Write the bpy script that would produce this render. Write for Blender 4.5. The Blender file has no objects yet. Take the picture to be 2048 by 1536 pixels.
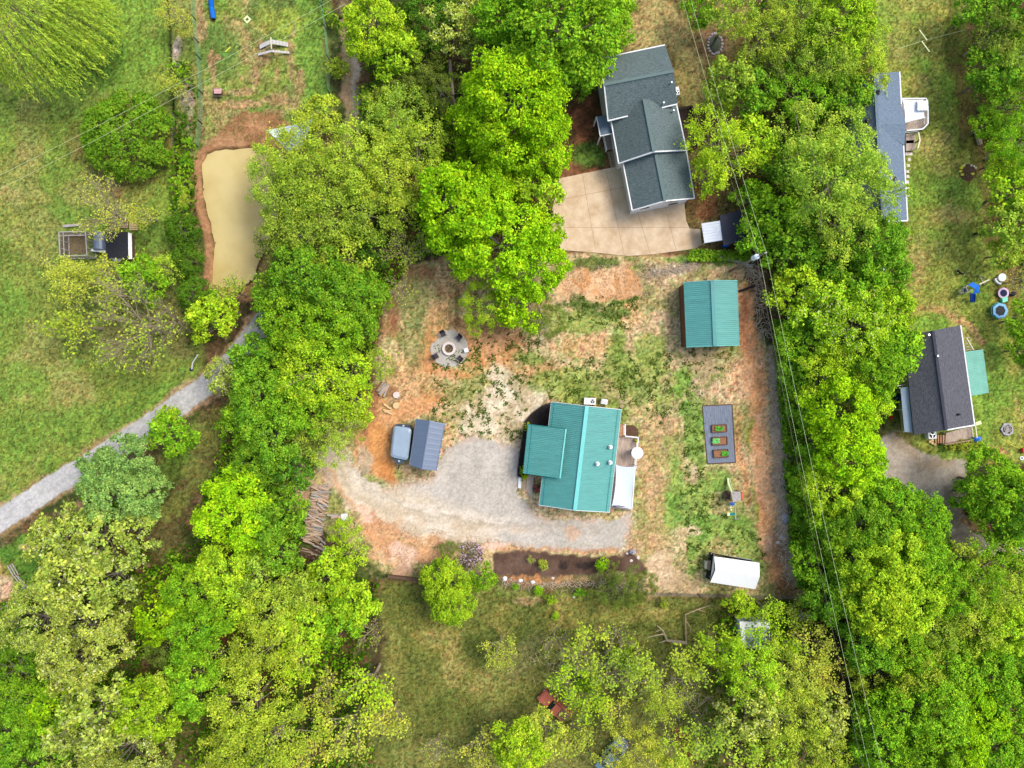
import bpy, math, random
import numpy as np
from mathutils import Vector, Matrix
R_ = math.radians
random.seed(7)
SC = bpy.context.scene
COL = SC.collection
# ------------------------------------------------------------------ camera, sky, sun, exposure
CAM_H, FPX = 83.0, 1411.0
cam = bpy.data.cameras.new('camera'); camo = bpy.data.objects.new('camera', cam); COL.objects.link(camo)
camo.location = (0, 0, CAM_H); camo.rotation_euler = (0, 0, 0)
cam.sensor_fit = 'HORIZONTAL'; cam.sensor_width = 36.0; cam.lens = FPX / 2048 * 36.0
cam.clip_start = 0.5; cam.clip_end = 2000
SC.camera = camo
SUN_EL, SUN_ROT = R_(57), R_(62)
w = bpy.data.worlds.new('World'); SC.world = w; w.use_nodes = True
nt = w.node_tree; nt.nodes.clear()
sky = nt.nodes.new('ShaderNodeTexSky'); sky.sky_type = 'NISHITA'; sky.sun_disc = False
sky.sun_elevation = SUN_EL; sky.sun_rotation = SUN_ROT; sky.dust_density = 3.0; sky.air_density = 1.0
bg = nt.nodes.new('ShaderNodeBackground'); bg.inputs[1].default_value = 0.15
wo = nt.nodes.new('ShaderNodeOutputWorld')
nt.links.new(sky.outputs[0], bg.inputs[0]); nt.links.new(bg.outputs[0], wo.inputs[0])
sl = bpy.data.lights.new('sun', 'SUN'); sl.energy = 1.45; sl.angle = R_(22); sl.color = (1.0, 0.96, 0.89)
so = bpy.data.objects.new('sun', sl); COL.objects.link(so)
sd = Vector((math.sin(SUN_ROT)*math.cos(SUN_EL), math.cos(SUN_ROT)*math.cos(SUN_EL), math.sin(SUN_EL)))
so.rotation_euler = sd.to_track_quat('Z', 'Y').to_euler(); so.location = (60, 30, 90)
SC.view_settings.view_transform = 'Standard'; SC.view_settings.look = 'None'
SC.view_settings.exposure = 0.68; SC.view_settings.gamma = 1.0
SC.render.engine = 'CYCLES'
SC.cycles.max_bounces = 5; SC.cycles.diffuse_bounces = 3; SC.cycles.transmission_bounces = 3

# ------------------------------------------------------------------ helpers
def P(px, py, z=0.0):            # a point of the survey plan, at height z
    k = (CAM_H - z) / FPX
    return Vector(((px - 1024) * k, -(py - 768) * k, z))
def lin(c):
    c = c / 255.0
    return c / 12.92 if c <= 0.04045 else ((c + 0.055) / 1.055) ** 2.4
def C3(r, g, b, k=1.0): return (lin(r)*k, lin(g)*k, lin(b)*k)
def C4(r, g, b, k=1.0): return C3(r, g, b, k) + (1.0,)

def tag(o, label=None, cat=None, group=None, kind=None):
    if label: o['label'] = label
    if cat: o['category'] = cat
    if group: o['group'] = group
    if kind: o['kind'] = kind
    return o
def thing(name, loc, label, cat, group=None):
    o = bpy.data.objects.new(name, None); o.empty_display_size = 0.3
    COL.objects.link(o); o.location = loc
    return tag(o, label, cat, group)
def rootloc(p):
    v = Vector((0, 0, 0))
    while p is not None: v += Vector(p.location); p = p.parent
    return v
class MB:
    def __init__(s): s.v = []; s.f = []
    def add(s, vs, fs):
        n = len(s.v); s.v += [tuple(v) for v in vs]; s.f += [tuple(i + n for i in f) for f in fs]; return s
    def box(s, c, size, rot=0.0, mat=None):
        hx, hy, hz = size[0]/2, size[1]/2, size[2]/2
        m = mat or Matrix.Rotation(rot, 3, 'Z')
        vs = [Vector(c) + m @ Vector((x*hx, y*hy, z*hz)) for x in (-1, 1) for y in (-1, 1) for z in (-1, 1)]
        return s.add(vs, [(0,1,3,2),(4,6,7,5),(0,4,5,1),(2,3,7,6),(0,2,6,4),(1,5,7,3)])
    def bar(s, a, b, wd, ht):
        a, b = Vector(a), Vector(b); d = (b - a)
        q = d.to_track_quat('X', 'Z').to_matrix()
        return s.box((a+b)/2, (d.length, wd, ht), mat=q)
    def prism(s, pts, z0, z1):         # pts: xy outline; z0/z1 numbers
        n = len(pts)
        vs = [(p[0], p[1], z0) for p in pts] + [(p[0], p[1], z1) for p in pts]
        fs = [tuple(range(n))[::-1], tuple(range(n, 2*n))] + [(i, (i+1) % n, n+(i+1) % n, n+i) for i in range(n)]
        return s.add(vs, fs)
    def slab(s, pts, t):               # pts: 3-D outline of the top; thickness t down
        n = len(pts); pts = [Vector(p) for p in pts]
        vs = pts + [p - Vector((0, 0, t)) for p in pts]
        fs = [tuple(range(n)), tuple(range(n, 2*n))[::-1]] + [(i, n+i, n+(i+1) % n, (i+1) % n) for i in range(n)]
        return s.add(vs, fs)
    def tube(s, pts, rad, n=6, cap=True):
        pts = [Vector(p) for p in pts]
        if not hasattr(rad, '__len__'): rad = [rad]*len(pts)
        base = len(s.v); vs = []; fs = []
        for i, p in enumerate(pts):
            d = (pts[min(i+1, len(pts)-1)] - pts[max(i-1, 0)])
            if d.length < 1e-6: d = Vector((0, 0, 1))
            d.normalize()
            u = d.cross(Vector((0, 0, 1)) if abs(d.z) < 0.9 else Vector((1, 0, 0))).normalized(); v = d.cross(u)
            for k in range(n):
                a = 2*math.pi*k/n
                vs.append(p + (u*math.cos(a) + v*math.sin(a))*rad[i])
        for i in range(len(pts)-1):
            for k in range(n):
                fs.append((i*n+k, i*n+(k+1) % n, (i+1)*n+(k+1) % n, (i+1)*n+k))
        if cap: fs += [tuple(range(n))[::-1], tuple(range((len(pts)-1)*n, len(pts)*n))]
        return s.add(vs, fs)
    def disc(s, c, r, z0, z1, n=20, r1=None):
        r1 = r if r1 is None else r1
        vs = [(c[0]+r*math.cos(2*math.pi*k/n), c[1]+r*math.sin(2*math.pi*k/n), z0) for k in range(n)]
        vs += [(c[0]+r1*math.cos(2*math.pi*k/n), c[1]+r1*math.sin(2*math.pi*k/n), z1) for k in range(n)]
        fs = [tuple(range(n))[::-1], tuple(range(n, 2*n))] + [(i, (i+1) % n, n+(i+1) % n, n+i) for i in range(n)]
        return s.add(vs, fs)
    def ring(s, c, ri, ro, z0, z1, n=24, jit=0.0):
        vs = []
        for (r, z) in ((ro, z0), (ro, z1), (ri, z1), (ri, z0)):
            for k in range(n):
                rr = r*(1+jit*random.uniform(-1, 1)); vs.append((c[0]+rr*math.cos(2*math.pi*k/n), c[1]+rr*math.sin(2*math.pi*k/n), z))
        fs = [(a*n+i, a*n+(i+1) % n, ((a+1) % 4)*n+(i+1) % n, ((a+1) % 4)*n+i) for a in range(4) for i in range(n)]
        return s.add(vs, fs)
    def blob(s, c, size, seed=0, n=8, m=6, jit=0.16):
        rnd = random.Random(seed); vs = []
        for j in range(m+1):
            t = math.pi*j/m
            for k in range(n):
                a = 2*math.pi*k/n + j*0.35
                r = 1 + jit*rnd.uniform(-1, 1)
                vs.append((c[0]+size[0]*r*math.sin(t)*math.cos(a), c[1]+size[1]*r*math.sin(t)*math.sin(a), c[2]+size[2]*r*math.cos(t)))
        fs = [(j*n+k, (j+1)*n+k, (j+1)*n+(k+1) % n, j*n+(k+1) % n) for j in range(m) for k in range(n)]
        return s.add(vs, fs)
    def build(s, name, mat, parent=None, loc=None, smooth=False):
        org = rootloc(parent) if parent else Vector(loc if loc is not None else (0, 0, 0))
        me = bpy.data.meshes.new(name)
        me.from_pydata([(v[0]-org.x, v[1]-org.y, v[2]-org.z) for v in s.v], [], s.f); me.update()
        if mat: me.materials.append(mat)
        if smooth: me.polygons.foreach_set('use_smooth', [True]*len(me.polygons))
        o = bpy.data.objects.new(name, me); COL.objects.link(o)
        if parent: o.parent = parent
        else: o.location = org
        return o

def each(name, mat_, parent, boxes):
    return [MB().box(*b).build(name, mat_, parent) for b in boxes]

# ------------------------------------------------------------------ materials
def nodes_of(m):
    m.use_nodes = True; n = m.node_tree; b = n.nodes['Principled BSDF']
    return n, b
def mat(name, col, rough=0.8, var=0.25, scale=3.0, spec=0.3, metal=0.0, bump=0.0, bscale=30.0, col2=None, stretch=None):
    m = bpy.data.materials.new(name); n, b = nodes_of(m)
    b.inputs['Roughness'].default_value = rough; b.inputs['Specular IOR Level'].default_value = spec; b.inputs['Metallic'].default_value = metal
    tc = n.nodes.new('ShaderNodeTexCoord'); mp = n.nodes.new('ShaderNodeMapping')
    n.links.new(tc.outputs['Object'], mp.inputs[0])
    if stretch: mp.inputs['Scale'].default_value = stretch[:3]; mp.inputs['Rotation'].default_value = (0, 0, stretch[3] if len(stretch) > 3 else 0)
    ns = n.nodes.new('ShaderNodeTexNoise'); ns.inputs['Scale'].default_value = scale; ns.inputs['Detail'].default_value = 7; ns.inputs['Roughness'].default_value = 0.65
    n.links.new(mp.outputs[0], ns.inputs['Vector'])
    rp = n.nodes.new('ShaderNodeValToRGB')
    e = rp.color_ramp.elements; e[0].position = 0.3; e[1].position = 0.7
    c2 = col2 or tuple(min(1, c*(1+var)) for c in col)
    e[0].color = tuple(c*(1-var) for c in col) + (1,) if not col2 else tuple(col)+(1,)
    e[1].color = tuple(c2)+(1,)
    n.links.new(ns.outputs[0], rp.inputs[0]); n.links.new(rp.outputs[0], b.inputs['Base Color'])
    if bump > 0:
        n2 = n.nodes.new('ShaderNodeTexNoise'); n2.inputs['Scale'].default_value = bscale; n2.inputs['Detail'].default_value = 4
        n.links.new(mp.outputs[0], n2.inputs['Vector'])
        bp = n.nodes.new('ShaderNodeBump'); bp.inputs['Strength'].default_value = bump; bp.inputs['Distance'].default_value = 0.05
        n.links.new(n2.outputs[0], bp.inputs['Height']); n.links.new(bp.outputs[0], b.inputs['Normal'])
    return m
def leafmat(name, bloom=None, bloom_at=0.8, lo=0.45, hi=1.45):
    m = bpy.data.materials.new(name); n, b = nodes_of(m)
    n.nodes.remove(b); out = n.nodes['Material Output']
    oi = n.nodes.new('ShaderNodeObjectInfo'); ge = n.nodes.new('ShaderNodeNewGeometry')
    mr = n.nodes.new('ShaderNodeMapRange'); mr.inputs['To Min'].default_value = lo; mr.inputs['To Max'].default_value = hi
    n.links.new(ge.outputs['Random Per Island'], mr.inputs['Value'])
    hs = n.nodes.new('ShaderNodeHueSaturation'); hr = n.nodes.new('ShaderNodeMapRange')
    hr.inputs['To Min'].default_value = 0.51; hr.inputs['To Max'].default_value = 0.465
    ml = n.nodes.new('ShaderNodeMath'); ml.operation = 'FRACT'; mm = n.nodes.new('ShaderNodeMath'); mm.operation = 'MULTIPLY'; mm.inputs[1].default_value = 7.31
    n.links.new(ge.outputs['Random Per Island'], mm.inputs[0]); n.links.new(mm.outputs[0], ml.inputs[0]); n.links.new(ml.outputs[0], hr.inputs['Value'])
    n.links.new(hr.outputs[0], hs.inputs['Hue']); n.links.new(mr.outputs[0], hs.inputs['Value']); n.links.new(oi.outputs['Color'], hs.inputs['Color'])
    tc = n.nodes.new('ShaderNodeTexCoord'); nz = n.nodes.new('ShaderNodeTexNoise'); nz.inputs['Scale'].default_value = 0.75; nz.inputs['Detail'].default_value = 3
    n.links.new(tc.outputs['Object'], nz.inputs['Vector']); nr = n.nodes.new('ShaderNodeMapRange'); nr.inputs['From Min'].default_value = .32; nr.inputs['From Max'].default_value = .68; nr.inputs['To Min'].default_value = .506; nr.inputs['To Max'].default_value = .482
    nv = n.nodes.new('ShaderNodeMapRange'); nv.inputs['From Min'].default_value = .32; nv.inputs['From Max'].default_value = .68; nv.inputs['To Min'].default_value = .78; nv.inputs['To Max'].default_value = 1.2
    n.links.new(nz.outputs[0], nr.inputs['Value']); n.links.new(nz.outputs[0], nv.inputs['Value']); h2 = n.nodes.new('ShaderNodeHueSaturation'); n.links.new(nr.outputs[0], h2.inputs['Hue']); n.links.new(nv.outputs[0], h2.inputs['Value']); n.links.new(hs.outputs[0], h2.inputs['Color'])
    src = h2.outputs[0]
    if bloom:
        gt = n.nodes.new('ShaderNodeMath'); gt.operation = 'GREATER_THAN'; gt.inputs[1].default_value = bloom_at
        n.links.new(ge.outputs['Random Per Island'], gt.inputs[0])
        mx = n.nodes.new('ShaderNodeMix'); mx.data_type = 'RGBA'; mx.inputs[7].default_value = tuple(bloom)+(1,)
        n.links.new(gt.outputs[0], mx.inputs[0]); n.links.new(src, mx.inputs[6]); src = mx.outputs[2]
    df = n.nodes.new('ShaderNodeBsdfDiffuse'); tr = n.nodes.new('ShaderNodeBsdfTranslucent'); ms = n.nodes.new('ShaderNodeMixShader'); ms.inputs[0].default_value = 0.25
    n.links.new(src, df.inputs[0]); n.links.new(src, tr.inputs[0]); n.links.new(df.outputs[0], ms.inputs[1]); n.links.new(tr.outputs[0], ms.inputs[2])
    n.links.new(ms.outputs[0], out.inputs[0])
    return m
M = {}
M['leaf'] = leafmat('leaf')
M['leaf_bloom'] = leafmat('leaf_bloom', C3(222, 222, 160), 0.93)
M['leaf_pink'] = leafmat('leaf_pink', C3(225, 190, 215), 0.55)
M['leaf_soft'] = leafmat('leaf_soft', lo=0.65, hi=1.3)
M['bark'] = mat('bark', C3(120, 110, 98), 0.9, 0.35, 4)
M['bark_pale'] = mat('bark_pale', C3(160, 146, 118), 0.9, 0.25, 4)
M['teal'] = mat('teal_metal', C3(92, 160, 152), 0.5, 0.13, 1.3, 0.5, stretch=(.25, 2.2, 1, R_(-6)))
M['teal_dark'] = mat('teal_dark_trim', C3(20, 130, 125), 0.4, 0.08, 2, 0.5)
M['teal_pale'] = mat('teal_pale_trim', C3(110, 195, 185), 0.4, 0.06, 2, 0.5)
M['teal_old'] = mat('weathered_teal_metal', C3(105, 165, 145), 0.5, 0.14, 1.2, 0.5)
M['drystick'] = mat('dry_stick', C3(200, 184, 160), 0.9, 0.3, 2)
M['sidingtan'] = mat('tan_siding', C3(190, 175, 150), 0.8, 0.1, 3)
M['brownwall'] = mat('brown_wall', C3(110, 75, 58), 0.85, 0.2, 3)
M['white'] = mat('white_paint', C3(228, 228, 226), 0.6, 0.04, 3)
M['cream'] = mat('cream_paint', C3(215, 208, 170), 0.6, 0.06, 3)
M['whitefab'] = mat('white_fabric', C3(222, 226, 230), 0.85, 0.03, 1.5)
M['bluefab'] = mat('pale_blue_fabric', C3(200, 210, 225), 0.85, 0.03, 1.5)
M['shade_n'] = mat('dark_green_grey_shingle', C3(62, 74, 75), 0.95, 0.0, 4.0, 0.2, col2=C3(118, 132, 130), bump=0.35, bscale=9, stretch=(1, 3.2, 1, R_(11)))
M['shade_e'] = mat('charcoal_shingle', C3(62, 62, 66), 0.95, 0.0, 3.0, 0.2, col2=C3(106, 106, 112), bump=0.3, bscale=12, stretch=(4.0, 1.0, 1, R_(-8)))
M['shade_b'] = mat('blue_grey_shingle', C3(84, 100, 116), 0.95, 0.0, 4, 0.2, col2=C3(124, 138, 152), bump=0.25, bscale=12, stretch=(1, 3, 1))
M['ridge_n'] = mat('green_grey_ridge_cap', C3(98, 116, 112), 0.9, 0.12, 6)
M['ridge_e'] = mat('charcoal_ridge_cap', C3(60, 60, 70), 0.9, 0.12, 6)
M['carport'] = mat('blue_grey_metal', C3(96, 110, 130), 0.38, 0.05, 1, 0.9)
M['trailer'] = mat('pale_blue_metal', C3(140, 158, 172), 0.42, 0.1, 1.0, 0.7)
M['trailer_d'] = mat('dark_teal_metal', C3(52, 70, 84), 0.5, 0.15, 2, 0.5)
M['chrome'] = mat('bright_metal', C3(210, 215, 220), 0.3, 0.05, 3, 0.6, 0.6)
M['dark'] = mat('dark_rubber', C3(38, 38, 42), 0.7, 0.2, 5)
M['glass'] = mat('dark_glass', C3(30, 38, 44), 0.12, 0.1, 2, 0.6)
M['conc'] = mat('stained_concrete', C3(184, 154, 118), 0.9, 0.0, 0.55, col2=C3(222, 200, 168), bump=0.15, bscale=40)
M['conc2'] = mat('grey_concrete', C3(190, 175, 155), 0.9, 0.12, 2)
M['paver'] = mat('paver', C3(165, 145, 115), 0.9, 0.2, 3)
M['deckgrey'] = mat('weathered_deck_boards', C3(140, 118, 100), 0.9, 0.0, 2.2, col2=C3(200, 184, 168), stretch=(6, 0.7, 1, R_(7)))
M['decktan'] = mat('tan_deck_boards', C3(195, 150, 115), 0.9, 0.2, 3)
M['deckdark'] = mat('dark_stained_deck', C3(72, 56, 46), 0.9, 0.3, 3, stretch=(1, 5, 1, R_(10)))
M['wood'] = mat('weathered_wood', C3(160, 135, 110), 0.9, 0.25, 5)
M['woodgrey'] = mat('grey_wood', C3(165, 158, 150), 0.9, 0.25, 5)
M['woodfresh'] = mat('fresh_cut_wood', C3(215, 185, 135), 0.9, 0.15, 5)
M['woodred'] = mat('split_firewood', C3(185, 160, 138), 0.9, 0.3, 5)
M['wooddark'] = mat('dark_old_wood', C3(100, 78, 62), 0.9, 0.3, 5)
M['stone'] = mat('pale_stone', C3(215, 200, 190), 0.9, 0.12, 4, bump=0.3, bscale=8)
M['stonegrey'] = mat('grey_stone', C3(165, 160, 165), 0.9, 0.25, 4, bump=0.3, bscale=8)
M['ash'] = mat('ash', C3(110, 95, 70), 0.95, 0.35, 6)
M['soil'] = mat('dark_soil', C3(90, 66, 50), 0.95, 0.35, 5, bump=0.4)
M['soilred'] = mat('potting_soil', C3(150, 105, 75), 0.95, 0.2, 5, bump=0.4)
M['weedfab'] = mat('blue_grey_landscape_fabric', C3(88, 96, 110), 0.8, 0.0, 2.2, col2=C3(138, 146, 158), stretch=(5, 0.6, 1, R_(2)))
M['blue'] = mat('bright_blue_plastic', C3(20, 110, 205), 0.5, 0.1, 3)
M['chairfab'] = mat('dark_chair_fabric', C3(64, 58, 66), .8, .2, 4)
M['navy'] = mat('navy_fabric', C3(28, 38, 70), 0.8, 0.15, 3)
M['skyblue'] = mat('light_blue_padding', C3(120, 175, 215), 0.6, 0.06, 3)
M['pink'] = mat('pink_padding', C3(215, 180, 205), 0.7, 0.08, 3)
M['mint'] = mat('mint_plastic', C3(130, 225, 190), 0.6, 0.08, 3)
M['tealp'] = mat('teal_plastic', C3(20, 130, 125), 0.6, 0.1, 3)
M['yellow'] = mat('yellow_plastic', C3(225, 215, 70), 0.6, 0.08, 3)
M['paley'] = mat('pale_yellow_plastic', C3(215, 222, 165), 0.6, 0.06, 2)
M['red'] = mat('red_plastic', C3(215, 45, 35), 0.5, 0.1, 3)
M['orange'] = mat('orange_paint', C3(215, 120, 75), 0.7, 0.1, 3)
M['rust'] = mat('faded_red_paint', C3(168, 92, 72), 0.7, 0.22, 2)
M['carblue'] = mat('blue_grey_paint', C3(110, 140, 160), 0.35, 0.1, 1, 0.6)
M['wire'] = mat('wire', C3(190, 200, 150), 0.6, 0.1, 2)
M['wiredark'] = mat('dark_wire', C3(95, 85, 75), 0.6, 0.1, 2)
M['fencewire'] = mat('green_fence_wire', C3(120, 165, 120), 0.7, 0.15, 3)
M['fencegrey'] = mat('grey_fence_wire', C3(120, 112, 105), 0.7, 0.15, 3)
M['black'] = mat('black_fur', C3(28, 26, 26), 0.9, 0.2, 8)
M['furwhite'] = mat('white_fur', C3(225, 218, 200), 0.9, 0.08, 8)
M['pole'] = mat('pole_wood', C3(135, 122, 105), 0.9, 0.2, 3)
M['water'] = None
# ------------------------------------------------------------------ ground cover
_tab = np.random.RandomState(11).rand(256, 256).astype(np.float32)
def vnoise(x, y):
    xi = np.floor(x).astype(np.int64); yi = np.floor(y).astype(np.int64)
    fx = (x - xi).astype(np.float32); fy = (y - yi).astype(np.float32)
    fx = fx*fx*(3-2*fx); fy = fy*fy*(3-2*fy)
    a = _tab[yi & 255, xi & 255]; b = _tab[yi & 255, (xi+1) & 255]; c = _tab[(yi+1) & 255, xi & 255]; d = _tab[(yi+1) & 255, (xi+1) & 255]
    return (a*(1-fx)+b*fx)*(1-fy) + (c*(1-fx)+d*fx)*fy
def fbm(x, y, s, o=4, seed=0, rough=0.55):
    t = np.zeros_like(x, dtype=np.float32); a = 1.0; n = 0
    for i in range(o):
        t += a*vnoise(x/s + seed*17.3 + i*31.7, y/s + seed*9.1 + i*13.3); n += a; a *= rough; s /= 2.0
    return t/n
def sst(x, a, b):
    t = np.clip((x-a)/(b-a), 0, 1); return t*t*(3-2*t)
STEP = 0.15
GX0, GX1, GY0, GY1 = -76.0, 76.0, -60.0, 60.0
NX = int((GX1-GX0)/STEP)+1; NY = int((GY1-GY0)/STEP)+1
gx = np.linspace(GX0, GX1, NX, dtype=np.float32); gy = np.linspace(GY0, GY1, NY, dtype=np.float32)
WX, WY = np.meshgrid(gx, gy)
PX = 1024 + WX*17.0; PY = 768 - WY*17.0            # plan units (17 per metre)
n1 = fbm(PX, PY, 60, 5, 1); n2 = fbm(PX, PY, 60, 5, 2)
nf = fbm(PX, PY, 14, 3, 3); nf2 = fbm(PX, PY, 14, 3, 4)
QX = PX + (n1-0.5)*24 + (nf-0.5)*16; QY = PY + (n2-0.5)*24 + (nf2-0.5)*16     # warped plan for ragged edges
mid = fbm(PX, PY, 90, 5, 5, 0.62); mid2 = fbm(PX, PY, 45, 5, 6, 0.65); fine = fbm(PX, PY, 9, 3, 7, 0.7); big = fbm(PX, PY, 240, 4, 8)
def sdist(pts, X, Y):                              # signed distance, negative inside
    d = np.full(X.shape, 1e9, np.float32); ins = np.zeros(X.shape, bool); n = len(pts)
    for i in range(n):
        x0, y0 = pts[i]; x1, y1 = pts[(i+1) % n]
        ex, ey = x1-x0, y1-y0
        t = np.clip(((X-x0)*ex + (Y-y0)*ey)/(ex*ex+ey*ey+1e-9), 0, 1)
        d = np.minimum(d, (X-x0-t*ex)**2 + (Y-y0-t*ey)**2)
        if y0 != y1:
            c = ((y0 > Y) != (y1 > Y)) & (X < (x1-x0)*(Y-y0)/(y1-y0)+x0); ins ^= c
    d = np.sqrt(d); return np.where(ins, -d, d)
def ldist(pts, X, Y):
    d = np.full(X.shape, 1e9, np.float32)
    for i in range(len(pts)-1):
        x0, y0 = pts[i]; x1, y1 = pts[i+1]; ex, ey = x1-x0, y1-y0
        t = np.clip(((X-x0)*ex + (Y-y0)*ey)/(ex*ex+ey*ey+1e-9), 0, 1)
        d = np.minimum(d, (X-x0-t*ex)**2 + (Y-y0-t*ey)**2)
    return np.sqrt(d)
GC = np.zeros(PX.shape + (3,), np.float32)
GRASS = np.zeros(PX.shape, np.float32)
def put(m, A, B=None, nz=None, lo=0.42, hi=0.58, grass=None):
    global GC, GRASS
    A = np.array(C3(*A), np.float32)
    if B is not None:
        t = sst(mid2 if nz is None else nz, lo, hi)[..., None]; col = A*(1-t) + np.array(C3(*B), np.float32)*t
    else: col = A
    m3 = np.clip(m, 0, 1)[..., None]; GC = GC*(1-m3) + col*m3
    if grass is not None: GRASS = GRASS*(1-np.clip(m, 0, 1)) + grass*np.clip(m, 0, 1)
def poly(pts, f=8, warp=True):
    s = sdist(pts, QX if warp else PX, QY if warp else PY); return sst(-s, -f, f)
def line(pts, wd, f=6, warp=True):
    return sst(-ldist(pts, QX if warp else PX, QY if warp else PY), -wd-f, -wd+f)
def blob(x, y, rx, ry=None, a=0, st=1.0, warp=True, rag=0.5):
    ry = ry or rx; X = (QX if warp else PX)-x; Y = (QY if warp else PY)-y; c, s = math.cos(R_(a)), math.sin(R_(a))
    d = np.sqrt(((X*c+Y*s)/rx)**2 + ((-X*s+Y*c)/ry)**2) + (mid2-0.5)*rag*2
    return sst(-d, -1.25, -0.7)*st
# --- forest floor everywhere
put(np.ones_like(PX), (70, 62, 40), (112, 88, 58), mid2); put(sst(mid, 0.5, 0.62), (78, 92, 40), (60, 74, 32)); put(sst(fine, 0.62, 0.8)*0.6, (150, 125, 90))
GRASS += 0.6
# --- west lawn
L = poly([(-400, -300), (348, -300), (346, 250), (352, 420), (400, 560), (408, 690), (392, 760), (250, 870), (120, 950), (0, 1020), (-400, 1300)], 12)
put(L, (106, 128, 46), (120, 136, 54), mid2, grass=1); put(L*sst(mid, 0.52, 0.66)*0.45, (146, 138, 78), (156, 142, 88)); put(L*sst(fbm(PX, PY, 120, 4, 12), 0.48, 0.6)*0.7, (94, 130, 40), (110, 142, 44))
put(blob(250, 70, 70, 110, 0, 0.8), (108, 150, 42), (96, 136, 38)); put(blob(260, 150, 60, 70, 0, .6), (104, 144, 40)); put(blob(155, 130, 90, 55, 0, 0.85), (70, 110, 24), (80, 122, 30))
for x, y, rx, ry in ((60, 260, 40, 60), (30, 350, 50, 60), (180, 380, 60, 30), (70, 470, 50, 50), (15, 420, 30, 50), (250, 390, 60, 60), (145, 800, 50, 36), (80, 700, 40, 50), (240, 200, 40, 14), (30, 160, 40, 26)):
    put(blob(x, y, rx, ry, 0, 0.38), (160, 140, 90), (144, 130, 74))
for x, y, rx, ry in ((40, 760, 60, 40), (180, 850, 120, 40), (30, 880, 60, 70), (130, 930, 50, 26), (320, 800, 60, 30), (20, 600, 30, 50)):
    put(blob(x, y, rx, ry, 0, 0.8), (94, 132, 38), (104, 144, 42))
put(blob(300, 640, 130, 90, 0, 0.7), (128, 116, 72), (104, 104, 52))
put(blob(250, 300, 110, 95, 0, 0.7), (124, 100, 62), (92, 92, 40))  # brown of the dome bush's shadow painted into the lawn colour
# rough strip beside the ditch
S = poly([(334, -200), (388, -200), (396, 130), (400, 300), (384, 420), (402, 580), (350, 600), (346, 300)], 6)
put(S, (128, 134, 66), (88, 116, 40), mid2, grass=1); put(blob(356, 110, 9, 36, 0, 1), (185, 165, 150), (150, 140, 110)); put(blob(382, 225, 9, 40, 0, 1), (186, 166, 140), (130, 120, 80)); put(blob(372, 190, 12, 30, 0, .8), (150, 132, 112))
DITCH = line([(330, -200), (332, 0), (338, 60), (340, 120), (341, 160), (346, 230), (350, 300), (352, 360)], 2.2, 2.5, False)
put(DITCH, (50, 42, 26)); put(line([(346, 230), (349, 300)], 4, 3, False)*0.6, (110, 108, 100))
# --- dog yard
D = poly([(392, -200), (656, -200), (652, 60), (656, 190), (640, 300), (560, 330), (410, 310), (400, 150)], 8)
put(D, (122, 138, 58), (150, 136, 84), mid2, grass=1); put(D*sst(fbm(PX, PY, 70, 5, 15), .5, .6)*.8, (96, 136, 38), (80, 118, 42))
put(poly([(598, -200), (655, -200), (650, 90), (653, 220), (606, 220), (596, 90)], 12), (92, 134, 38), (104, 146, 44), grass=1)
put(blob(440, 100, 45, 60, 0, .8), (78, 118, 44), (96, 132, 50)); put(blob(570, 60, 26, 50, 0, .7), (124, 160, 50)); put(blob(548, 40, 60, 30, 0, .5), (150, 160, 60))
for x, y, rx, ry, a in ((400, 40, 10, 50, 0), (425, 135, 7, 40, 0), (430, 120, 14, 8, 0), (520, 120, 14, 12, 0), (510, 150, 7, 24, 0), (585, 110, 7, 60, 0), (553, 150, 4, 16, 0), (520, 90, 12, 18, 0), (470, 185, 36, 6, -10), (480, 210, 50, 8, -8), (560, 200, 30, 10, 0), (600, 170, 8, 30, 0), (545, 225, 30, 12, 0)):
    put(blob(x, y, rx, ry, a, .8), (166, 132, 96), (140, 116, 78))
put(blob(460, 195, 40, 8, 0, .5), (92, 122, 54))
# pond banks
PONDP = [(404, 330), (416, 309), (440, 300), (480, 298), (530, 296), (566, 304), (560, 380), (556, 430), (540, 480), (520, 520), (505, 560), (484, 574), (440, 574), (426, 568), (428, 520), (430, 490), (424, 460), (414, 420), (406, 380)]
put(poly([(386, 340), (402, 300), (440, 262), (490, 222), (560, 226), (620, 300), (600, 420), (560, 520), (500, 600), (405, 600), (424, 500), (404, 440), (390, 390)], 5), (168, 126, 88), (146, 106, 72), grass=.3)
put(poly([(424, 500), (430, 566), (440, 590), (405, 600), (402, 520), (408, 470)], 4), (88, 98, 48), (112, 104, 60), grass=1)
put(blob(600, 440, 60, 110, 15, .9), (100, 92, 56), (76, 88, 36))
pd = sdist(PONDP, PX, PY); POND = sst(-pd, -3, 3)
put(sst(-pd, -22, -16)*sst(-(PX-470), -60, 60), (166, 124, 88), (150, 110, 76), grass=.2)
put(sst(-pd, -9, 0)*sst(mid2, .3, .5)*.7, (86, 76, 44))
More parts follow.
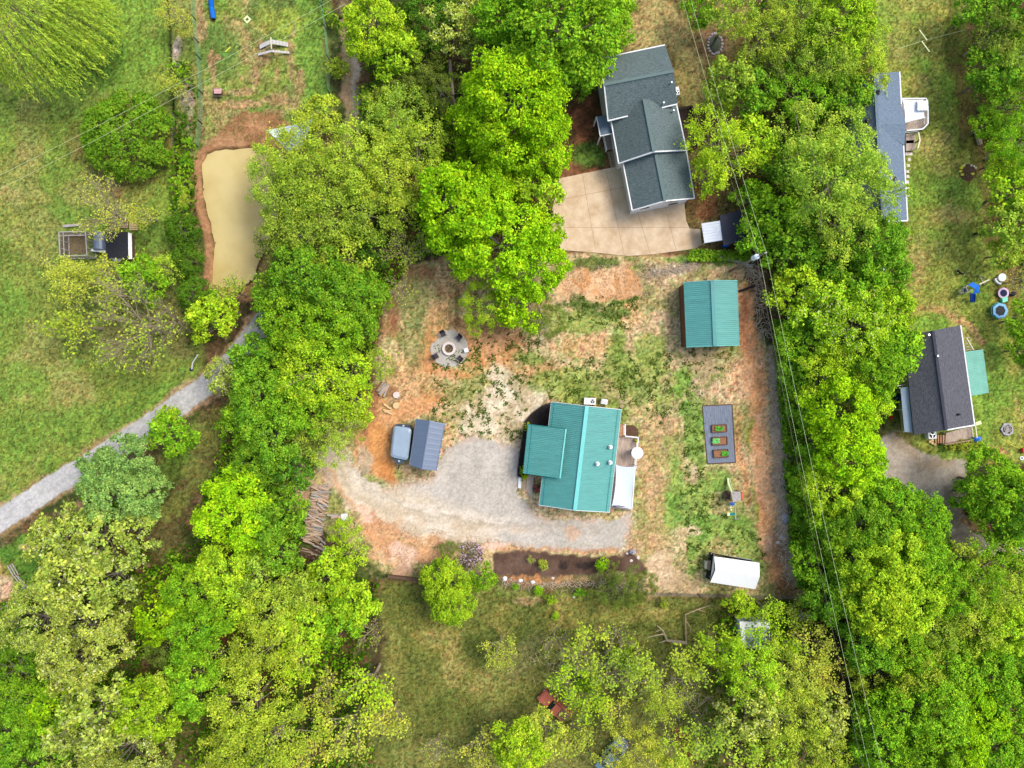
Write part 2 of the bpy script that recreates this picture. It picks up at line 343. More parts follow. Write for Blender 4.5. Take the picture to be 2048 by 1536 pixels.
# --- woods between, dirt lane, then gravel lane
LANE = line([(688, -260), (690, -60), (697, 60), (700, 180), (702, 280), (690, 380), (640, 470), (590, 560), (530, 640), (480, 712)], 17, 5)
put(LANE, (172, 142, 108), (142, 128, 92), mid2, grass=.2)
put(line([(708, 90), (712, 290)], 6, 5)*.8, (176, 160, 145))
LP2 = [(530, 640), (470, 720), (400, 780), (300, 850), (200, 915), (100, 975), (0, 1040), (-120, 1120), (-400, 1300)]
LANE2 = sst(-ldist(LP2, PX+(nf-.5)*8, PY+(nf2-.5)*8), -23.5, -19.5)
put(line([(530, 640), (470, 720), (400, 780), (300, 850), (200, 915), (100, 975), (0, 1040), (-400, 1300)], 30, 4)*.8, (172, 142, 108), (150, 124, 84), grass=.5)
put(LANE2, (172, 170, 166), (190, 187, 182), mid2, .35, .65, grass=0)
for off in (-8, 8): put(line([(470+off*.5, 720+off), (300+off*.5, 850+off), (100+off*.5, 975+off), (0+off*.5, 1040+off), (-400, 1300+off)], 2.5, 3)*.5, (190, 184, 182))
put(line([(470, 718), (300, 850), (100, 975), (0, 1040), (-400, 1300)], 1, 3)*sst(mid2, .4, .6)*.5, (140, 138, 120))
# strip south of the lane
put(poly([(250, 1000), (300, 920), (400, 830), (470, 780), (470, 880), (420, 960), (380, 1010), (360, 1100), (330, 1130), (280, 1080)], 8), (108, 112, 52), (92, 84, 48), grass=1)
put(poly([(290, 960), (400, 830), (360, 960), (310, 1010)], 8)*.8, (92, 128, 34), (78, 108, 30), grass=1)
put(line([(362, 930), (330, 1010)], 3, 5)*.8, (58, 50, 30)); put(blob(170, 1010, 60, 14, -30, .9), (160, 128, 92), (176, 150, 112))
put(poly([(-300, 1260), (0, 1100), (70, 1050), (110, 1100), (80, 1180), (0, 1200), (-300, 1300)], 6), (72, 116, 26), (92, 136, 34), grass=1)
put(poly([(-300, 1150), (0, 1120), (20, 1140), (44, 1185), (-10, 1222), (-300, 1280)], 6), (166, 142, 92), (140, 132, 66), grass=1); put(blob(8, 1175, 22, 26, 0, .7), (198, 164, 134)); put(blob(52, 1092, 14, 8, 0, .9), (180, 154, 118))
# --- north house yard
put(poly([(1230, -200), (1480, -200), (1500, 100), (1490, 420), (1400, 520), (1360, 400), (1340, 100), (1180, 110)], 8), (140, 124, 76), (104, 92, 50), grass=1)
put(blob(1310, 50, 60, 50, 0, .7), (160, 142, 88)); put(blob(1380, 170, 30, 60, -12, .7), (158, 144, 84)); put(blob(1400, 400, 40, 40, 0, .9), (130, 84, 56), (112, 84, 50)); put(blob(1430, 90, 36, 34, 0, .8), (96, 72, 50), (120, 96, 72))
put(poly([(1120, 150), (1200, 150), (1230, 340), (1100, 380), (1120, 260)], 8), (124, 84, 58), (88, 68, 42), grass=.6)
put(blob(1170, 230, 24, 56, 0, .9), (172, 108, 72), (126, 82, 56)); put(blob(1178, 310, 34, 26, 10, .9), (66, 104, 30), (84, 122, 36), grass=1); put(blob(1195, 345, 30, 8, 0, .8), (150, 96, 62))
# brown strip under the slab
put(poly([(1090, 490), (1260, 512), (1410, 492), (1480, 500), (1480, 540), (1100, 536)], 6), (122, 88, 60), (150, 112, 78), grass=.5)
# --- centre yard
Y = poly([(815, 528), (900, 520), (1100, 510), (1370, 512), (1490, 520), (1520, 640), (1548, 800), (1560, 950), (1590, 1120), (1625, 1192), (1290, 1190), (1190, 1150), (990, 1150), (830, 1160), (740, 1130), (690, 1080), (590, 1020), (592, 860), (640, 820), (740, 800), (752, 720), (770, 620)], 7)
put(Y, (184, 160, 116), (166, 150, 98), mid2, grass=1); put(Y*sst(mid, .5, .62)*.55, (142, 144, 78), (122, 134, 62)); put(Y*sst(fbm(PX, PY, 50, 5, 22, .7), .52, .62)*.6, (198, 168, 130)); put(Y*sst(fbm(PX, PY, 30, 5, 23, .75), .54, .62)*.55, (112, 122, 60))
def many(rows, A, B, st=.8, g=None, rag=.6):
    for r in rows: put(blob(r[0], r[1], r[2], r[3], r[4] if len(r) > 4 else 0, st, True, rag), A, B, grass=g)
many([(900, 560, 34, 50), (880, 640, 26, 40), (1000, 700, 60, 50), (830, 760, 60, 50), (1180, 690, 70, 22), (1250, 620, 36, 36), (1070, 740, 60, 24), (860, 800, 60, 20, -20)], (194, 152, 106), (178, 136, 88), .7)
many([(950, 690, 36, 60), (1010, 680, 30, 50), (860, 700, 24, 50), (895, 745, 70, 12), (840, 810, 50, 14, -20), (770, 860, 30, 60), (765, 920, 30, 40), (745, 880, 16, 60), (720, 900, 14, 70)], (200, 146, 100), (184, 130, 80), .8, .4)
many([(830, 545, 40, 16), (790, 620, 12, 30), (780, 650, 20, 20), (770, 780, 26, 12), (740, 840, 18, 40), (745, 800, 14, 24)], (140, 92, 64), (160, 110, 78), .7, .4)
many([(830, 600, 28, 60), (830, 680, 24, 60), (905, 790, 30, 16), (860, 850, 26, 20)], (128, 130, 74), (106, 118, 62), .6, 1)
many([(950, 590, 14, 40), (915, 600, 10, 50), (960, 650, 60, 14)], (128, 98, 62), (104, 92, 48), .7)  # darker browns paint the shade left of and below the bright trees
many([(1000, 820, 66, 50), (1010, 770, 40, 40), (960, 850, 40, 30), (1040, 800, 40, 60), (1030, 880, 30, 30)], (212, 196, 166), (184, 164, 130), .75, .3)
many([(1120, 760, 90, 22), (1230, 730, 26, 60), (1170, 790, 60, 20), (1230, 830, 30, 40), (1280, 760, 50, 50), (1150, 640, 80, 22), (1060, 720, 40, 14), (1235, 690, 14, 40), (1300, 700, 30, 30), (1380, 760, 40, 26, -30), (1340, 800, 60, 16, -35)], (124, 146, 58), (100, 128, 44), .75, 1)
many([(1390, 860, 22, 90), (1390, 1010, 40, 60), (1430, 960, 30, 26), (1350, 960, 14, 60), (1470, 1060, 40, 30), (1400, 1080, 30, 40), (1500, 1090, 30, 30), (1340, 1020, 22, 40), (1430, 1050, 60, 20), (1370, 780, 14, 40), (1500, 1130, 30, 30), (1380, 1120, 16, 40)], (98, 140, 44), (124, 156, 62), .85, 1)
many([(1300, 900, 26, 90), (1310, 1000, 24, 70), (1290, 1080, 34, 40), (1330, 850, 30, 20)], (178, 146, 104), (160, 138, 84), .75, .8)
many([(1385, 950, 10, 26), (1375, 1060, 26, 10), (1345, 1165, 36, 26), (1320, 1130, 26, 26), (1385, 1175, 20, 14)], (206, 180, 144), (184, 158, 118), .9, .3)
many([(1185, 575, 70, 26), (1150, 570, 26, 20), (1250, 560, 24, 28), (1220, 590, 36, 16), (1175, 550, 26, 20), (1265, 575, 20, 30)], (218, 176, 132), (200, 148, 98), 1.0, 0, .45)
many([(1170, 562, 7, 24, 10), (1232, 576, 6, 20)], (196, 136, 80), (206, 150, 92), .8)
many([(1170, 608, 40, 8), (1245, 606, 40, 8, -12), (1155, 596, 16, 10), (1225, 625, 40, 12), (1190, 530, 50, 10), (1290, 540, 30, 10)], (74, 100, 34), (92, 118, 44), .9, 1)
many([(1330, 540, 50, 12), (1300, 560, 30, 12), (1360, 535, 20, 10)], (196, 172, 140), (150, 128, 94), .8)
many([(1400, 512, 36, 9), (1440, 520, 30, 9), (1350, 520, 30, 6)], (84, 140, 30), (110, 160, 46), .8, 1)
many([(1410, 730, 26, 40), (1390, 700, 20, 26), (1400, 770, 10, 26)], (200, 172, 144), (170, 148, 110), .8, .3)
# pale track going NE
put(line([(1285, 880), (1330, 830), (1380, 790), (1450, 735), (1476, 710)], 6, 6)*sst(mid2, .35, .5)*.8, (198, 178, 120), (170, 160, 98))
put(line([(1290, 850), (1330, 760), (1345, 700), (1360, 660)], 4, 6)*sst(mid2, .4, .52)*.8, (194, 170, 118))
put(line([(1328, 842), (1380, 796), (1440, 742)], 3, 4)*sst(mid2, .4, .5)*.8, (92, 120, 46), grass=1)
# orange clay road on the east side
put(line([(1492, 585), (1500, 660), (1512, 760), (1520, 860), (1528, 960), (1530, 1060), (1560, 1150)], 20, 10), (222, 170, 122), (212, 152, 100), mid2, grass=.4)
put(line([(1486, 600), (1492, 690)], 10, 10), (184, 118, 78), (200, 138, 96)); put(blob(1480, 760, 30, 40, 0, .8), (196, 146, 106), (210, 172, 130)); put(line([(1476, 820), (1484, 920), (1492, 1000)], 7, 6)*.8, (190, 138, 92), (168, 128, 80)); put(line([(1500, 840), (1505, 960), (1510, 1040)], 3.5, 4)*sst(mid2, .4, .5), (128, 138, 50), grass=1)
put(line([(1548, 700), (1556, 840), (1562, 960), (1566, 1060), (1580, 1150)], 12, 6)*.9, (186, 158, 128), (204, 180, 152), grass=.3); put(line([(1584, 690), (1590, 840), (1596, 960), (1602, 1060)], 14, 8)*.8, (96, 110, 44), (120, 110, 70), grass=.8)
put(blob(1555, 1100, 26, 50, 0, .8), (178, 146, 116), (150, 116, 86)); put(blob(1575, 1165, 26, 20, 0, .8), (130, 92, 62)); put(blob(1505, 560, 20, 30, 0, .9), (104, 84, 60), (84, 66, 44)); put(blob(1520, 620, 14, 40, 0, .9), (66, 60, 40), (92, 76, 54))
# trailer spot clay
put(poly([(740, 860), (775, 842), (780, 930), (800, 970), (760, 965), (740, 920)], 6), (206, 146, 88), (190, 128, 74), grass=.2); put(blob(830, 955, 40, 20, 0, .7), (170, 146, 116), (146, 124, 88)); put(blob(890, 880, 12, 50, 0, .7), (172, 136, 96))
put(blob(726, 930, 14, 30, 0, .8), (176, 158, 130)); put(blob(745, 965, 30, 10, 30, .7), (126, 138, 56), grass=1)
# --- driveway
DRIVEP = [(634, 905), (650, 896), (688, 902), (706, 930), (734, 962), (770, 978), (812, 968), (860, 960), (892, 900), (940, 874), (1000, 884), (1030, 900), (1046, 930), (1034, 990), (1090, 1040), (1240, 1040), (1262, 1020), (1256, 1060), (1242, 1102), (1120, 1102), (1000, 1088), (880, 1078), (780, 1064), (720, 1036), (680, 1000), (650, 950)]
dd = sdist(DRIVEP, PX + (nf-.5)*14, PY + (nf2-.5)*14); DRIVE = sst(-dd, -3, 3)
put(sst(-dd, -20, 4)*sst(mid2, .35, .6)*.7, (186, 164, 140)); put(DRIVE, (176, 168, 154), (192, 182, 168), mid2, .3, .7, grass=0)
dc = poly([(630, 880), (730, 890), (770, 960), (900, 1010), (1000, 1040), (1000, 1110), (780, 1100), (640, 980)], 22)
put(DRIVE*dc*.85, (210, 194, 170), (198, 180, 152)); put(DRIVE*line([(652, 910), (672, 960), (716, 1008), (780, 1036), (900, 1050), (1040, 1062)], 5, 6)*.7, (216, 202, 182), (206, 186, 158)); put(DRIVE*line([(655, 935), (690, 990), (730, 1030)], 3, 4)*.7, (204, 146, 96)); put(DRIVE*line([(690, 905), (712, 960), (770, 1002), (880, 1022), (1030, 1040)], 5, 6)*.6, (214, 202, 184)); put(DRIVE*line([(700, 930), (740, 985), (820, 1020), (1000, 1050), (1200, 1062)], 3, 4)*.5, (160, 146, 124)); put(DRIVE*line([(670, 925), (700, 980), (760, 1020), (880, 1042), (1100, 1068)], 3, 4)*.4, (170, 150, 122))
put(DRIVE*blob(1148, 1072, 16, 14, 0, .6), (196, 156, 122)); put(DRIVE*sst(-dd, 14, 0)*sst(mid2, .45, .6)*.6, (186, 152, 120))
# wood chips and clay south of the drive
many([(770, 1065, 46, 34), (740, 1040, 40, 20, 40), (850, 1080, 50, 14), (800, 1110, 70, 20), (860, 1110, 40, 16)], (214, 178, 138), (198, 148, 106), .9, .3)
many([(765, 1078, 26, 20), (745, 1062, 20, 18), (850, 1108, 24, 18)], (198, 138, 92), (210, 160, 116), .75, .2)
many([(805, 1105, 30, 20), (805, 1140, 24, 12), (610, 970, 20, 60, 10), (600, 960, 16, 60), (985, 1092, 34, 9), (735, 1030, 26, 12, 30)], (220, 184, 160), (190, 150, 122), .9, 0)
many([(640, 965, 10, 16)], (226, 204, 150), (200, 180, 120), .9, 0); many([(665, 1000, 26, 30), (690, 1030, 30, 12)], (150, 140, 90), (124, 130, 66), .8, 1)
put(line([(1000, 1100), (1240, 1106)], 4, 4)*.8, (190, 140, 98), (160, 116, 78))
# garden bed of dark mulch
BEDP = [(985, 1108), (1040, 1100), (1120, 1108), (1200, 1114), (1240, 1112), (1262, 1096), (1272, 1110), (1294, 1138), (1290, 1147), (1240, 1142), (1180, 1150), (1080, 1154), (1020, 1150), (985, 1150)]
BED = sst(-sdist(BEDP, PX+(nf-.5)*12, PY+(nf2-.5)*12), -3, 3); put(BED, (84, 64, 52), (106, 84, 70), mid2, .35, .65, grass=0); many([(1130, 1132, 10, 8), (1170, 1132, 14, 8)], (50, 42, 38), (60, 50, 44), .9)
put(blob(1060, 1160, 70, 8, 0, .8), (186, 128, 82), (150, 116, 76)); put(blob(1130, 1165, 70, 10, 0, .7), (162, 130, 88), (120, 104, 62)); put(blob(1010, 1168, 60, 10, 0, .7), (122, 100, 80), (96, 84, 60)); put(blob(1180, 1180, 60, 16, 0, .8), (92, 84, 56))
# dark mulch round the house
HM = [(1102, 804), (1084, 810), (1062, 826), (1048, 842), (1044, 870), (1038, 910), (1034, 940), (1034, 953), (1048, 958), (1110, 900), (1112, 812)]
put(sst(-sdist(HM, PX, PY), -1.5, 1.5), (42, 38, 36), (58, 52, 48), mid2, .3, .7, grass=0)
# --- south meadow
put(poly([(770, 1160), (840, 1165), (1000, 1170), (1290, 1196), (1600, 1200), (1560, 1230), (1480, 1300), (1420, 1700), (780, 1700), (700, 1500), (760, 1380), (770, 1280), (740, 1200)], 12), (118, 118, 58), (98, 104, 46), mid2, grass=1)
many([(870, 1250, 60, 70), (1010, 1240, 50, 30), (920, 1350, 50, 60), (1130, 1230, 60, 30), (1230, 1230, 60, 26), (1320, 1230, 50, 14)], (150, 132, 76), (130, 124, 60), .55, 1)
many([(815, 1215, 40, 40), (960, 1290, 40, 50), (1050, 1260, 40, 60), (900, 1420, 60, 40), (1270, 1260, 60, 10), (1400, 1240, 50, 20), (1000, 1200, 40, 10)], (88, 98, 38), (70, 84, 30), .75, 1)
many([(1200, 1260, 14, 8), (1060, 1200, 40, 8)], (176, 142, 108), (150, 120, 84), .6); put(blob(1370, 1490, 20, 40, -30, .9), (120, 72, 48), (96, 62, 40)); put(blob(1050, 1310, 20, 60, 30, .5), (120, 118, 76)); put(blob(540, 1330, 60, 60, 0, .8), (92, 64, 42), (72, 56, 36)); put(blob(470, 1260, 40, 40, 0, .8), (110, 62, 40), (80, 56, 36)); put(blob(400, 1480, 120, 60, 0, .7), (110, 92, 58), (92, 98, 44))
# --- east lawn
E = poly([(1750, -200), (1920, -200), (1930, 120), (1948, 250), (1985, 380), (2000, 470), (2060, 480), (2070, 640), (2040, 700), (2060, 760), (2400, 800), (2400, 960), (1990, 925), (1890, 930), (1770, 900), (1800, 640), (1800, 560), (1810, 460), (1800, 200), (1750, 110)], 10)
put(E, (118, 134, 50), (132, 140, 58), mid2, grass=1); put(E*sst(mid, .52, .66)*.5, (158, 142, 84), (146, 138, 70)); put(E*sst(fbm(PX, PY, 100, 4, 32), .5, .62)*.8, (98, 136, 36), (112, 150, 44))
many([(1930, 180, 16, 140), (1965, 340, 16, 90, -15), (1990, 460, 16, 60, -10), (1905, 60, 20, 80)], (104, 78, 52), (84, 78, 38), .75, .5)  # dark band paints the border trees' cast shadow into the lawn colour
many([(1870, 290, 40, 26), (1800, 80, 26, 60), (1830, 170, 30, 20), (1900, 340, 34, 26), (1830, 560, 24, 60), (1840, 620, 40, 14), (1900, 430, 50, 14), (1820, 480, 26, 20)], (168, 142, 92), (154, 136, 76), .42, .8)
put(blob(1935, 345, 20, 20, 0, .9), (134, 96, 66), (110, 84, 54)); put(blob(2010, 560, 30, 60, 0, .7), (130, 100, 66), (112, 96, 50))
put(line([(1812, 596), (1840, 606), (1880, 620), (1916, 636), (1946, 662), (1972, 700), (1990, 760)], 6, 6)*.8, (186, 142, 98), (168, 134, 84)); put(line([(2034, 790), (2042, 840), (2034, 880)], 3.5, 5)*.7, (170, 148, 90))
many([(1860, 640, 30, 20), (1840, 640, 26, 12), (1985, 800, 30, 50), (1985, 740, 26, 40)], (92, 134, 34), (108, 150, 42), .8, 1)
many([(1810, 820, 30, 60), (1800, 890, 40, 30)], (120, 112, 62), (92, 104, 40), .9, .8); put(blob(1975, 910, 40, 16, 0, .9), (170, 118, 82), (150, 110, 70)); put(blob(1762, 820, 20, 20, 0, .9), (140, 112, 86))
EDP = [(1750, 880), (1790, 866), (1830, 900), (1880, 912), (1936, 925), (1930, 980), (1920, 1040), (1960, 1070), (2040, 1080), (2060, 1110), (1960, 1110), (1890, 1080), (1850, 1010), (1800, 975), (1750, 950)]
ED = sst(-sdist(EDP, QX, QY), -4, 4); put(ED, (160, 146, 128), (174, 162, 146), mid2, .3, .7, grass=0); put(ED*blob(1920, 1010, 40, 60, -30, .8), (120, 108, 92), (104, 94, 78)); put(line([(1790, 876), (1840, 930), (1900, 920)], 8, 10)*.5, (158, 132, 96))
# fine grain of individual tufts
g = (fine-0.5)[..., None]; tuft = fbm(PX, PY, 3.2, 2, 41, .6)[..., None]-.5
g3 = fbm(PX, PY, 6, 3, 43, .75)[..., None]-.5
GC *= (1 + g*0.42*(0.25+0.75*GRASS[..., None]) + tuft*1.9*(0.3+0.7*GRASS[..., None]) + g3*.42*(.2+.8*GRASS[..., None]))
var = (fbm(PX, PY, 5, 3, 44, .7)-.5)*GRASS; GC[..., 0] *= 1+var*.7; GC[..., 1] *= 1-var*.25
lum = (GC*np.array([.25, .65, .1], np.float32)).sum(-1, keepdims=True); gr = np.clip((GC[..., 1:2]-GC[..., 0:1])/(lum+1e-4), 0, 1)
GC = GC*(1-.10*gr)+lum*.10*gr; GC[..., 0] *= 1+.14*gr[..., 0]; GC[..., 1] *= 1-.07*gr[..., 0]
GC = np.clip(GC, 0.004, 0.95)
# heights
HZ = (fbm(PX, PY, 160, 3, 51)-.5)*0.10 + (fine-.5)*0.06*GRASS + (tuft[..., 0])*0.07*GRASS
HZ = HZ - DITCH*0.45; HZ = HZ*(1-DRIVE*.7)
FAB = sst(-sdist([(1400, 806), (1470, 804), (1476, 930), (1410, 932)], PX, PY), -4, 2); HZ = HZ*(1-FAB)-FAB*.03
HZ = np.where(pd < 4, -0.30 - 0.25*POND, HZ).astype(np.float32)
def ground_h(x, y):
    i = int(round((x-GX0)/STEP)); j = int(round((y-GY0)/STEP))
    return float(HZ[j, i]) if 0 <= i < NX and 0 <= j < NY else 0.0
def groundmat():
    m = bpy.data.materials.new('ground_cover'); n, b = nodes_of(m)
    b.inputs['Roughness'].default_value = 0.95; b.inputs['Specular IOR Level'].default_value = 0.1
    at = n.nodes.new('ShaderNodeAttribute'); at.attribute_name = 'cover'
    tc = n.nodes.new('ShaderNodeTexCoord'); ns = n.nodes.new('ShaderNodeTexNoise'); ns.inputs['Scale'].default_value = 4.5; ns.inputs['Detail'].default_value = 6; ns.inputs['Roughness'].default_value = 0.8
    n.links.new(tc.outputs['Object'], ns.inputs['Vector'])
    mr = n.nodes.new('ShaderNodeMapRange'); mr.inputs['From Min'].default_value = .3; mr.inputs['From Max'].default_value = .7; mr.inputs['To Min'].default_value = .5; mr.inputs['To Max'].default_value = 1.55
    n.links.new(ns.outputs[0], mr.inputs['Value'])
    mx = n.nodes.new('ShaderNodeVectorMath'); mx.operation = 'SCALE'
    am = n.nodes.new('ShaderNodeMapRange'); am.inputs['To Min'].default_value = .35; am.inputs['To Max'].default_value = 1.0; n.links.new(at.outputs['Alpha'], am.inputs['Value'])
    mb = n.nodes.new('ShaderNodeMix'); mb.inputs[2].default_value = 1.0; n.links.new(am.outputs[0], mb.inputs[0]); n.links.new(mr.outputs[0], mb.inputs[3])
    n.links.new(at.outputs['Color'], mx.inputs[0]); n.links.new(mb.outputs[0], mx.inputs['Scale']); n.links.new(mx.outputs[0], b.inputs['Base Color'])
    bp = n.nodes.new('ShaderNodeBump'); bp.inputs['Strength'].default_value = 0.6; bp.inputs['Distance'].default_value = 0.08
    n.links.new(ns.outputs[0], bp.inputs['Height']); n.links.new(bp.outputs[0], b.inputs['Normal'])
    return m
M['ground'] = groundmat()
def gridmesh(name, mask=None, dz=0.0):
    idx = np.arange(NX*NY).reshape(NY, NX)
    a = idx[:-1, :-1]; q = np.stack([a, a+1, a+NX+1, a+NX], -1).reshape(-1, 4)
    if mask is not None:
        mc = (mask[:-1, :-1] + mask[1:, 1:] + mask[:-1, 1:] + mask[1:, :-1]).reshape(-1)/4; q = q[mc > .5]
        use, inv = np.unique(q, return_inverse=True); q = inv.reshape(-1, 4)
    else: use = np.arange(NX*NY)
    co = np.stack([WX.reshape(-1)[use], WY.reshape(-1)[use], HZ.reshape(-1)[use]+dz], -1).astype(np.float32)
    me = bpy.data.meshes.new(name); me.vertices.add(len(co)); me.vertices.foreach_set('co', co.ravel())
    me.loops.add(q.size); me.loops.foreach_set('vertex_index', q.ravel().astype(np.int32))
    me.polygons.add(len(q)); me.polygons.foreach_set('loop_start', np.arange(0, q.size, 4, dtype=np.int32)); me.polygons.foreach_set('loop_total', np.full(len(q), 4, np.int32))
    me.update(calc_edges=True)
    ca = me.color_attributes.new('cover', 'FLOAT_COLOR', 'POINT')
    cc = np.ones((len(use), 4), np.float32); cc[:, :3] = GC.reshape(-1, 3)[use]; cc[:, 3] = np.clip(GRASS.reshape(-1)[use], 0, 1); ca.data.foreach_set('color', cc.ravel())
    me.materials.append(M['ground']); o = bpy.data.objects.new(name, me); COL.objects.link(o); return tag(o, kind='structure')
gro = gridmesh('ground')
# the sheet goes on to the horizon as a ring joined to the same ground mesh
import bmesh
def far_ground():
    me = bpy.data.meshes.new('far'); o = bpy.data.objects.new('far', me)
    R = 900; v = [(-R, -R, -.02), (R, -R, -.02), (R, R, -.02), (-R, R, -.02), (GX0, GY0, -.02), (GX1, GY0, -.02), (GX1, GY1, -.02), (GX0, GY1, -.02)]
    me.from_pydata(v, [], [(0, 1, 5, 4), (1, 2, 6, 5), (2, 3, 7, 6), (3, 0, 4, 7)]); me.update()
    ca = me.color_attributes.new('cover', 'FLOAT_COLOR', 'POINT')
    ca.data.foreach_set('color', [x for _ in v for x in C4(84, 96, 48)]); me.materials.append(M['ground']); return o
fo = far_ground(); fo.name = 'terrain'; fo.data.name = 'terrain'; COL.objects.link(fo); tag(fo, kind='structure')
gridmesh('driveway', DRIVE, 0.012); gridmesh('lane', np.maximum(LANE2, LANE), 0.012); gridmesh('gravel_yard', ED, 0.012); gridmesh('mulch_bed', BED, 0.012)
# pond water
m = bpy.data.materials.new('muddy_water'); n, b = nodes_of(m); b.inputs['Roughness'].default_value = .12; b.inputs['Specular IOR Level'].default_value = .4
ns = n.nodes.new('ShaderNodeTexNoise'); ns.inputs['Scale'].default_value = .25; ns.inputs['Detail'].default_value = 5
rp = n.nodes.new('ShaderNodeValToRGB'); rp.color_ramp.elements[0].position = .35; rp.color_ramp.elements[1].position = .65; rp.color_ramp.elements[0].color = C4(186, 164, 102); rp.color_ramp.elements[1].color = C4(204, 184, 124)
tc = n.nodes.new('ShaderNodeTexCoord'); n.links.new(tc.outputs['Object'], ns.inputs['Vector']); n.links.new(ns.outputs[0], rp.inputs[0]); n.links.new(rp.outputs[0], b.inputs['Base Color'])
M['water'] = m
pts = []
for i in range(len(PONDP)):
    a, c = PONDP[i], PONDP[(i+1) % len(PONDP)]
    for t in (0, .33, .66):
        pts.append((a[0]+(c[0]-a[0])*t+random.uniform(-1.5, 1.5), a[1]+(c[1]-a[1])*t+random.uniform(-1.5, 1.5)))
q = MB(); vs = [P(x, y, -.2) for x, y in pts]; q.add(vs, [tuple(range(len(vs)))[::-1]]); tag(q.build('pond_water', M['water']), kind='structure')
# ------------------------------------------------------------------ buildings
def quad_to(mbx, a, b, c, d): mbx.add([a, b, c, d], [(0, 1, 2, 3)])
def ribbed(mbx, e0, e1, r0, r1, n, h=0.075, t=0.08):
    """metal sheet from eave edge e0-e1 up to ridge edge r0-r1 with n raised ribs"""
    e0, e1, r0, r1 = map(Vector, (e0, e1, r0, r1)); up = (e1-e0).cross(r0-e0).normalized()
    if up.z < 0: up = -up
    prof = [(0, 0), (.62, 0), (.68, h), (.9, h)]
    es = []; rs = []
    for i in range(n):
        for u, hh in prof:
            s = (i+u)/n; es.append(e0.lerp(e1, s)+up*hh); rs.append(r0.lerp(r1, s)+up*hh)
    es.append(e1.copy()); rs.append(r1.copy()); k = len(es)
    mbx.add(es+rs, [(i, i+1, k+i+1, k+i) for i in range(k-1)])
    mbx.slab([e0-up*.01, e1-up*.01, r1-up*.01, r0-up*.01], t)
def walls_under(mbx, cs, ze, ridge=None, inset=0.35, side=None):
    """wall box under eave corners cs (world, TL,TR,BR,BL); ridge=(a,b,zr) closes gables"""
    c = sum((Vector(x) for x in cs), Vector())/4
    w4 = []
    for i in range(4):
        p = Vector(cs[i]); a = (Vector(cs[(i+1) % 4])-p).normalized(); b = (Vector(cs[i-1])-p).normalized(); q = p+a*inset+b*inset; w4.append(Vector((q.x, q.y, 0)))
    mbx.prism([(p.x, p.y) for p in w4], -0.3, ze-0.06)
    if ridge:
        a, b = Vector(ridge[0]), Vector(ridge[1]); d = (b-a).normalized(); a2 = a+d*inset; b2 = b-d*inset; zr = ridge[2]-0.16
        for (l, r, apx, off) in ((w4[0], w4[1], a2, d), (w4[3], w4[2], b2, -d)):
            vs = [Vector((l.x, l.y, ze-.1)), Vector((r.x, r.y, ze-.1)), Vector((apx.x, apx.y, zr))]
            vs2 = [v+Vector((off.x, off.y, 0))*.15 for v in vs]
            mbx.add(vs+vs2, [(0, 1, 2), (3, 5, 4), (0, 2, 5, 3), (1, 4, 5, 2), (0, 3, 4, 1)])
    return w4
def cyl_part(name, px, py, z, r, h, m, parent, n=12, r1=None):
    p = P(px, py, z); return MB().disc((p.x, p.y), r, z-h/2, z+h/2, n, r1).build(name, m, parent)

# --- main house, green metal roof
ZE, ZR = 3.1, 5.0
TL, TR, BR, BL = P(1103, 803.7, ZE), P(1242.7, 819.2, ZE), P(1218.7, 1024.3, ZE), P(1078.3, 1010, ZE)
RA, RB = P(1174, 812.0, ZR), P(1149.8, 1020.6, ZR)
mh = thing('house', P(1160, 915), 'long house under a ribbed teal roof with a lower front wing', 'house')
q = MB(); W = walls_under(q, (TL, TR, BR, BL), ZE, (RA, RB, ZR)); q.build('wall', M['sidingtan'], mh)
q = MB(); ribbed(q, TL, BL, RA, RB, 56); ribbed(q, BR, TR, RB, RA, 56); rf = q.build('roof', M['teal'], mh)
q = MB(); q.bar(RA+Vector((0, 0, .05)), RB+Vector((0, 0, .05)), .42, .07); q.build('ridge_cap', M['teal_pale'], rf)
q = MB()
for (a, b, c, d) in ((TL, BL, RA, RB), (TR, BR, RA, RB)):
    f = .1; q.bar(a.lerp(c, f)+Vector((0, 0, .07)), b.lerp(d, f)+Vector((0, 0, .07)), .09, .03)
q.build('lap_strip', M['teal_dark'], rf)
q = MB()
for a, b in ((TL, RA), (RA, TR), (BL, RB), (RB, BR)): q.bar(a, b, .05, .2)
for a, b in ((TL, BL), (TR, BR)): q.bar(a-Vector((0, 0, .1)), b-Vector((0, 0, .1)), .1, .14)
q.build('fascia', M['white'], rf)
for (x, y) in ((1195, 927.5), (1221, 894), (1220.6, 925)):
    z = 3.9 if x > 1210 else 4.5
    v = cyl_part('vent_pipe', x, y, z+.1, .13, .8, M['chrome'], rf, 10); cyl_part('flashing', x, y, z-.1, .25, .08, M['white'], v, 10)
# front wing
a, b, c, d = P(1056.5, 848.4, 3.0), P(1132, 857.5, 4.62), P(1120, 956.5, 4.62), P(1046.4, 946.2, 3.0)
q = MB(); ribbed(q, a, d, b, c, 27); wr = q.build('front_wing_roof', M['teal'], mh)
q = MB(); q.bar(b+Vector((0, 0, .04)), c+Vector((0, 0, .04)), .16, .06); q.build('ridge_trim', M['teal_pale'], wr)
q = MB(); q.bar(a.lerp(b, .12)+Vector((0, 0, .07)), d.lerp(c, .12)+Vector((0, 0, .07)), .09, .03); q.build('lap_strip', M['teal_dark'], wr)
q = MB(); q.bar(a-Vector((0, 0, .1)), d-Vector((0, 0, .1)), .1, .14); q.bar(a, b, .05, .18); q.bar(d, c, .05, .18); q.build('fascia', M['teal_dark'], wr)
q = MB(); wv = [a, P(1100, 853.6, 3.6), P(1090, 952, 3.6), d]
cx = sum(wv, Vector())/4
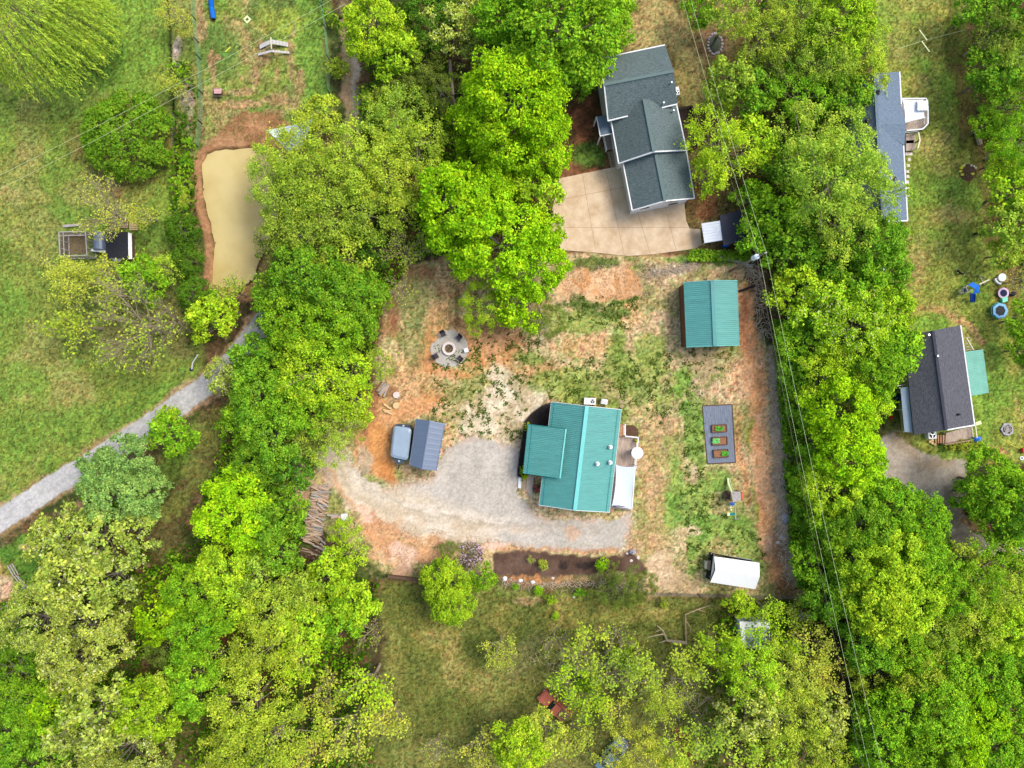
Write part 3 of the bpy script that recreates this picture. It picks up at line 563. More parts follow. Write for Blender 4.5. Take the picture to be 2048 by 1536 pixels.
q.prism([(cx.x+(p.x-cx.x)*.9, cx.y+(p.y-cx.y)*.92) for p in wv], -.2, 2.85); q.build('front_wing_wall', M['brownwall'], mh)
def deck(parent, outline, z, m, name='deck_floor', t=.16):
    pts = [P(x, y, z) for x, y in outline]; q = MB(); q.slab(pts, t)
    o = q.build(name, m, parent)
    if z > .5: each('deck_post', M['wood'], parent, [((p.x*.999, p.y*.999, (z-t)/2-.1), (.12, .12, z-t+.2)) for p in pts])
    return o
def railing(parent, pts, z, m, h=.95, name='railing', wd=.12, step=1.5):
    q = MB(); W = [P(x, y, z+h) for x, y in pts]
    for a, b in zip(W[:-1], W[1:]):
        q.bar(a, b, wd, .05); q.bar(a-Vector((0, 0, h-.12)), b-Vector((0, 0, h-.12)), .05, .05)
        n = max(1, int((b-a).length/step))
        for i in range(n+1):
            p = a.lerp(b, i/n); q.box((p.x, p.y, z+h/2), (.1, .1, h))
        k = max(2, int((b-a).length/.16))
        for i in range(1, k):
            p = a.lerp(b, i/k); q.box((p.x, p.y, z+h/2+.02), (.025, .025, h-.1))
    return q.build(name, m, parent)
# side deck
dk = thing('deck', P(1252, 940), 'weathered board deck with a white railing along the right side of the teal-roofed house', 'deck')
deck(dk, [(1231, 873), (1276, 875), (1269, 940), (1262, 1020), (1214, 1016)], .55, M['deckgrey'])
deck(dk, [(1234, 848), (1249, 849), (1250, 874), (1231, 872)], .42, M['decktan'], 'ramp')
deck(dk, [(1218, 1012), (1229, 1014), (1227, 1024), (1217, 1023)], .35, M['decktan'], 'step')
railing(dk, [(1250.5, 849), (1250.5, 872.5), (1277, 875), (1270, 940), (1264, 1017), (1234, 1013)], .55, M['white'])
um = thing('patio_umbrella', P(1266, 901), 'white round umbrella open at the rail of the side deck', 'umbrella')
p = P(1274.7, 906, 2.7); q = MB(); q.disc((p.x, p.y), .68, 2.62, 2.66, 24); q.add([(p.x+.68*math.cos(k*math.pi/4), p.y+.68*math.sin(k*math.pi/4), 2.66) for k in range(8)]+[(p.x, p.y, 2.85)], [(k, (k+1) % 8, 8) for k in range(8)]); q.build('canopy', M['white'], um)
MB().tube([(p.x, p.y, .55), (p.x, p.y, 2.7)], .03, 6).build('pole', M['woodgrey'], um); MB().disc((p.x, p.y), .25, .55, .65).build('base', M['dark'], um)
gc = thing('patio_chair', P(1268, 904, .55), 'dark patio chair beside the white deck umbrella', 'chair')
p = P(1267, 903.5, 1.0); MB().box((p.x, p.y, 1.0), (.5, .5, .06), .3).build('seat', M['navy'], gc); MB().box((p.x-.24, p.y+.05, 1.25), (.05, .5, .5), .3).build('backrest', M['navy'], gc)
each('leg', M['dark'], gc, [((p.x+i*.2, p.y+j*.2, .77), (.04, .04, .44)) for i in (-1, 1) for j in (-1, 1)])
ff = MB(); p = P(1272.5, 881, 1.1)
for i in range(26): a = random.uniform(0, 6.3); r = random.uniform(0, .26); ff.blob((p.x+r*math.cos(a), p.y+r*math.sin(a), 1.0+random.uniform(0, .25)), (.09, .09, .06), i, 5, 3)
fp = thing('potted_flowers', P(1272.5, 881, .55), 'pot of yellow flowers in the upper right corner of the side deck', 'potted plant'); ff.build('flowers', M['yellow'], fp); MB().disc((p.x, p.y), .14, .55, .95, 12, .2).build('pot', M['brownwall'], fp)
# sail awning: concave edges, sagging
def sail(name, label, cat, corners, m, sag=.35, pull=.13, pole=True, n=12):
    t = thing(name, corners[0] - Vector((0, 0, corners[0].z)), label, cat)
    q = MB(); vs = []; A, B, C_, D_ = corners; ce = (A+B+C_+D_)/4
    for j in range(n+1):
        for i in range(n+1):
            u, v = i/n, j/n; p = A.lerp(B, u).lerp(D_.lerp(C_, u), v)
            p = p.lerp(Vector((ce.x, p.y, p.z)), pull*4*v*(1-v)*(1 if True else 0)*abs(2*u-1)) ; p = p.lerp(Vector((p.x, ce.y, p.z)), pull*.5*4*u*(1-u)*abs(2*v-1))
            p.z -= sag*16*u*(1-u)*v*(1-v)*.6; vs.append(p)
    fs = [(j*(n+1)+i, j*(n+1)+i+1, (j+1)*(n+1)+i+1, (j+1)*(n+1)+i) for j in range(n) for i in range(n)]
    q.add(vs, fs); q.add([v-Vector((0, 0, .02)) for v in vs], [f[::-1] for f in fs]); q.build('canopy', m, t, smooth=True)
    if pole:
        for c in corners: MB().tube([(c.x, c.y, 0), (c.x, c.y, c.z+.05)], .045, 8).build('pole', M['white'], t)
    return t
sail('shade_sail', 'pale rectangular shade sail with curved edges over the lower end of the side deck', 'awning', [P(1232.5, 930, 3.0), P(1273.5, 932.5, 2.8), P(1262.5, 1018, 2.8), P(1224, 1011, 3.0)], M['bluefab'])
gb = thing('grill', P(1244, 1009, .55), 'dark covered grill under the lower edge of the pale shade sail', 'grill'); p = P(1245, 1008.5, 1.2)
MB().blob((p.x, p.y, 1.25), (.9, .24, .35), 3, 10, 6, .03).build('cover', M['dark'], gb); MB().box((p.x, p.y, .85), (1.3, .35, .6)).build('cart', M['dark'], gb)
# planter corner
pb = thing('planting_bed', P(1262, 860), 'small dark planting bed tucked between the deck ramp and its railing', 'planting bed')
MB().prism([tuple(P(x, y)[:2]) for x, y in ((1252, 850), (1266, 850), (1276, 858), (1277, 872), (1252, 871))], -.1, .08).build('soil', M['soil'], pb)
# air conditioners
def acunit(px, py, rot, w, d, label, h=.85, z0=0.05, fan=(0.22, 0), r=.24):
    p = P(px, py, h); t = thing('air_conditioner', (p.x, p.y, 0), label, 'air conditioner')
    m3 = Matrix.Rotation(rot, 3, 'Z'); MB().box((p.x, p.y, z0+h/2), (w, d, h), rot).build('cabinet', M['white'], t)
    f = m3 @ Vector((fan[0]*w, fan[1], 0)); q = MB(); q.disc((p.x+f.x, p.y+f.y), r, z0+h, z0+h+.015, 20); fn = q.build('fan_grille', M['dark'], t)
    q = MB()
    for k in range(3):
        a = k*2.094+.5; c = Vector((p.x+f.x+math.cos(a)*r*.5, p.y+f.y+math.sin(a)*r*.5, z0+h+.03)); q.box(c, (r*.75, r*.34, .02), a)
    q.build('fan_blade', M['chrome'], fn); return t
acunit(1180, 802.5, R_(-3), 1.35, .78, 'white heat pump with a dark fan grille behind the teal-roofed house')
t = thing('utility_box', P(1209, 803), 'small white covered box next to the heat pump behind the teal-roofed house', 'box'); p = P(1209, 803.5, .8)
MB().box((p.x, p.y, .4), (.72, .6, .78), R_(-10)).build('cabinet', M['whitefab'], t); MB().add([(p.x+.42*math.cos(k*math.pi/2+.6), p.y+.38*math.sin(k*math.pi/2+.6), .8) for k in range(4)]+[(p.x, p.y, .95)], [(k, (k+1) % 4, 4) for k in range(4)]).build('cover', M['white'], t)
# front path pieces
def slabthing(name, pts, z, m, label, cat, t=None, group=None):
    w4 = [P(x, y, z) for x, y in pts]; c = sum(w4, Vector())/len(w4)
    o = MB().slab(w4, t or (z+.1)).build(name, m, None, (c.x, c.y, 0)); return tag(o, label, cat, group)
slabthing('concrete_path', [(1055, 949), (1068, 951), (1064, 997), (1052, 980)], .12, M['conc2'], 'tan concrete entry path leading out from under the lower front wing', 'path')
slabthing('paver_path', [(1044, 955), (1054, 955), (1051, 978), (1043, 985)], .09, M['paver'], 'brown paver strip between the white slab and the concrete entry path', 'path')
slabthing('step_slab', [(1037, 955), (1043, 955.5), (1042, 977), (1036, 976)], .2, M['white'], 'white step slab at the lower left of the front wing', 'slab')
# --- garage
ZE, ZR = 2.9, 4.1
TL, TR, BR, BL = P(1367.3, 565, ZE), P(1474.3, 561, ZE), P(1479.2, 690.7, ZE), P(1372.7, 694.5, ZE); RA, RB = P(1424.3, 561, ZR), P(1429.8, 692, ZR)
gs = thing('garage', P(1422, 628), 'brown garage with a ribbed teal gable roof standing alone above the garden', 'garage')
q = MB(); walls_under(q, (TL, TR, BR, BL), ZE, (RA, RB, ZR), .12); q.build('wall', M['brownwall'], gs)
q = MB(); ribbed(q, TL, BL, RA, RB, 33); ribbed(q, BR, TR, RB, RA, 33); rf = q.build('roof', M['teal'], gs)
q = MB(); q.bar(RA+Vector((0, 0, .05)), RB+Vector((0, 0, .05)), .4, .07); q.build('ridge_cap', M['teal_dark'], rf)
[MB().bar(a, b, .05, .16).build('rake_trim', M['teal_pale'], rf) for a, b in ((TL, RA), (RA, TR), (BL, RB), (RB, BR))]
slabthing('step', [(1439, 692), (1450, 691.5), (1450, 696), (1439, 696.5)], .25, M['woodfresh'], 'wooden step at the lower wall of the standalone garage', 'step')
# --- shingle roof helper
def gable(parent, cs, rg, ZE, ZR, m, capm, wallm, inset=.35, wall=True, trim=None, t=.14):
    TL, TR, BR, BL = [P(x, y, ZE) for x, y in cs]; RA, RB = [P(x, y, ZR) for x, y in rg]
    if wall:
        q = MB(); walls_under(q, (TL, TR, BR, BL), ZE, (RA, RB, ZR), inset); q.build('wall', wallm, parent)
    q = MB(); q.slab([TL, BL, RB, RA], t); q.slab([BR, TR, RA, RB], t); rf = q.build('roof', m, parent)
    q = MB(); q.bar(RA+Vector((0, 0, .02)), RB+Vector((0, 0, .02)), .32, .05); q.build('ridge_cap', capm, rf)
    if trim:
        q = MB()
        for a, b in trim: 
            pts = dict(TL=TL, TR=TR, BR=BR, BL=BL, RA=RA, RB=RB); A, B = pts[a], pts[b]; q.bar(A+Vector((0, 0, -.05)), B+Vector((0, 0, -.05)), .13, .2)
        q.build('fascia', M['white'], rf)
    return rf
nh = thing('house', P(1290, 250), 'long grey-green shingled house with three joined roofs above the concrete parking pad', 'house')
# E-W block (ridge runs across): corners given so that ridge joins west and east ends
gable(nh, [(1216, 241.7), (1196, 118), (1330, 90), (1354.8, 208)], [(1208, 169), (1347.6, 142)], 4.7, 7.1, M['shade_n'], M['ridge_n'], M['white'], trim=(('TR', 'BR'), ('TL', 'BL'), ('TL', 'RA'), ('RA', 'TR')))
r2 = gable(nh, [(1219, 225), (1351, 200), (1373, 300.5), (1237.4, 327)], [(1287.8, 198.3), (1307.7, 303.5)], 3.65, 5.9, M['shade_n'], M['ridge_n'], M['white'], trim=(('BL', 'RB'), ('RB', 'BR'), ('TR', 'BR'), ('TL', 'BL')))
gable(nh, [(1244, 316), (1371, 292), (1388.6, 396.4), (1264.4, 421)], [(1309.6, 300), (1330, 402)], 3.2, 5.1, M['shade_n'], M['ridge_n'], M['white'], inset=.3, trim=(('BL', 'RB'), ('RB', 'BR'), ('TR', 'BR'), ('TL', 'BL')))
for x in (1290, 1347): c = P(x, 409 if x > 1300 else 417, 2.5); MB().box((c.x, c.y+.1, 2.3), (1.0, .08, .6), R_(11)).build('window', M['glass'], nh)
for x, y, z in ((1342.5, 166, 6.5), (1327, 206.5, 5.3), (1346.5, 222, 4.5)): cyl_part('vent_pipe', x, y, z, .09, .5, M['chrome'], nh, 8)
# porch
pc = [P(1193, 233.5, 2.9), P(1214, 229.5, 3.2), P(1225, 267, 3.2), P(1200.5, 272.5, 2.9)]
q = MB(); q.slab(pc, .12); pr = q.build('porch_roof', M['shade_b'], nh); q = MB(); q.bar(pc[0], pc[3], .1, .14); q.bar(pc[3], pc[2], .1, .14); q.build('fascia', M['white'], pr)
each('porch_post', M['white'], nh, [((p.x, p.y, 1.4), (.14, .14, 2.8)) for p in (pc[0], pc[3])])
for i in range(5):
    y0 = 270+i*6; z = .95-.17*i; MB().slab([P(1209+i*1.1, y0, z), P(1224+i*1.1, y0-3, z), P(1225.2+i*1.1, y0+2.8, z), P(1210.2+i*1.1, y0+5.8, z)], .12).build('step', M['deckgrey'], nh)
railing(nh, [(1207.5, 271), (1213, 299)], .7, M['white'], .8); railing(nh, [(1223.5, 268), (1228, 296)], .7, M['white'], .8)
# pavers by the porch
k = 0
for r in range(6):
    for c in range(3):
        x = 1214+c*6.3+r*1.3; y = 304+r*5.2-c*.9
        o = slabthing('paving_stone', [(x, y), (x+5.2, y-.8), (x+6.1, y+3.4), (x+.9, y+4.3)], .05, M['paver'], 'square brown paving stone in the porch path beside the grey-green house', 'paving stone', .1, 'paving stones of the porch path')
dd = thing('deck', P(1375, 250), 'dark stained deck with built-in rail behind the grey-green house', 'deck')
deck(dd, [(1357, 216), (1384, 212), (1387, 237), (1399, 239), (1396, 292), (1371, 298)], .9, M['deckdark']); railing(dd, [(1357, 216), (1384, 212), (1387, 237), (1399, 239), (1396, 290)], .9, M['deckdark'], .8, wd=.16)
acunit(1354.5, 182, R_(-80), .95, .5, 'grey-white condenser against the right wall of the grey-green house', .9, fan=(.15, 0), r=.2)
slabthing('parking_pad', [(1119, 356.7), (1241, 331.5), (1262, 395), (1366, 378), (1372, 440), (1379, 457), (1400, 458), (1404, 490), (1391, 497), (1310, 508), (1257, 512), (1190, 505), (1124, 500), (1106, 470), (1102, 430)], .07, M['conc'], 'wide stained concrete parking pad below the grey-green house', 'parking pad')
padp = [o for o in bpy.data.objects if o.name.startswith('parking_pad')][0]; M['joint'] = mat('joint_dirt', C3(150, 122, 92), .95, .2); M['stain'] = mat('oil_stain', C3(158, 134, 106), .9, .12, 2)
for a, b in (((1118, 400), (1258, 372)), ((1112, 455), (1385, 455)), ((1165, 350), (1192, 503)), ((1212, 340), (1248, 508)), ((1275, 424), (1300, 506)), ((1330, 410), (1352, 500))): MB().bar(P(*a, .071), P(*b, .071), .035, .006).build('control_joint', M['joint'], padp)
q = MB()  # small shed
sh = thing('shed', P(1462, 458), 'small dark-roofed shed with a white corrugated lean-to, right of the concrete pad', 'shed')
a, b, c, d = P(1439.5, 431, 2.4), P(1486, 419, 2.7), P(1492, 482, 2.7), P(1447, 491, 2.4)
MB().slab([a, d, c, b], .12).build('roof', M['ridge_e'], sh); q.prism([(p.x, p.y) for p in (P(1443, 434), P(1480, 424), P(1484, 472), P(1449, 482))], -.2, 2.2); q.build('wall', M['wooddark'], sh)
a, b, c, d = P(1403, 447, 1.9), P(1441, 441, 2.3), P(1447, 480, 2.3), P(1409, 486.5, 1.9)
q = MB(); ribbed(q, a, d, b, c, 7, .05); q.build('lean_to_roof', M['whitefab'], sh); q = MB(); [q.box((p.x, p.y, .9), (.1, .1, 1.9)) for p in (a*.998, d*.998)]; q.build('post', M['wood'], sh)
slabthing('blue_tarp', [(1447, 490), (1458, 487.5), (1458, 492), (1448, 494)], .5, M['blue'], 'blue tarp scrap at the lower wall of the small dark-roofed shed', 'tarp')
# --- NE house under the trees
ne = thing('house', P(1757, 297), 'blue-grey shingled house half hidden under trees at upper right', 'house')
gable(ne, [(1700, 150), (1799, 143.5), (1815, 441.5), (1720, 446)], [(1749, 146), (1766, 443)], 3.2, 5.0, M['shade_b'], M['shade_b'], M['white'], trim=(('TR', 'BR'), ('BL', 'RB'), ('RB', 'BR')))
a, b, c, d = P(1803, 207, 3.22), P(1811.5, 247, 3.9), P(1809, 292, 3.22), P(1752, 250, 5.0)
MB().add([a, b, c, d, a-Vector((0, 0, .12)), b-Vector((0, 0, .12)), c-Vector((0, 0, .12))], [(0, 1, 3), (1, 2, 3), (0, 4, 5, 1), (1, 5, 6, 2)]).build('cross_gable_roof', M['shade_b'], ne)
for x, y, z in ((1754.5, 186, 4.9), (1736.5, 241, 4.5), (1735, 207, 4.5), (1787, 358, 4.0)): cyl_part('roof_vent', x, y, z, .28, .3, M['dark'], ne, 10)
d2 = thing('deck', P(1830, 240), 'white railed deck with a white canopy on the right side of the blue-grey house', 'deck')
deck(d2, [(1803, 198), (1853, 197), (1856, 247), (1846, 258), (1812, 262)], .9, M['deckgrey']); deck(d2, [(1812, 268), (1830, 266), (1829, 300), (1812, 302)], .4, M['deckgrey'], 'lower_landing')
railing(d2, [(1803, 197), (1853, 197), (1856, 216), (1856, 247), (1846, 258), (1814, 261)], .9, M['white'], .9, wd=.14); railing(d2, [(1837, 264), (1840, 280), (1836, 296)], .3, M['cream'], .9, wd=.16)
for i in range(3): MB().slab([P(1811.5, 281+i*6, .4-.12*i), P(1828, 280+i*6, .4-.12*i), P(1828, 286+i*6, .4-.12*i), P(1811.5, 287+i*6, .4-.12*i)], .1).build('step', M['woodgrey'], d2)
sail('canopy', 'white fabric canopy over the railed deck of the blue-grey house', 'awning', [P(1805, 199, 2.9), P(1847, 199, 2.7), P(1850, 236, 2.7), P(1810, 246, 2.9)], M['whitefab'], .3, .1)
tb = thing('patio_table', P(1833, 218, .9), 'square white table on the railed deck of the blue-grey house', 'table'); p = P(1834, 219, 1.8); 
MB().box((p.x, p.y, 2.95), (1.2, 1.1, .05)).build('top', M['white'], tb); MB().box((p.x, p.y, 1.95), (.1, .1, 2.0)).build('leg', M['white'], tb)
for i, (x, y) in enumerate([(1818, 308), (1818.5, 319), (1817, 331), (1815.5, 343), (1816, 353), (1815.5, 364), (1816, 377), (1817, 390)]):
    w_ = 7 if i == 0 else 3
    slabthing('stepping_stone', [(x-w_, y-3), (x+w_-.5, y-3), (x+w_, y+2.6), (x-w_, y+2.8)], .06, M['stone'], 'pale square stepping stone along the right wall of the blue-grey house' if i else 'larger pale slab at the foot of the deck steps, first of the stepping stones', 'stepping stone', .1, 'stepping stones along the blue-grey house')
# clothesline / swing frame
cl = thing('clothes_line', P(1848, 80), 'clothes line of two pale bars and a long wire on the upper right lawn', 'clothes line')
for (a, b) in (((1838.5, 60), (1854, 81)), ((1843, 82.5), (1859, 104))):
    A, B = P(*a, 1.9), P(*b, 1.9); MB().bar(A, B, .1, .1).build('crossbar', M['paley'], cl); m_ = (A+B)/2; MB().box((m_.x, m_.y, .95), (.09, .09, 1.9)).build('post', M['paley'], cl)
MB().tube([P(1796, 98, 1.9), P(1850, 80, 1.75), P(1930, 60, 1.9)], .025, 4).build('line', M['wire'], cl)
# --- east house
eh = thing('house', P(1880, 770), 'charcoal shingled house with an old teal lean-to on its right wall', 'house')
gable(eh, [(1808, 672), (1921, 650.5), (1949, 850), (1828, 870)], [(1866, 661), (1892.7, 860)], 3.2, 4.9, M['shade_e'], M['ridge_e'], M['cream'], trim=(('TR', 'BR'), ('RB', 'BR')))
a, b, c, d = P(1930.5, 703.7, 3.0), P(1966, 698.7, 2.3), P(1977.7, 785.5, 2.3), P(1942, 792, 3.0)
q = MB(); ribbed(q, b, c, a, d, 22, .045); q.build('lean_to_roof', M['teal_old'], eh); q = MB(); [q.box((p.x, p.y, 1.15), (.12, .12, 2.2)) for p in (b, c, b.lerp(c, .5))]; q.build('lean_to_post', M['wood'], eh)
a, b, c, d = P(1801, 776, 2.6), P(1817, 773, 2.95), P(1830, 866, 2.95), P(1809, 863.5, 2.6)
q = MB(); q.slab([a, d, c, b], .08); q.build('porch_roof', M['trailer'], eh); q = MB(); [q.box((p.x, p.y, 1.25), (.12, .12, 2.5)) for p in (a, d, a.lerp(d, .5))]; q.build('porch_post', M['cream'], eh)
cyl_part('vent_pipe', 1917, 829, 4.3, .12, .5, M['dark'], eh, 8); cyl_part('vent_pipe', 1856, 670, 4.8, .12, .5, M['chrome'], eh, 8); cyl_part('vent_pipe', 1873.5, 712, 4.95, .1, .5, M['chrome'], eh, 8)
for i, x in enumerate(range(4)): MB().bar(P(1797-x, 745+x*9, 2.3), P(1812-x*.3, 742+x*9, 2.3), .06, .08).build('awning_beam', M['white'], eh)
q = MB(); [q.bar(P(1930+i*.6, 676+i*6, 1.2), P(1940+i*2, 675+i*6, 1.2), .1, .06) for i in range(5)]; q.build('side_rack', M['woodgrey'], eh)
MB().bar(P(1933, 676, 1.3), P(1947, 700, 1.3), .1, .1).build('side_rail', M['cream'], eh)
d3 = thing('deck', P(1915, 870), 'brown board deck with stairs at the lower end of the charcoal house', 'deck')
deck(d3, [(1892, 866), (1945, 852), (1948, 872), (1940, 880), (1891, 888)], .8, M['deckgrey'])
for i in range(4): MB().slab([P(1886-5*i, 870, .66-.15*i), P(1891-5*i, 870, .66-.15*i), P(1891-5*i, 886.5, .66-.15*i), P(1886-5*i, 886.5, .66-.15*i)], .12).build('stair_tread', M['decktan'], d3)
railing(d3, [(1951, 852), (1954, 875)], .8, M['cream'], .8); railing(d3, [(1890, 889), (1940, 881)], .8, M['wood'], .8)
acunit(1864.5, 870, R_(5), .95, .9, 'square white condenser at the lower wall of the charcoal house', .8, fan=(0, 0), r=.34)
# --- carport and trailer
cp = thing('carport', P(853, 890), 'blue-grey metal gable carport standing beside the covered trailer', 'carport')
cs = [P(832.5, 838, 2.6), P(889.8, 847.4, 2.6), P(872.6, 941.3, 2.6), P(818.9, 929.8, 2.6)]; ra, rb = P(859.7, 841, 3.3), P(843.5, 938.6, 3.3)
q = MB(); ribbed(q, cs[0], cs[3], ra, rb, 9, .006, .05); ribbed(q, cs[2], cs[1], rb, ra, 9, .006, .05); rf = q.build('roof', M['carport'], cp)
q = MB(); q.bar(ra+Vector((0, 0, .02)), rb+Vector((0, 0, .02)), .12, .03); q.build('ridge_cap', M['carport'], rf)
q = MB(); q.bar(cs[0]-Vector((0, 0, .06)), cs[3]-Vector((0, 0, .06)), .06, .2); q.bar(cs[1]-Vector((0, 0, .06)), cs[2]-Vector((0, 0, .06)), .06, .2); q.build('eave_trim', M['carport'], rf)
for i in range(4):
    for a, b in ((cs[0], cs[3]), (cs[1], cs[2])):
        p = a.lerp(b, .03+.94*i/3); MB().box((p.x, p.y, 1.25), (.09, .09, 2.6)).build('post', M['white'], cp)
q = MB(); ce = sum(cs, Vector())/4; q.prism([(ce.x+(p.x-ce.x)*.9, ce.y+(p.y-ce.y)*.9) for p in cs], 1.0, 2.3); q.build('side_panel', M['trailer_d'], cp)
tr = thing('covered_trailer', P(803, 889), 'pale blue round-cornered enclosed trailer parked against the carport', 'trailer')
def rounded(pts, r, n=4):
    out = []; k = len(pts)
    for i in range(k):
        p, a, b = Vector(pts[i]), Vector(pts[i-1]), Vector(pts[(i+1) % k]); da = (a-p).normalized(); db = (b-p).normalized()
        for j in range(n+1):
            t = j/n; s = p+da*r; e = p+db*r; out.append(s.lerp(p, t).lerp(p.lerp(e, t), t))
    return out
tb_ = rounded([P(787.3, 851.7, 2.2), P(822.9, 856.8, 2.2), P(815.5, 921, 2.2), P(780.4, 913.5, 2.2)], .45)
MB().prism([(p.x, p.y) for p in tb_][::-1], .5, 2.1).build('body', M['trailer_d'], tr)
ce = sum(tb_, Vector())/len(tb_); q = MB(); n = len(tb_); lo = [(ce.x+(p.x-ce.x)*1.02, ce.y+(p.y-ce.y)*1.01, 2.1) for p in tb_]; hi = [(ce.x+(p.x-ce.x)*.8, ce.y+(p.y-ce.y)*.85, 2.26) for p in tb_]
q.add(lo+hi, [(i, (i+1) % n, n+(i+1) % n, n+i) for i in range(n)]+[tuple(range(n, 2*n))]); q.build('roof', M['trailer'], tr, smooth=False)
MB().prism([tuple(P(x, y, 1.6)[:2]) for x, y in ((784, 914), (813, 920), (806, 925), (798, 929), (790, 922))][::-1], .6, 1.75).build('nose', M['trailer_d'], tr)
MB().prism([tuple(P(x, y, 1.9)[:2]) for x, y in ((788, 850), (795, 848.3), (818, 851), (823, 857))][::-1], .6, 1.95).build('rear_cap', M['trailer_d'], tr)
for x, y in ((807, 851.5), (798, 922)): cyl_part('cap', x, y, 1.97, .12, .1, M['chrome'], tr, 10)
for s in (-1, 1):
    p = ce+Vector((s*1.0, 0, 0)); q = MB(); q.tube([(p.x-.1, p.y, .35), (p.x+.1, p.y, .35)], .35, 14); q.build('wheel', M['dark'], tr)
p = P(798, 937, .5); MB().bar(P(798, 928, .55), P(797, 938, .55), .1, .1).build('drawbar', M['dark'], tr)
# --- white tent
tn = thing('tent', P(1470, 1145), 'white gabled fabric shelter on the lawn at the lower right corner of the yard', 'tent')
E = [P(1429, 1109, 2.2), P(1519, 1125.5, 2.2), P(1510.5, 1178.5, 2.3), P(1420.5, 1164.5, 2.3)]; R = [P(1431, 1139, 2.9), P(1519.5, 1153.5, 2.9)]
q = MB(); q.slab([E[0]+(E[3]-E[0])*.07, R[0], R[1], E[1]], .04); q.slab([E[3], E[2], R[1], R[0]], .04); q.build('roof', M['white'], tn)
g0 = [P(1427.5, 1106.5, 2.0), P(1505, 1121, 2.0), P(1506, 1170, 2.0), P(1421, 1157, 2.0)]
q = MB(); b0 = [P(1429, 1107, 0), P(1500, 1118, 0), P(1502, 1172, 0), P(1424, 1160, 0)]
q.add(b0+g0+[R[0]-Vector((.1, 0, .15)), R[1]-Vector((.2, 0, .15))], [(0, 4, 5, 1), (2, 6, 7, 3), (3, 7, 8, 4, 0), (1, 5, 9, 6, 2)]); q.build('wall', M['whitefab'], tn)
slabthing('tent_shadow_slab', [(1418, 1104), (1430, 1106), (1424, 1160), (1411, 1156)], .03, M['dark'], 'dark slab standing in for the shadow along the left side of the white tent', 'painted shadow', .05)  # dark slab stands in for the tent's shadow; no sheet lies there
slabthing('crate', [(1411, 1122), (1422, 1122), (1420, 1141), (1410, 1138)], .4, M['wood'], 'pinkish wooden step crate at the left side of the white tent', 'crate')
slabthing('crate', [(1410.4, 1123), (1415, 1122.6), (1414, 1138), (1409.5, 1137)], .55, M['cream'], 'narrow cream box against the wooden step crate by the white tent', 'box')
# ------------------------------------------------------------------ trees
def npmesh(name, V, F4, m):
    me = bpy.data.meshes.new(name); me.vertices.add(len(V)); me.vertices.foreach_set('co', np.asarray(V, np.float32).ravel())
    me.loops.add(F4.size); me.loops.foreach_set('vertex_index', F4.ravel().astype(np.int32))
    me.polygons.add(len(F4)); me.polygons.foreach_set('loop_start', np.arange(0, F4.size, 4, dtype=np.int32)); me.polygons.foreach_set('loop_total', np.full(len(F4), 4, np.int32))
    me.update(calc_edges=True); me.materials.append(m); return me
def leafcards(name, Cn, Nn, size, aspect, m, rs, axis=None):
    n = len(Cn); Nn = Nn/np.maximum(1e-6, np.linalg.norm(Nn, axis=1, keepdims=True))
    r = rs.normal(size=(n, 3)) if axis is None else axis
    u = np.cross(Nn, r) if axis is None else axis - Nn*(axis*Nn).sum(1, keepdims=True)
    u /= np.maximum(1e-6, np.linalg.norm(u, axis=1, keepdims=True)); v = np.cross(Nn, u)
    s = (size*rs.uniform(.6, 1.35, n))[:, None]
    fold = Nn*s*0.22
    V = np.stack([Cn+u*s, Cn+v*s*aspect+fold, Cn-u*s, Cn-v*s*aspect+fold], 1).reshape(-1, 3)
    return npmesh(name, V, np.arange(4*n).reshape(-1, 4), m)
def lobes(R, zc, Rz, n, rs, rl=(.26, .42), low=-.35, rough=.2):
    out = []; ph = rs.uniform(0, 6.28, 3)
    for i in range(n):
        z = low+(1-low)*((i+.5)/n); z = min(.98, z+rs.uniform(-.1, .1)); a = i*2.39996+rs.uniform(-.5, .5); h = math.sqrt(max(0, 1-z*z)); k = rs.uniform(*rl)*R
        edge = 1+rough*(.5*math.sin(2*a+ph[0])+.4*math.sin(3*a+ph[1])+.4*math.sin(5*a+ph[2]))
        f = rs.uniform(1-rough, 1.02+rough*.7)*edge; out.append((np.array([math.cos(a)*h*(R-k*.8)*f, math.sin(a)*h*(R-k*.8)*f, zc+z*(Rz-k*.6)*min(f, 1.08)]), k))
    return out
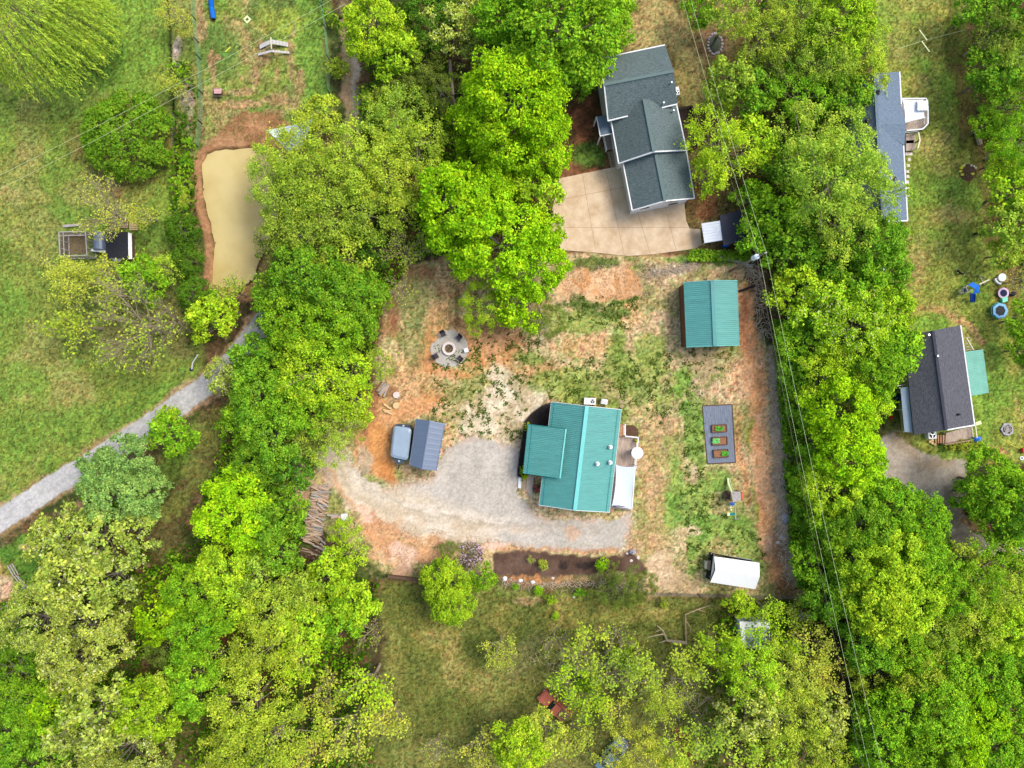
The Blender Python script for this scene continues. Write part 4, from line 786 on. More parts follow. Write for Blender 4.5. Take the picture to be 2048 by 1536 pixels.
def crown_mesh(name, R, H, zc, seed, nleaf, size, aspect=.6, m=None, nl=26, rl=(.26, .42), bunch=12, spread=.28, low=-.35, up=.5, elong=False, rough=.2, top=.35):
    rs = np.random.RandomState(seed); Rz = H-zc; L = lobes(R, zc, Rz, nl, rs, rl, low, rough)
    w_ = np.array([k*k for _, k in L]); w_ /= w_.sum(); nb = nleaf//bunch
    ch = rs.choice(len(L), nb, p=w_); cen = np.array([c for c, _ in L])[ch]; rad = np.array([k for _, k in L])[ch]
    d = rs.normal(size=(nb, 3)); outw = cen-np.array([0, 0, zc-.3*Rz]); outw /= np.linalg.norm(outw, axis=1, keepdims=True)
    d = d/np.linalg.norm(d, axis=1, keepdims=True)+outw*.35+np.array([0, 0, top]); d /= np.linalg.norm(d, axis=1, keepdims=True)
    bc = cen+d*(rad*rs.uniform(.8, 1.12, nb))[:, None]*np.array([1, 1, .85])
    sp = np.repeat(rs.uniform(.6, 1.25, nb), bunch)[:, None]
    Cn = np.repeat(bc, bunch, 0)+rs.normal(size=(nb*bunch, 3))*spread*sp*np.array([1, 1, .5])
    Nn = np.repeat(d, bunch, 0)*.7+rs.normal(size=(nb*bunch, 3))*.5+np.array([0, 0, up])
    ax = None
    if elong: ax = np.repeat(d, bunch, 0)*1.0+rs.normal(size=(nb*bunch, 3))*.35+np.array([0, 0, .1])
    return leafcards(name, Cn, Nn, size, aspect, m or M['leaf'], rs, ax), L
def limb_mesh(name, R, H, zc, L, seed, m, thick=1.0):
    rs = random.Random(seed); q = MB(); r0 = (.05+.028*R)*thick; bend = [Vector((rs.uniform(-.2, .2)*i, rs.uniform(-.2, .2)*i, 0)) for i in range(4)]
    tr = [Vector((0, 0, -.3))+bend[0], Vector((0, 0, zc*.35))+bend[1], Vector((0, 0, zc*.7))+bend[2], Vector((0, 0, zc+(H-zc)*.5))+bend[3]]
    q.tube(tr, [r0*1.25, r0, r0*.75, r0*.25], 7, False)
    for c, k in L[::4 if len(L) > 50 else 2]:
        c = Vector(c); s = tr[1].lerp(tr[3], rs.uniform(.1, .7)); mid_ = s.lerp(c, .5)+Vector((rs.uniform(-.3, .3), rs.uniform(-.3, .3), -.2)); q.tube([s, mid_, c], [r0*.45, r0*.3, r0*.1], 5, False)
        for _ in range(2): e = c+Vector((rs.uniform(-1, 1), rs.uniform(-1, 1), rs.uniform(0, .8)))*k*.8; q.tube([mid_.lerp(c, .6), e], [r0*.16, r0*.05], 4, False)
    me = bpy.data.meshes.new(name); me.from_pydata([tuple(v) for v in q.v], [], q.f); me.update(); me.materials.append(m); return me
def branchy(name, R, H, seed, levels=4, m=None, spread=1.0, nl=(6, 4, 4, 3)):
    rs = random.Random(seed); q = MB(); tips = []; r0 = .06+.022*R; zt = H*.32
    q.tube([(0, 0, -.3), (.05, .05, zt)], [r0*1.25, r0], 7, False)
    def grow(p, d, ln, r, lv):
        n = 3; pts = [p]; dd = d.copy()
        for i in range(n):
            dd = (dd+Vector((rs.uniform(-.2, .2), rs.uniform(-.2, .2), rs.uniform(-.04, .12)))).normalized(); pts.append(pts[-1]+dd*ln/n)
        q.tube(pts, [r, r*.85, r*.65, r*.4], 5 if lv < 2 else 3, False)
        if lv >= levels-1:
            tips.extend([(pts[-1], dd), (pts[-2], dd)]); return
        if lv >= levels-2: tips.append((pts[-1], dd))
        for i in range(nl[min(lv+1, len(nl)-1)]):
            t = rs.uniform(.35, 1.0); b = pts[int(t*(n-.01))].lerp(pts[min(n, int(t*(n-.01))+1)], .5)
            a = Vector((rs.uniform(-1, 1), rs.uniform(-1, 1), rs.uniform(-.35, .5))); grow(b, (dd+a*.75).normalized(), ln*rs.uniform(.5, .72), r*.5, lv+1)
    for i in range(nl[0]):
        a = i*6.283/nl[0]+rs.uniform(-.4, .4); el = rs.uniform(.45, 1.1); grow(Vector((0.05, .05, zt*rs.uniform(.75, 1))), Vector((math.cos(a)*math.cos(el)*spread, math.sin(a)*math.cos(el)*spread, math.sin(el))).normalized(), R*.62, r0*.6, 0)
    # scale so that the widest point equals R
    mx = max(math.hypot(p[0].x, p[0].y) for p in tips); mz = max(p[0].z for p in tips); sx = R/mx; sz = (H-zt)/(mz-zt)
    f = lambda v: (v[0]*sx if v[2] > zt*.5 else v[0], v[1]*sx if v[2] > zt*.5 else v[1], zt+(v[2]-zt)*sz if v[2] > zt else v[2])
    vs = [f(v) for v in q.v]; me = bpy.data.meshes.new(name); me.from_pydata(vs, [], q.f); me.update(); me.materials.append(m or M['bark_pale'])
    return me, np.array([f(p[0]) for p in tips]), np.array([tuple(p[1]) for p in tips])
def sparse_leaves(name, tips, dirs, n, size, seed, spread=.35, aspect=.65, m=None):
    rs = np.random.RandomState(seed); ch = rs.randint(0, len(tips), n); Cn = tips[ch]+rs.normal(size=(n, 3))*spread*np.array([1, 1, .5]); Nn = rs.normal(size=(n, 3))*.5+np.array([0, 0, 1.0])
    return leafcards(name, Cn, Nn, size, aspect, m or M['leaf_soft'], rs)
LIB = {}
def reg(k, R, H, zc, crown, trunk): LIB.setdefault(k, []).append((R, H, zc, crown, trunk))
def lobed(key, R, H, zc, cnt, size, seeds, m=None, tm=None, **kw):
    for s in seeds:
        cm, L = crown_mesh('crown', R, H, zc, s, cnt, size, m=m, **kw); reg(key, R, H, zc, cm, limb_mesh('trunk', R, H, zc, L, s, tm or M['bark']))
lobed('D6', 6.0, 13.0, 7.8, 21000, .155, (1, 2, 3, 4), nl=74, rl=(.12, .22), spread=.19, rough=.11)
lobed('D4', 4.0, 10.5, 7.0, 11000, .14, (5, 6, 7, 8, 50), nl=44, rl=(.15, .26), spread=.18, rough=.2)
lobed('D2', 2.3, 6.0, 4.0, 3300, .135, (9, 10), nl=22, rl=(.2, .34), spread=.16, rough=.22)
lobed('D1', 1.0, 2.0, 1.1, 900, .10, (10, 11), nl=9, rl=(.34, .5), spread=.1)
lobed('L6', 6.0, 13.5, 8.6, 10500, .14, (12, 13, 14, 51), m=M['leaf_soft'], tm=M['bark_pale'], nl=95, rl=(.07, .15), spread=.27, aspect=.5, low=-.2, rough=.3, bunch=14)
lobed('L4', 4.0, 10.0, 6.8, 5400, .13, (15, 16, 17, 52), m=M['leaf_soft'], tm=M['bark_pale'], nl=58, rl=(.09, .18), spread=.26, aspect=.5, low=-.2, rough=.32, bunch=13)
lobed('L2', 2.3, 6.0, 4.0, 1700, .125, (18, 19), m=M['leaf_soft'], tm=M['bark_pale'], nl=26, rl=(.12, .24), spread=.22, aspect=.5, low=-.1, rough=.35)
lobed('F6', 6.0, 13.5, 8.4, 13500, .15, (20, 21, 22), m=M['leaf_bloom'], nl=85, rl=(.1, .18), spread=.24, rough=.25)
lobed('F2', 2.8, 8.0, 5.6, 2600, .15, (22,), m=M['leaf_bloom'], nl=28, rl=(.14, .26), rough=.25, spread=.2)
lobed('E5', 5.0, 5.0, 1.4, 30000, .12, (23,), m=M['leaf_soft'], aspect=.45, nl=70, rl=(.15, .22), spread=.1, low=-.1, up=.25, elong=1, rough=.03, bunch=10)
lobed('E2', 2.4, 5.0, 2.8, 8500, .11, (24, 25), m=M['leaf_soft'], aspect=.45, nl=36, rl=(.2, .3), spread=.1, up=.25, elong=1, rough=.08, bunch=10)
lobed('P5', 5.0, 9.0, 5.5, 9000, .16, (26, 27), m=M['leaf_soft'], aspect=.28, nl=70, rl=(.08, .16), spread=.26, elong=1, rough=.3)
lobed('A1', 1.5, 1.8, .9, 1500, .09, (28,), m=M['leaf_pink'], nl=12, rl=(.3, .45), spread=.1)
# willow
def willow(seed):
    rs = np.random.RandomState(seed); R, H, zc = 6.5, 12.0, 7.0; Cn = []; Nn = []; Ax = []
    for i in range(520):
        a = rs.uniform(0, 6.283); rr = R*math.sqrt(rs.uniform(0.02, 1)); z = H-.5-(rr/R)**2*5.0+rs.normal()*.4; x, y = rr*math.cos(a), rr*math.sin(a)
        lean = np.array([math.cos(a)*.4+.5, math.sin(a)*.4-.45, -rs.uniform(.35, .8)]); lean /= np.linalg.norm(lean); ln = rs.uniform(1.2, 3.0); k = int(ln/.085)
        t = np.linspace(0, ln, k)[:, None]; drop = np.zeros((k, 3)); drop[:, 2] = -(t[:, 0]**2)*.12
        Cn.append(np.array([x, y, z])+lean*t+drop+rs.normal(size=(k, 3))*.09); Ax.append(np.repeat(lean[None], k, 0)+rs.normal(size=(k, 3))*.2); Nn.append(np.array([0, 0, 1.])+rs.normal(size=(k, 3))*.4)
    Cn = np.concatenate(Cn); cm = leafcards('crown', Cn, np.concatenate(Nn), .19, .26, M['leaf_soft'], rs, np.concatenate(Ax)); L = lobes(R*.8, zc, 4, 18, rs); reg('W6', R, H, zc, cm, limb_mesh('trunk', R, H, zc, L, seed, M['bark'], 1.3))
willow(31)
for s, R, H in ((40, 5.5, 11.0), (41, 5.5, 11.5), (42, 5.5, 10.5)):
    tm, tp, dr = branchy('trunk', R, H, s, nl=(7, 5, 4, 3)); reg('S5', R, H, H*.62, sparse_leaves('crown', tp, dr, 3400, .125, s, .3), tm)
for s, R, H in ((43, 2.6, 6.0), (44, 2.6, 6.5)):
    tm, tp, dr = branchy('trunk', R, H, s, 3, nl=(6, 4, 4)); reg('S2', R, H, H*.65, sparse_leaves('crown', tp, dr, 700, .12, s, .28), tm)
for s in (45, 46):
    tm, tp, dr = branchy('trunk', 5.0, 9.5, s, 4, M['bark_pale'], nl=(7, 5, 4, 4)); reg('B5', 5.0, 9.5, 6.0, sparse_leaves('crown', tp, dr, 1000, .1, s, .25), tm)
    tm, tp, dr = branchy('trunk', 2.4, 5.0, s+10, 4, M['bark_pale'], nl=(7, 4, 4, 3)); reg('B2', 2.4, 5.0, 3.4, sparse_leaves('crown', tp, dr, 160, .08, s, .2), tm)
SIZES = {'D': (('D6', 4.9), ('D4', 3.0), ('D2', 1.5), ('D1', 0)), 'G': (('D6', 4.9), ('D4', 3.0), ('D2', 1.5), ('D1', 0)), 'L': (('L6', 4.9), ('L4', 3.0), ('L2', 0)), 'F': (('F6', 4.0), ('F2', 0)), 'E': (('E5', 3.6), ('E2', 0)),
         'P': (('P5', 0),), 'W': (('W6', 0),), 'S': (('S5', 3.6), ('S2', 0)), 'B': (('B5', 3.4), ('B2', 0)), 'A': (('A1', 0),)}
KIND = {'D': ('broadleaf_tree', 'leafy tree'), 'G': ('broadleaf_tree', 'leafy tree'), 'L': ('budding_tree', 'loose-crowned tree'), 'F': ('blossoming_tree', 'tree with cream blossom'), 'E': ('evergreen_shrub', 'glossy evergreen bush'),
        'P': ('feathery_tree', 'feathery tree'), 'W': ('willow_tree', 'drooping willow'), 'S': ('sparse_tree', 'thin-leaved tree'), 'B': ('bare_tree', 'nearly bare tree'), 'A': ('flowering_shrub', 'flowering shrub')}
GRP = {'D': 'leafy trees of the woods', 'G': 'leafy trees of the woods', 'L': 'loose-crowned trees coming into leaf', 'F': 'trees in cream blossom', 'E': 'evergreen bushes', 'P': 'feathery trees', 'W': None, 'S': 'thin-leaved trees', 'B': 'bare trees', 'A': None}
TC = {'b': ('bright green', C3(154, 214, 34)), 'l': ('lime green', C3(168, 216, 50)), 'm': ('mid green', C3(122, 184, 48)), 'g': ('green', C3(136, 200, 46)), 'y': ('yellow-green', C3(180, 214, 68)), 'p': ('pale yellow-green', C3(176, 204, 84)),
      'd': ('dark green', C3(94, 150, 44)), 'x': ('deep green', C3(132, 188, 50)), 's': ('soft grey-green', C3(146, 192, 96)), 'o': ('olive green', C3(126, 156, 62)), 'u': ('dull yellow', C3(196, 214, 78)), 'v': ('lilac', C3(120, 130, 70)), 'w': ('pale lime', C3(166, 206, 70))}
KTREE = 1.0
cnt = 0
def plant(x, y, r, T, c, phrase):
    global cnt
    zc = 5.0
    hf = .62 if 1570 < x < 1640 and 640 < y < 1130 else 1.0
    for _ in range(3):
        Rm = r*(CAM_H-zc)/FPX; key = next(k for k, t in SIZES[T] if Rm >= t); R, H, zc0, cm, tm = LIB[key][cnt % len(LIB[key])]; s = Rm/R; zc = zc0*s*hf
    cnt += 1; rnd = random.Random(int(x*7+y*13)); p = P(x, y, zc); lean = .0
    nm, kw = KIND[T]; cd, col = TC[c]
    low = Rm < 1.6 and T in 'DLAE'
    if T in 'DG' and Rm < 1.6: nm, kw = 'shrub', 'shrub'
    t = thing(nm, (p.x, p.y, 0), f'{cd} {kw} {phrase}', 'shrub' if (Rm < 1.6 or T in 'EA') else 'tree', ('shrubs and saplings' if nm == 'shrub' else GRP[T]))
    t.rotation_euler = (0, 0, rnd.uniform(0, 6.283)) if T != 'W' else (0, 0, 0); hs = rnd.uniform(.9, 1.12)*hf
    if T == 'W': t.rotation_euler = (0, 0, 0)
    t.scale = (s*rnd.uniform(.94, 1.06), s*rnd.uniform(.94, 1.06), s*hs)
    a = bpy.data.objects.new('crown', cm); COL.objects.link(a); a.parent = t; j = rnd.uniform(.86, 1.08)*(1.0 if c in 'bl' else .95); hj = rnd.uniform(-.07, .07); a.color = (min(1, col[0]*j*(1+hj)), col[1]*j, col[2]*j, 1)
    b = bpy.data.objects.new('trunk', tm); COL.objects.link(b); b.parent = t
    return t
TREES = '''
60 45 118 W w at the top left corner of the lawn
150 40 70 W w beside the corner willow, its right-hand neighbour
350 30 34 S u over the top end of the ditch
342 172 34 S u leaning over the middle of the ditch
372 62 22 S u on the bank beside the top of the ditch
260 276 90 E x standing alone like a dome on the west lawn
377 287 12 D g by the ditch at the left bank of the pond
372 330 16 D m below the small ditch shrub, first of the bank row
366 365 17 D y on the ditch bank, second of the bank row
368 402 20 S y on the ditch bank just above the evergreen column
366 462 34 E d upper half of the evergreen column left of the pond
376 520 34 E d in the middle of the evergreen column left of the pond
392 588 32 E d lower end of the evergreen column left of the pond
205 420 78 B u spreading over the top of the wire coop
290 430 34 S u between the coop and the ditch
150 560 76 S u just below the wire coop, leftmost of three
225 565 60 S u just below the wire coop, middle of three
292 560 46 D g right of the coop trees, below the ditch bank
335 540 34 L y between the coop trees and the evergreen column
265 655 112 B y with long pale limbs on the lower west lawn
330 640 60 B y touching the right side of the big bare lawn tree
150 650 60 S y at the left edge of the big bare lawn tree
430 640 46 D l beside the evergreen column above the lane bend
470 585 40 S w over the bottom tip of the pond
420 600 26 D g squeezed between the pond tip and the evergreens
540 575 40 S w reaching over the lower right shore of the pond
560 360 60 L w reaching out over the top right of the pond
600 395 66 L w covering the right side of the pond
600 300 60 L y around the triangular net behind the pond
640 230 38 D y at the foot of the right dog-yard fence
600 455 62 L w overhanging the pond's lower right bank
640 350 80 L y between pond and dirt lane, in the middle of the grove
650 440 76 L w over the dirt lane below the grove
748 60 60 D l over the top of the dirt lane
788 108 48 D l right of the lane's top tree
672 135 22 D y drooping on the dirt lane itself
790 240 56 L w on the right bank of the dirt lane
768 212 34 L y close to the dirt lane, upper right bank
835 290 60 L y left of the big round bright tree
720 330 70 L y over the dirt lane right of the pond
780 350 66 L y in the grove, right of the dirt lane
725 420 62 L w in the grove, lower right of the pond
800 420 48 L y where the grove meets the big bright trees
850 370 44 S u in the gap left of the bright double tree
830 120 60 P o in the dark gap right of the lane's top trees
880 180 50 P o above the two pale leaning trunks
800 175 46 P o low in the shade right of the dirt lane
860 30 56 D d at the top edge, in the dark gap
900 60 46 F p at the top edge above the leaning trunks
940 30 44 F p at the top edge beside the tall green tree
960 110 44 L o below the cream trees at the top edge
1120 65 128 D g tallest at the top edge, left of the grey-green house
1030 30 76 D g filling the top edge left of the tallest tree
1205 50 60 D g overhanging the upper corner of the grey-green house
1150 150 42 D m drooping below the tallest top tree
1085 110 60 D g in front of the tallest top tree
1025 225 108 D b largest round one, left of the grey-green house
1080 300 66 D b at the lower right of the largest round tree
965 250 60 D b at the left shoulder of the largest round tree
1070 370 52 D l touching the left end of the concrete pad
960 330 50 P l tucked under the largest round tree
915 410 88 D b left half of the bright double tree
980 390 60 D b between the two large bright tree masses
1000 480 84 D b in the centre of the bright cluster above the fire pit
1070 530 66 D b right edge of the bright cluster by the straw patch
940 500 50 D b low left edge of the bright cluster
1040 610 50 D b lowest of the bright cluster above the fire pit
1085 470 44 D b touching the lower left of the concrete pad
970 615 52 P l feathery skirt right above the fire pit
1080 630 46 P o spreading at the foot of the bright cluster
810 500 62 B y with pale arching limbs above the clay bank
800 580 44 B y drooping over the left edge of the yard
740 500 40 D d in the shade left of the bare arching tree
690 520 50 L y over the lane, upper left of the dense green group
620 560 74 D m topmost of the dense green group left of the yard
690 600 66 D m right side of the dense green group left of the yard
590 640 66 D g left side of the dense green group by the lane
660 660 64 D g lower middle of the dense green group
720 660 40 D m bordering the yard near the fire pit
745 590 34 P g low at the yard's upper left border
560 500 44 L o between pond and dense green group
555 590 50 D m lane side of the dense green group
640 750 74 L l broad one left of the split logs
700 730 50 L l upper right part of the broad lime crown
760 725 34 L w reaching into the yard above the split logs
590 710 50 D l left of the broad lime crown
700 800 44 D l just left of the loose split logs
520 720 50 D m at the lane bend
480 760 44 F p hanging over the gravel lane bend
440 745 30 F p at the left of the gravel lane bend
520 790 60 D m right of the gravel lane bend
600 810 60 D g between the lane and the trailer
660 870 56 L w over the start of the curved drive
620 870 44 D o behind the tree over the curved drive
690 830 40 P w beside the curved drive's upper end
550 870 58 D m in the wood left of the curved drive
480 850 40 D g on the lane side of the wood
510 930 56 D m left of the drive, mid wood
580 940 50 D d dark gap filler left of the pink clay patch
575 1020 50 D m left of the long woodpile
464 1020 74 D b broad crown in the wood left of the woodpile
520 1050 54 D m between the broad crown and the woodpile
345 872 44 D g rounded one overlapping the gravel lane
335 830 22 D l small one at the gravel lane's edge
255 925 58 G s upper part of the soft tree beside the gravel lane
230 980 66 G s largest of the soft trees below the gravel lane
290 985 44 G s right part of the soft group below the lane
180 930 26 G s small one on the lane's edge by the soft group
120 1085 60 F p upper left one of the pale group
200 1070 66 F p upper middle of the pale group
270 1060 44 F p upper right of the pale group
150 1160 70 F p in the middle of the pale group
230 1150 56 F p right of the middle of the pale group
90 1230 76 F p by the rail fence at the left edge
180 1260 84 F p largest of the pale group at lower left
300 1030 26 S w on the brown strip right of the soft group
260 1220 46 P o in the shade right of the pale group
140 1330 60 F p at the lower end of the pale group
20 1265 46 D d at the left edge below the rail fence
30 1345 66 P m at the left edge, lower
60 1410 60 L g left edge, second from the bottom corner
20 1460 56 D m near the bottom left corner
80 1510 60 D m at the bottom left corner
120 1420 54 D b bright one above the bottom left corner
200 1420 70 F p pale one in the lower left wood
170 1500 76 F p on the bottom edge, leftmost pale one
260 1490 76 F p on the bottom edge, right pale one
300 1410 60 D l behind the pale bottom trees
320 1230 50 D b first of the bright row right of the pale group
385 1180 56 D g upper middle of the bright row
400 1260 56 D g lower middle of the bright row
450 1140 56 D l below the broad crown left of the woodpile
460 1210 50 D l right end of the bright row
350 1310 56 P o in the gap below the bright row
390 1370 60 D g large one in the lower left wood's centre
340 1370 44 L y left of the wood's centre
430 1320 46 S w thin one above the reddish clearing
515 1150 50 L w over the lower left of the woodpile
560 1110 44 D m under the woodpile's lower left
600 1180 50 L w below the woodpile
560 1210 56 L y between the wood and the meadow
688 1062 30 L l right over the second woodpile
702 1110 36 L l beside the wood chips below the second woodpile
660 1150 46 D l between woodpile and meadow
610 1250 50 D l left border of the meadow, upper
710 1200 46 D l left border of the meadow near the fence
680 1240 50 D g left border of the meadow, middle
740 1270 44 B y on the meadow's left border
550 1280 60 L y in the lower wood's centre
490 1330 46 L y left of the lower wood's centre
600 1320 50 L l right of the lower wood's centre
500 1410 70 L y lower wood, upper left of three
560 1470 76 L y lower wood, middle of three
470 1500 60 L y lower wood, at the bottom edge
620 1510 50 S u at the bottom edge below the star-shaped tree
740 1370 64 S l star-shaped with pale limbs on the meadow's left
700 1450 60 S u between star-shaped tree and bottom edge
780 1440 50 S u below right of the star-shaped tree
650 1380 50 S u left of the star-shaped tree
890 1165 48 E l upper part of the large bush below the drive
905 1205 44 E l lower part of the large bush below the drive
870 1150 30 E g left edge of the large bush below the drive
965 1155 27 D g narrow one between the large bush and the mulch
942 1112 27 A v with pink bloom above the large bush
895 1100 20 P o dark one left of the pink shrub
1205 1128 14 D b round one growing in the mulch bed
1217 1142 18 P o low one just right of the round mulch shrub
1086 1130 11 D u yellow one in the mulch bed
1063 1118 9 S p small budding one in the mulch bed
1076 1182 10 D b below the mulch bed, left of a pair
1102 1198 11 D l below the mulch bed, right of a pair
1110 1232 9 D l on the meadow below the pair
1160 1186 11 D g below the mulch bed's middle
1030 1172 8 D g at the foot of the large bush's rocks
1328 1207 9 D y beside the long wire fence
1440 1204 8 D u by the fence below the white tent
1240 1180 40 P o spreading between mulch bed and fence
1280 1172 30 P o at the right end of the mulch bed
1000 1295 40 S u on the meadow, alone
1110 1290 44 B y greyish one at the left of the thicket
1180 1300 56 S y in the upper left of the thicket
1240 1280 50 B y in the upper middle of the thicket
1230 1350 60 S w in the middle of the thicket
1290 1330 56 S y at the right of the thicket
1140 1360 46 S l near the old red truck
1180 1400 50 S l right of the old red truck
1320 1390 66 S y large one in the lower thicket
1370 1330 56 S y between the thicket and the greenhouse
1245 1305 26 D l leafy one in the top of the thicket
1180 1370 24 D l leafy one low in the thicket
960 1490 46 S u bottom edge, left of the lime pair
1040 1490 56 D l bottom edge, left of the lime pair's middle
1090 1460 50 L u below the old red truck
1150 1480 50 S u between the truck and the blue car
1240 1430 40 S u above the blue car
1265 1500 60 L u over the blue car at the bottom edge
1340 1490 50 L y bottom edge, right of the blue car
1410 1470 56 S w in the thin wood at the bottom edge
1470 1500 60 S y bottom edge, thin wood, right part
870 1500 44 B u bottom edge of the open meadow
1480 1210 28 D l by the fence above the greenhouse
1535 1222 40 S l right of the white greenhouse's top
1600 1225 36 S y at the right end of the long fence
1440 1300 50 L l left of the white greenhouse
1500 1330 62 L l lower left of the white greenhouse
1560 1290 50 S l right of the white greenhouse
1620 1290 52 S u thin one near the power line, lower right
1580 1350 60 L u below the greenhouse's right side
1500 1410 60 F p with cream bloom below the greenhouse
1640 1350 50 S u thin one at the power line
1580 1430 66 L y large one low beside the power line
1640 1430 56 F p by the power line near the bottom
1620 1500 56 L y at the bottom edge by the power line
1550 1500 50 L y at the bottom edge, left of the power line pair
1460 160 50 D w between the small garden pond and the shingled house
1440 200 34 L l just right of the grey-green house's deck
1440 290 66 L l overhanging the deck of the grey-green house
1420 345 46 L l overhanging the lower right of the grey-green house
1500 290 50 D l behind the deck-side lime tree
1510 190 46 D m right of the garden pond
1400 20 34 D g at the top edge right of the dry yard
1460 30 50 L w at the top edge by the power line
1530 70 60 L y at the top edge, second right of the power line
1600 40 60 L w at the top edge, third right of the power line
1680 50 70 D l at the top edge left of the east lawn
1560 130 50 L o below the top edge trees, left
1640 120 60 L w below the top edge trees, middle
1720 100 56 L y hanging over the top of the east lawn
1600 190 56 L g above the huge pale tree
1680 200 50 D m left of the blue-grey roof's top
1740 160 40 L y over the top of the blue-grey roof
1700 170 24 F p small one touching the blue-grey roof
1620 290 76 L w upper left part of the huge pale crown
1700 290 64 L w upper right part of the huge pale crown
1650 370 88 L w middle of the huge pale crown
1720 390 66 L w right part of the huge pale crown over the roof
1680 450 66 L w lower part of the huge pale crown
1570 330 46 D m left of the huge pale crown
1550 420 54 D g right of the small dark-roofed shed
1600 440 46 D m below left of the huge pale crown
1500 400 34 D g just above the small dark-roofed shed
1520 470 40 D g behind the utility pole
1590 510 50 D m right of the utility pole
1650 520 50 D m below the huge pale crown
1740 490 56 D m at the lower end of the blue-grey house
1780 540 44 D m over the white car
1700 560 50 P g over the white car's left side
1590 580 50 D l below the utility pole, right side
1650 610 60 F l with bloom, above the charcoal house
1720 590 54 D g between the white car and the charcoal house
1700 660 76 F l largest blossoming one left of the charcoal house
1780 620 44 D l upper left of the charcoal house
1780 700 54 D g overhanging the left roof of the charcoal house
1620 680 60 D g left of the largest blossoming one
1740 740 60 D g left of the charcoal house's porch
1660 750 60 L l below the largest blossoming one
1596 740 44 D m on the east border beside the clay road
1614 812 46 D m east border, second down the clay road
1680 820 72 D b large one west of the gravel yard
1740 800 40 D l just left of the porch's blue barrel
1636 880 50 D g east border, third down the clay road
1700 910 70 D b second large one west of the gravel yard
1628 960 48 D g east border, fourth down the clay road
1660 980 56 D l between border and gravel yard
1730 970 44 D g corner of the gravel yard
1612 1030 34 D m east border, beside the boulder
1656 1050 46 D g east border, below the boulder
1700 1050 60 D m right of the power line, below the gravel yard
1780 1010 56 D g lower left of the gravel yard
1840 1050 60 D g lower side of the gravel yard
1610 1105 28 D m east border, right of the white tent
1630 1130 46 D g right of the power line, near the fence end
1720 1120 66 D l great one below the gravel yard, left
1790 1110 66 D l great one below the gravel yard, middle
1850 1120 60 D g great one below the gravel yard, right
1670 1190 56 D m right of the power line below the fence end
1740 1200 72 D l in the centre of the lower right wood
1810 1200 66 D l right of the lower right wood's centre
1880 1180 56 D g under the gravel yard's lower bend
1920 1120 44 L y at the gravel yard's lower bend
1960 1150 60 L g with yellow tint near the right edge
2010 1170 60 L y near the right edge, below the yard bend
1940 1230 66 L y olive-tinted in the lower right wood
2010 1260 60 D l at the right edge of the lower wood
1870 1260 60 L w in the lower right wood, upper part
1800 1290 60 D g in the lower right wood, left part
1730 1280 56 D m beside the power line, lower right
1760 1350 60 P y feathery one in the lower right wood
1840 1350 60 L y middle of the lower right wood
1910 1330 60 D g right of the feathery one
1980 1340 60 D g near the right edge, lower wood
2040 1330 50 D m at the right edge, lower wood
1740 1430 44 D m beside the power line near the bottom edge
1800 1420 60 D g lower wood near the bottom, left
1870 1420 66 D g lower wood near the bottom, middle
1950 1420 60 D b lower wood near the bottom, right
2020 1410 60 D g right edge near the bottom
1770 1500 56 D g bottom edge, right of the power line
1840 1500 60 D g bottom edge, second right of the power line
1910 1500 60 D b bottom edge, third right of the power line
1980 1500 60 D g bottom edge, near the right corner
2045 1500 50 D g in the bottom right corner
1990 970 66 D g right side of the gravel yard
1950 990 40 D g left part of the group right of the gravel yard
2035 1010 60 D m at the right edge by the gravel yard
2000 1040 50 D g lower part of the group right of the gravel yard
2035 1100 40 D m at the right edge below the gravel yard
1950 20 40 D m at the top edge of the right border
1985 70 52 L o top of the right border
2030 30 50 D m in the top right corner
2035 120 56 L w right border, below the top corner
1980 150 50 D m right border beside the clothes line
2010 210 56 P m right border, third down
1975 250 30 D g right border, by the fallen bark
2035 290 56 L g right border, fourth down
2000 320 34 D l right border, beside the flower bed
2030 380 50 D l right border, fifth down
2015 450 44 D w right border, sixth down
2010 505 32 D y over the black play ball at the right border
2040 560 34 B u with bare limbs above the trampolines
2042 640 34 D g right of the large trampoline
2046 700 30 D m right border below the trampoline
'''
for ln in TREES.strip().split('\n'):
    a = ln.split(' ', 5); plant(float(a[0]), float(a[1]), float(a[2]), a[3], a[4], a[5])
# ------------------------------------------------------------------ understory that nobody could count
def scatter(name, label, cat, test, n, size, cols, zr, seed, aspect=.55):
    rs = np.random.RandomState(seed); AX = []; AY = []; got = 0; lo = (-100., -90.); hi = (2150., 1630.)
    for it in range(12):
        xs = rs.uniform(lo[0], hi[0], n*3); ys = rs.uniform(lo[1], hi[1], n*3); k = test(xs.astype(np.float32), ys.astype(np.float32)); AX.append(xs[k]); AY.append(ys[k]); got += int(k.sum())
        if it == 0 and got > 5: lo = (AX[0].min()-4, AY[0].min()-4); hi = (AX[0].max()+4, AY[0].max()+4)
        if got >= n: break
    xs = np.concatenate(AX)[:n]; ys = np.concatenate(AY)[:n]
    X = (xs-1024)/17.0; Yw = -(ys-768)/17.0; z = rs.uniform(*zr, len(X))
    m = bpy.data.materials.get(name) or leafmat(name, cols[1], cols[2], .5, 1.3)
    me = leafcards(name, np.stack([X, Yw, z], 1), rs.normal(size=(len(X), 3))*.5+np.array([0, 0, 1.]), size, aspect, m, rs)
    o = bpy.data.objects.new(name, me); COL.objects.link(o); o.color = tuple(cols[0])+(1,); return tag(o, label, cat, kind='stuff')
def inpoly(pts):
    def f(X, Y): return sdist(pts, X, Y) < 0
    return f
def ptest(polys, noise=None, thr=.5, sc=40, sd=3):
    def f(X, Y):
        k = np.zeros(X.shape, bool)
        for p in polys: k |= (sdist(p, X, Y) < 0)
        if noise: k &= fbm(X, Y, sc, 4, sd) > thr
        return k
    return f
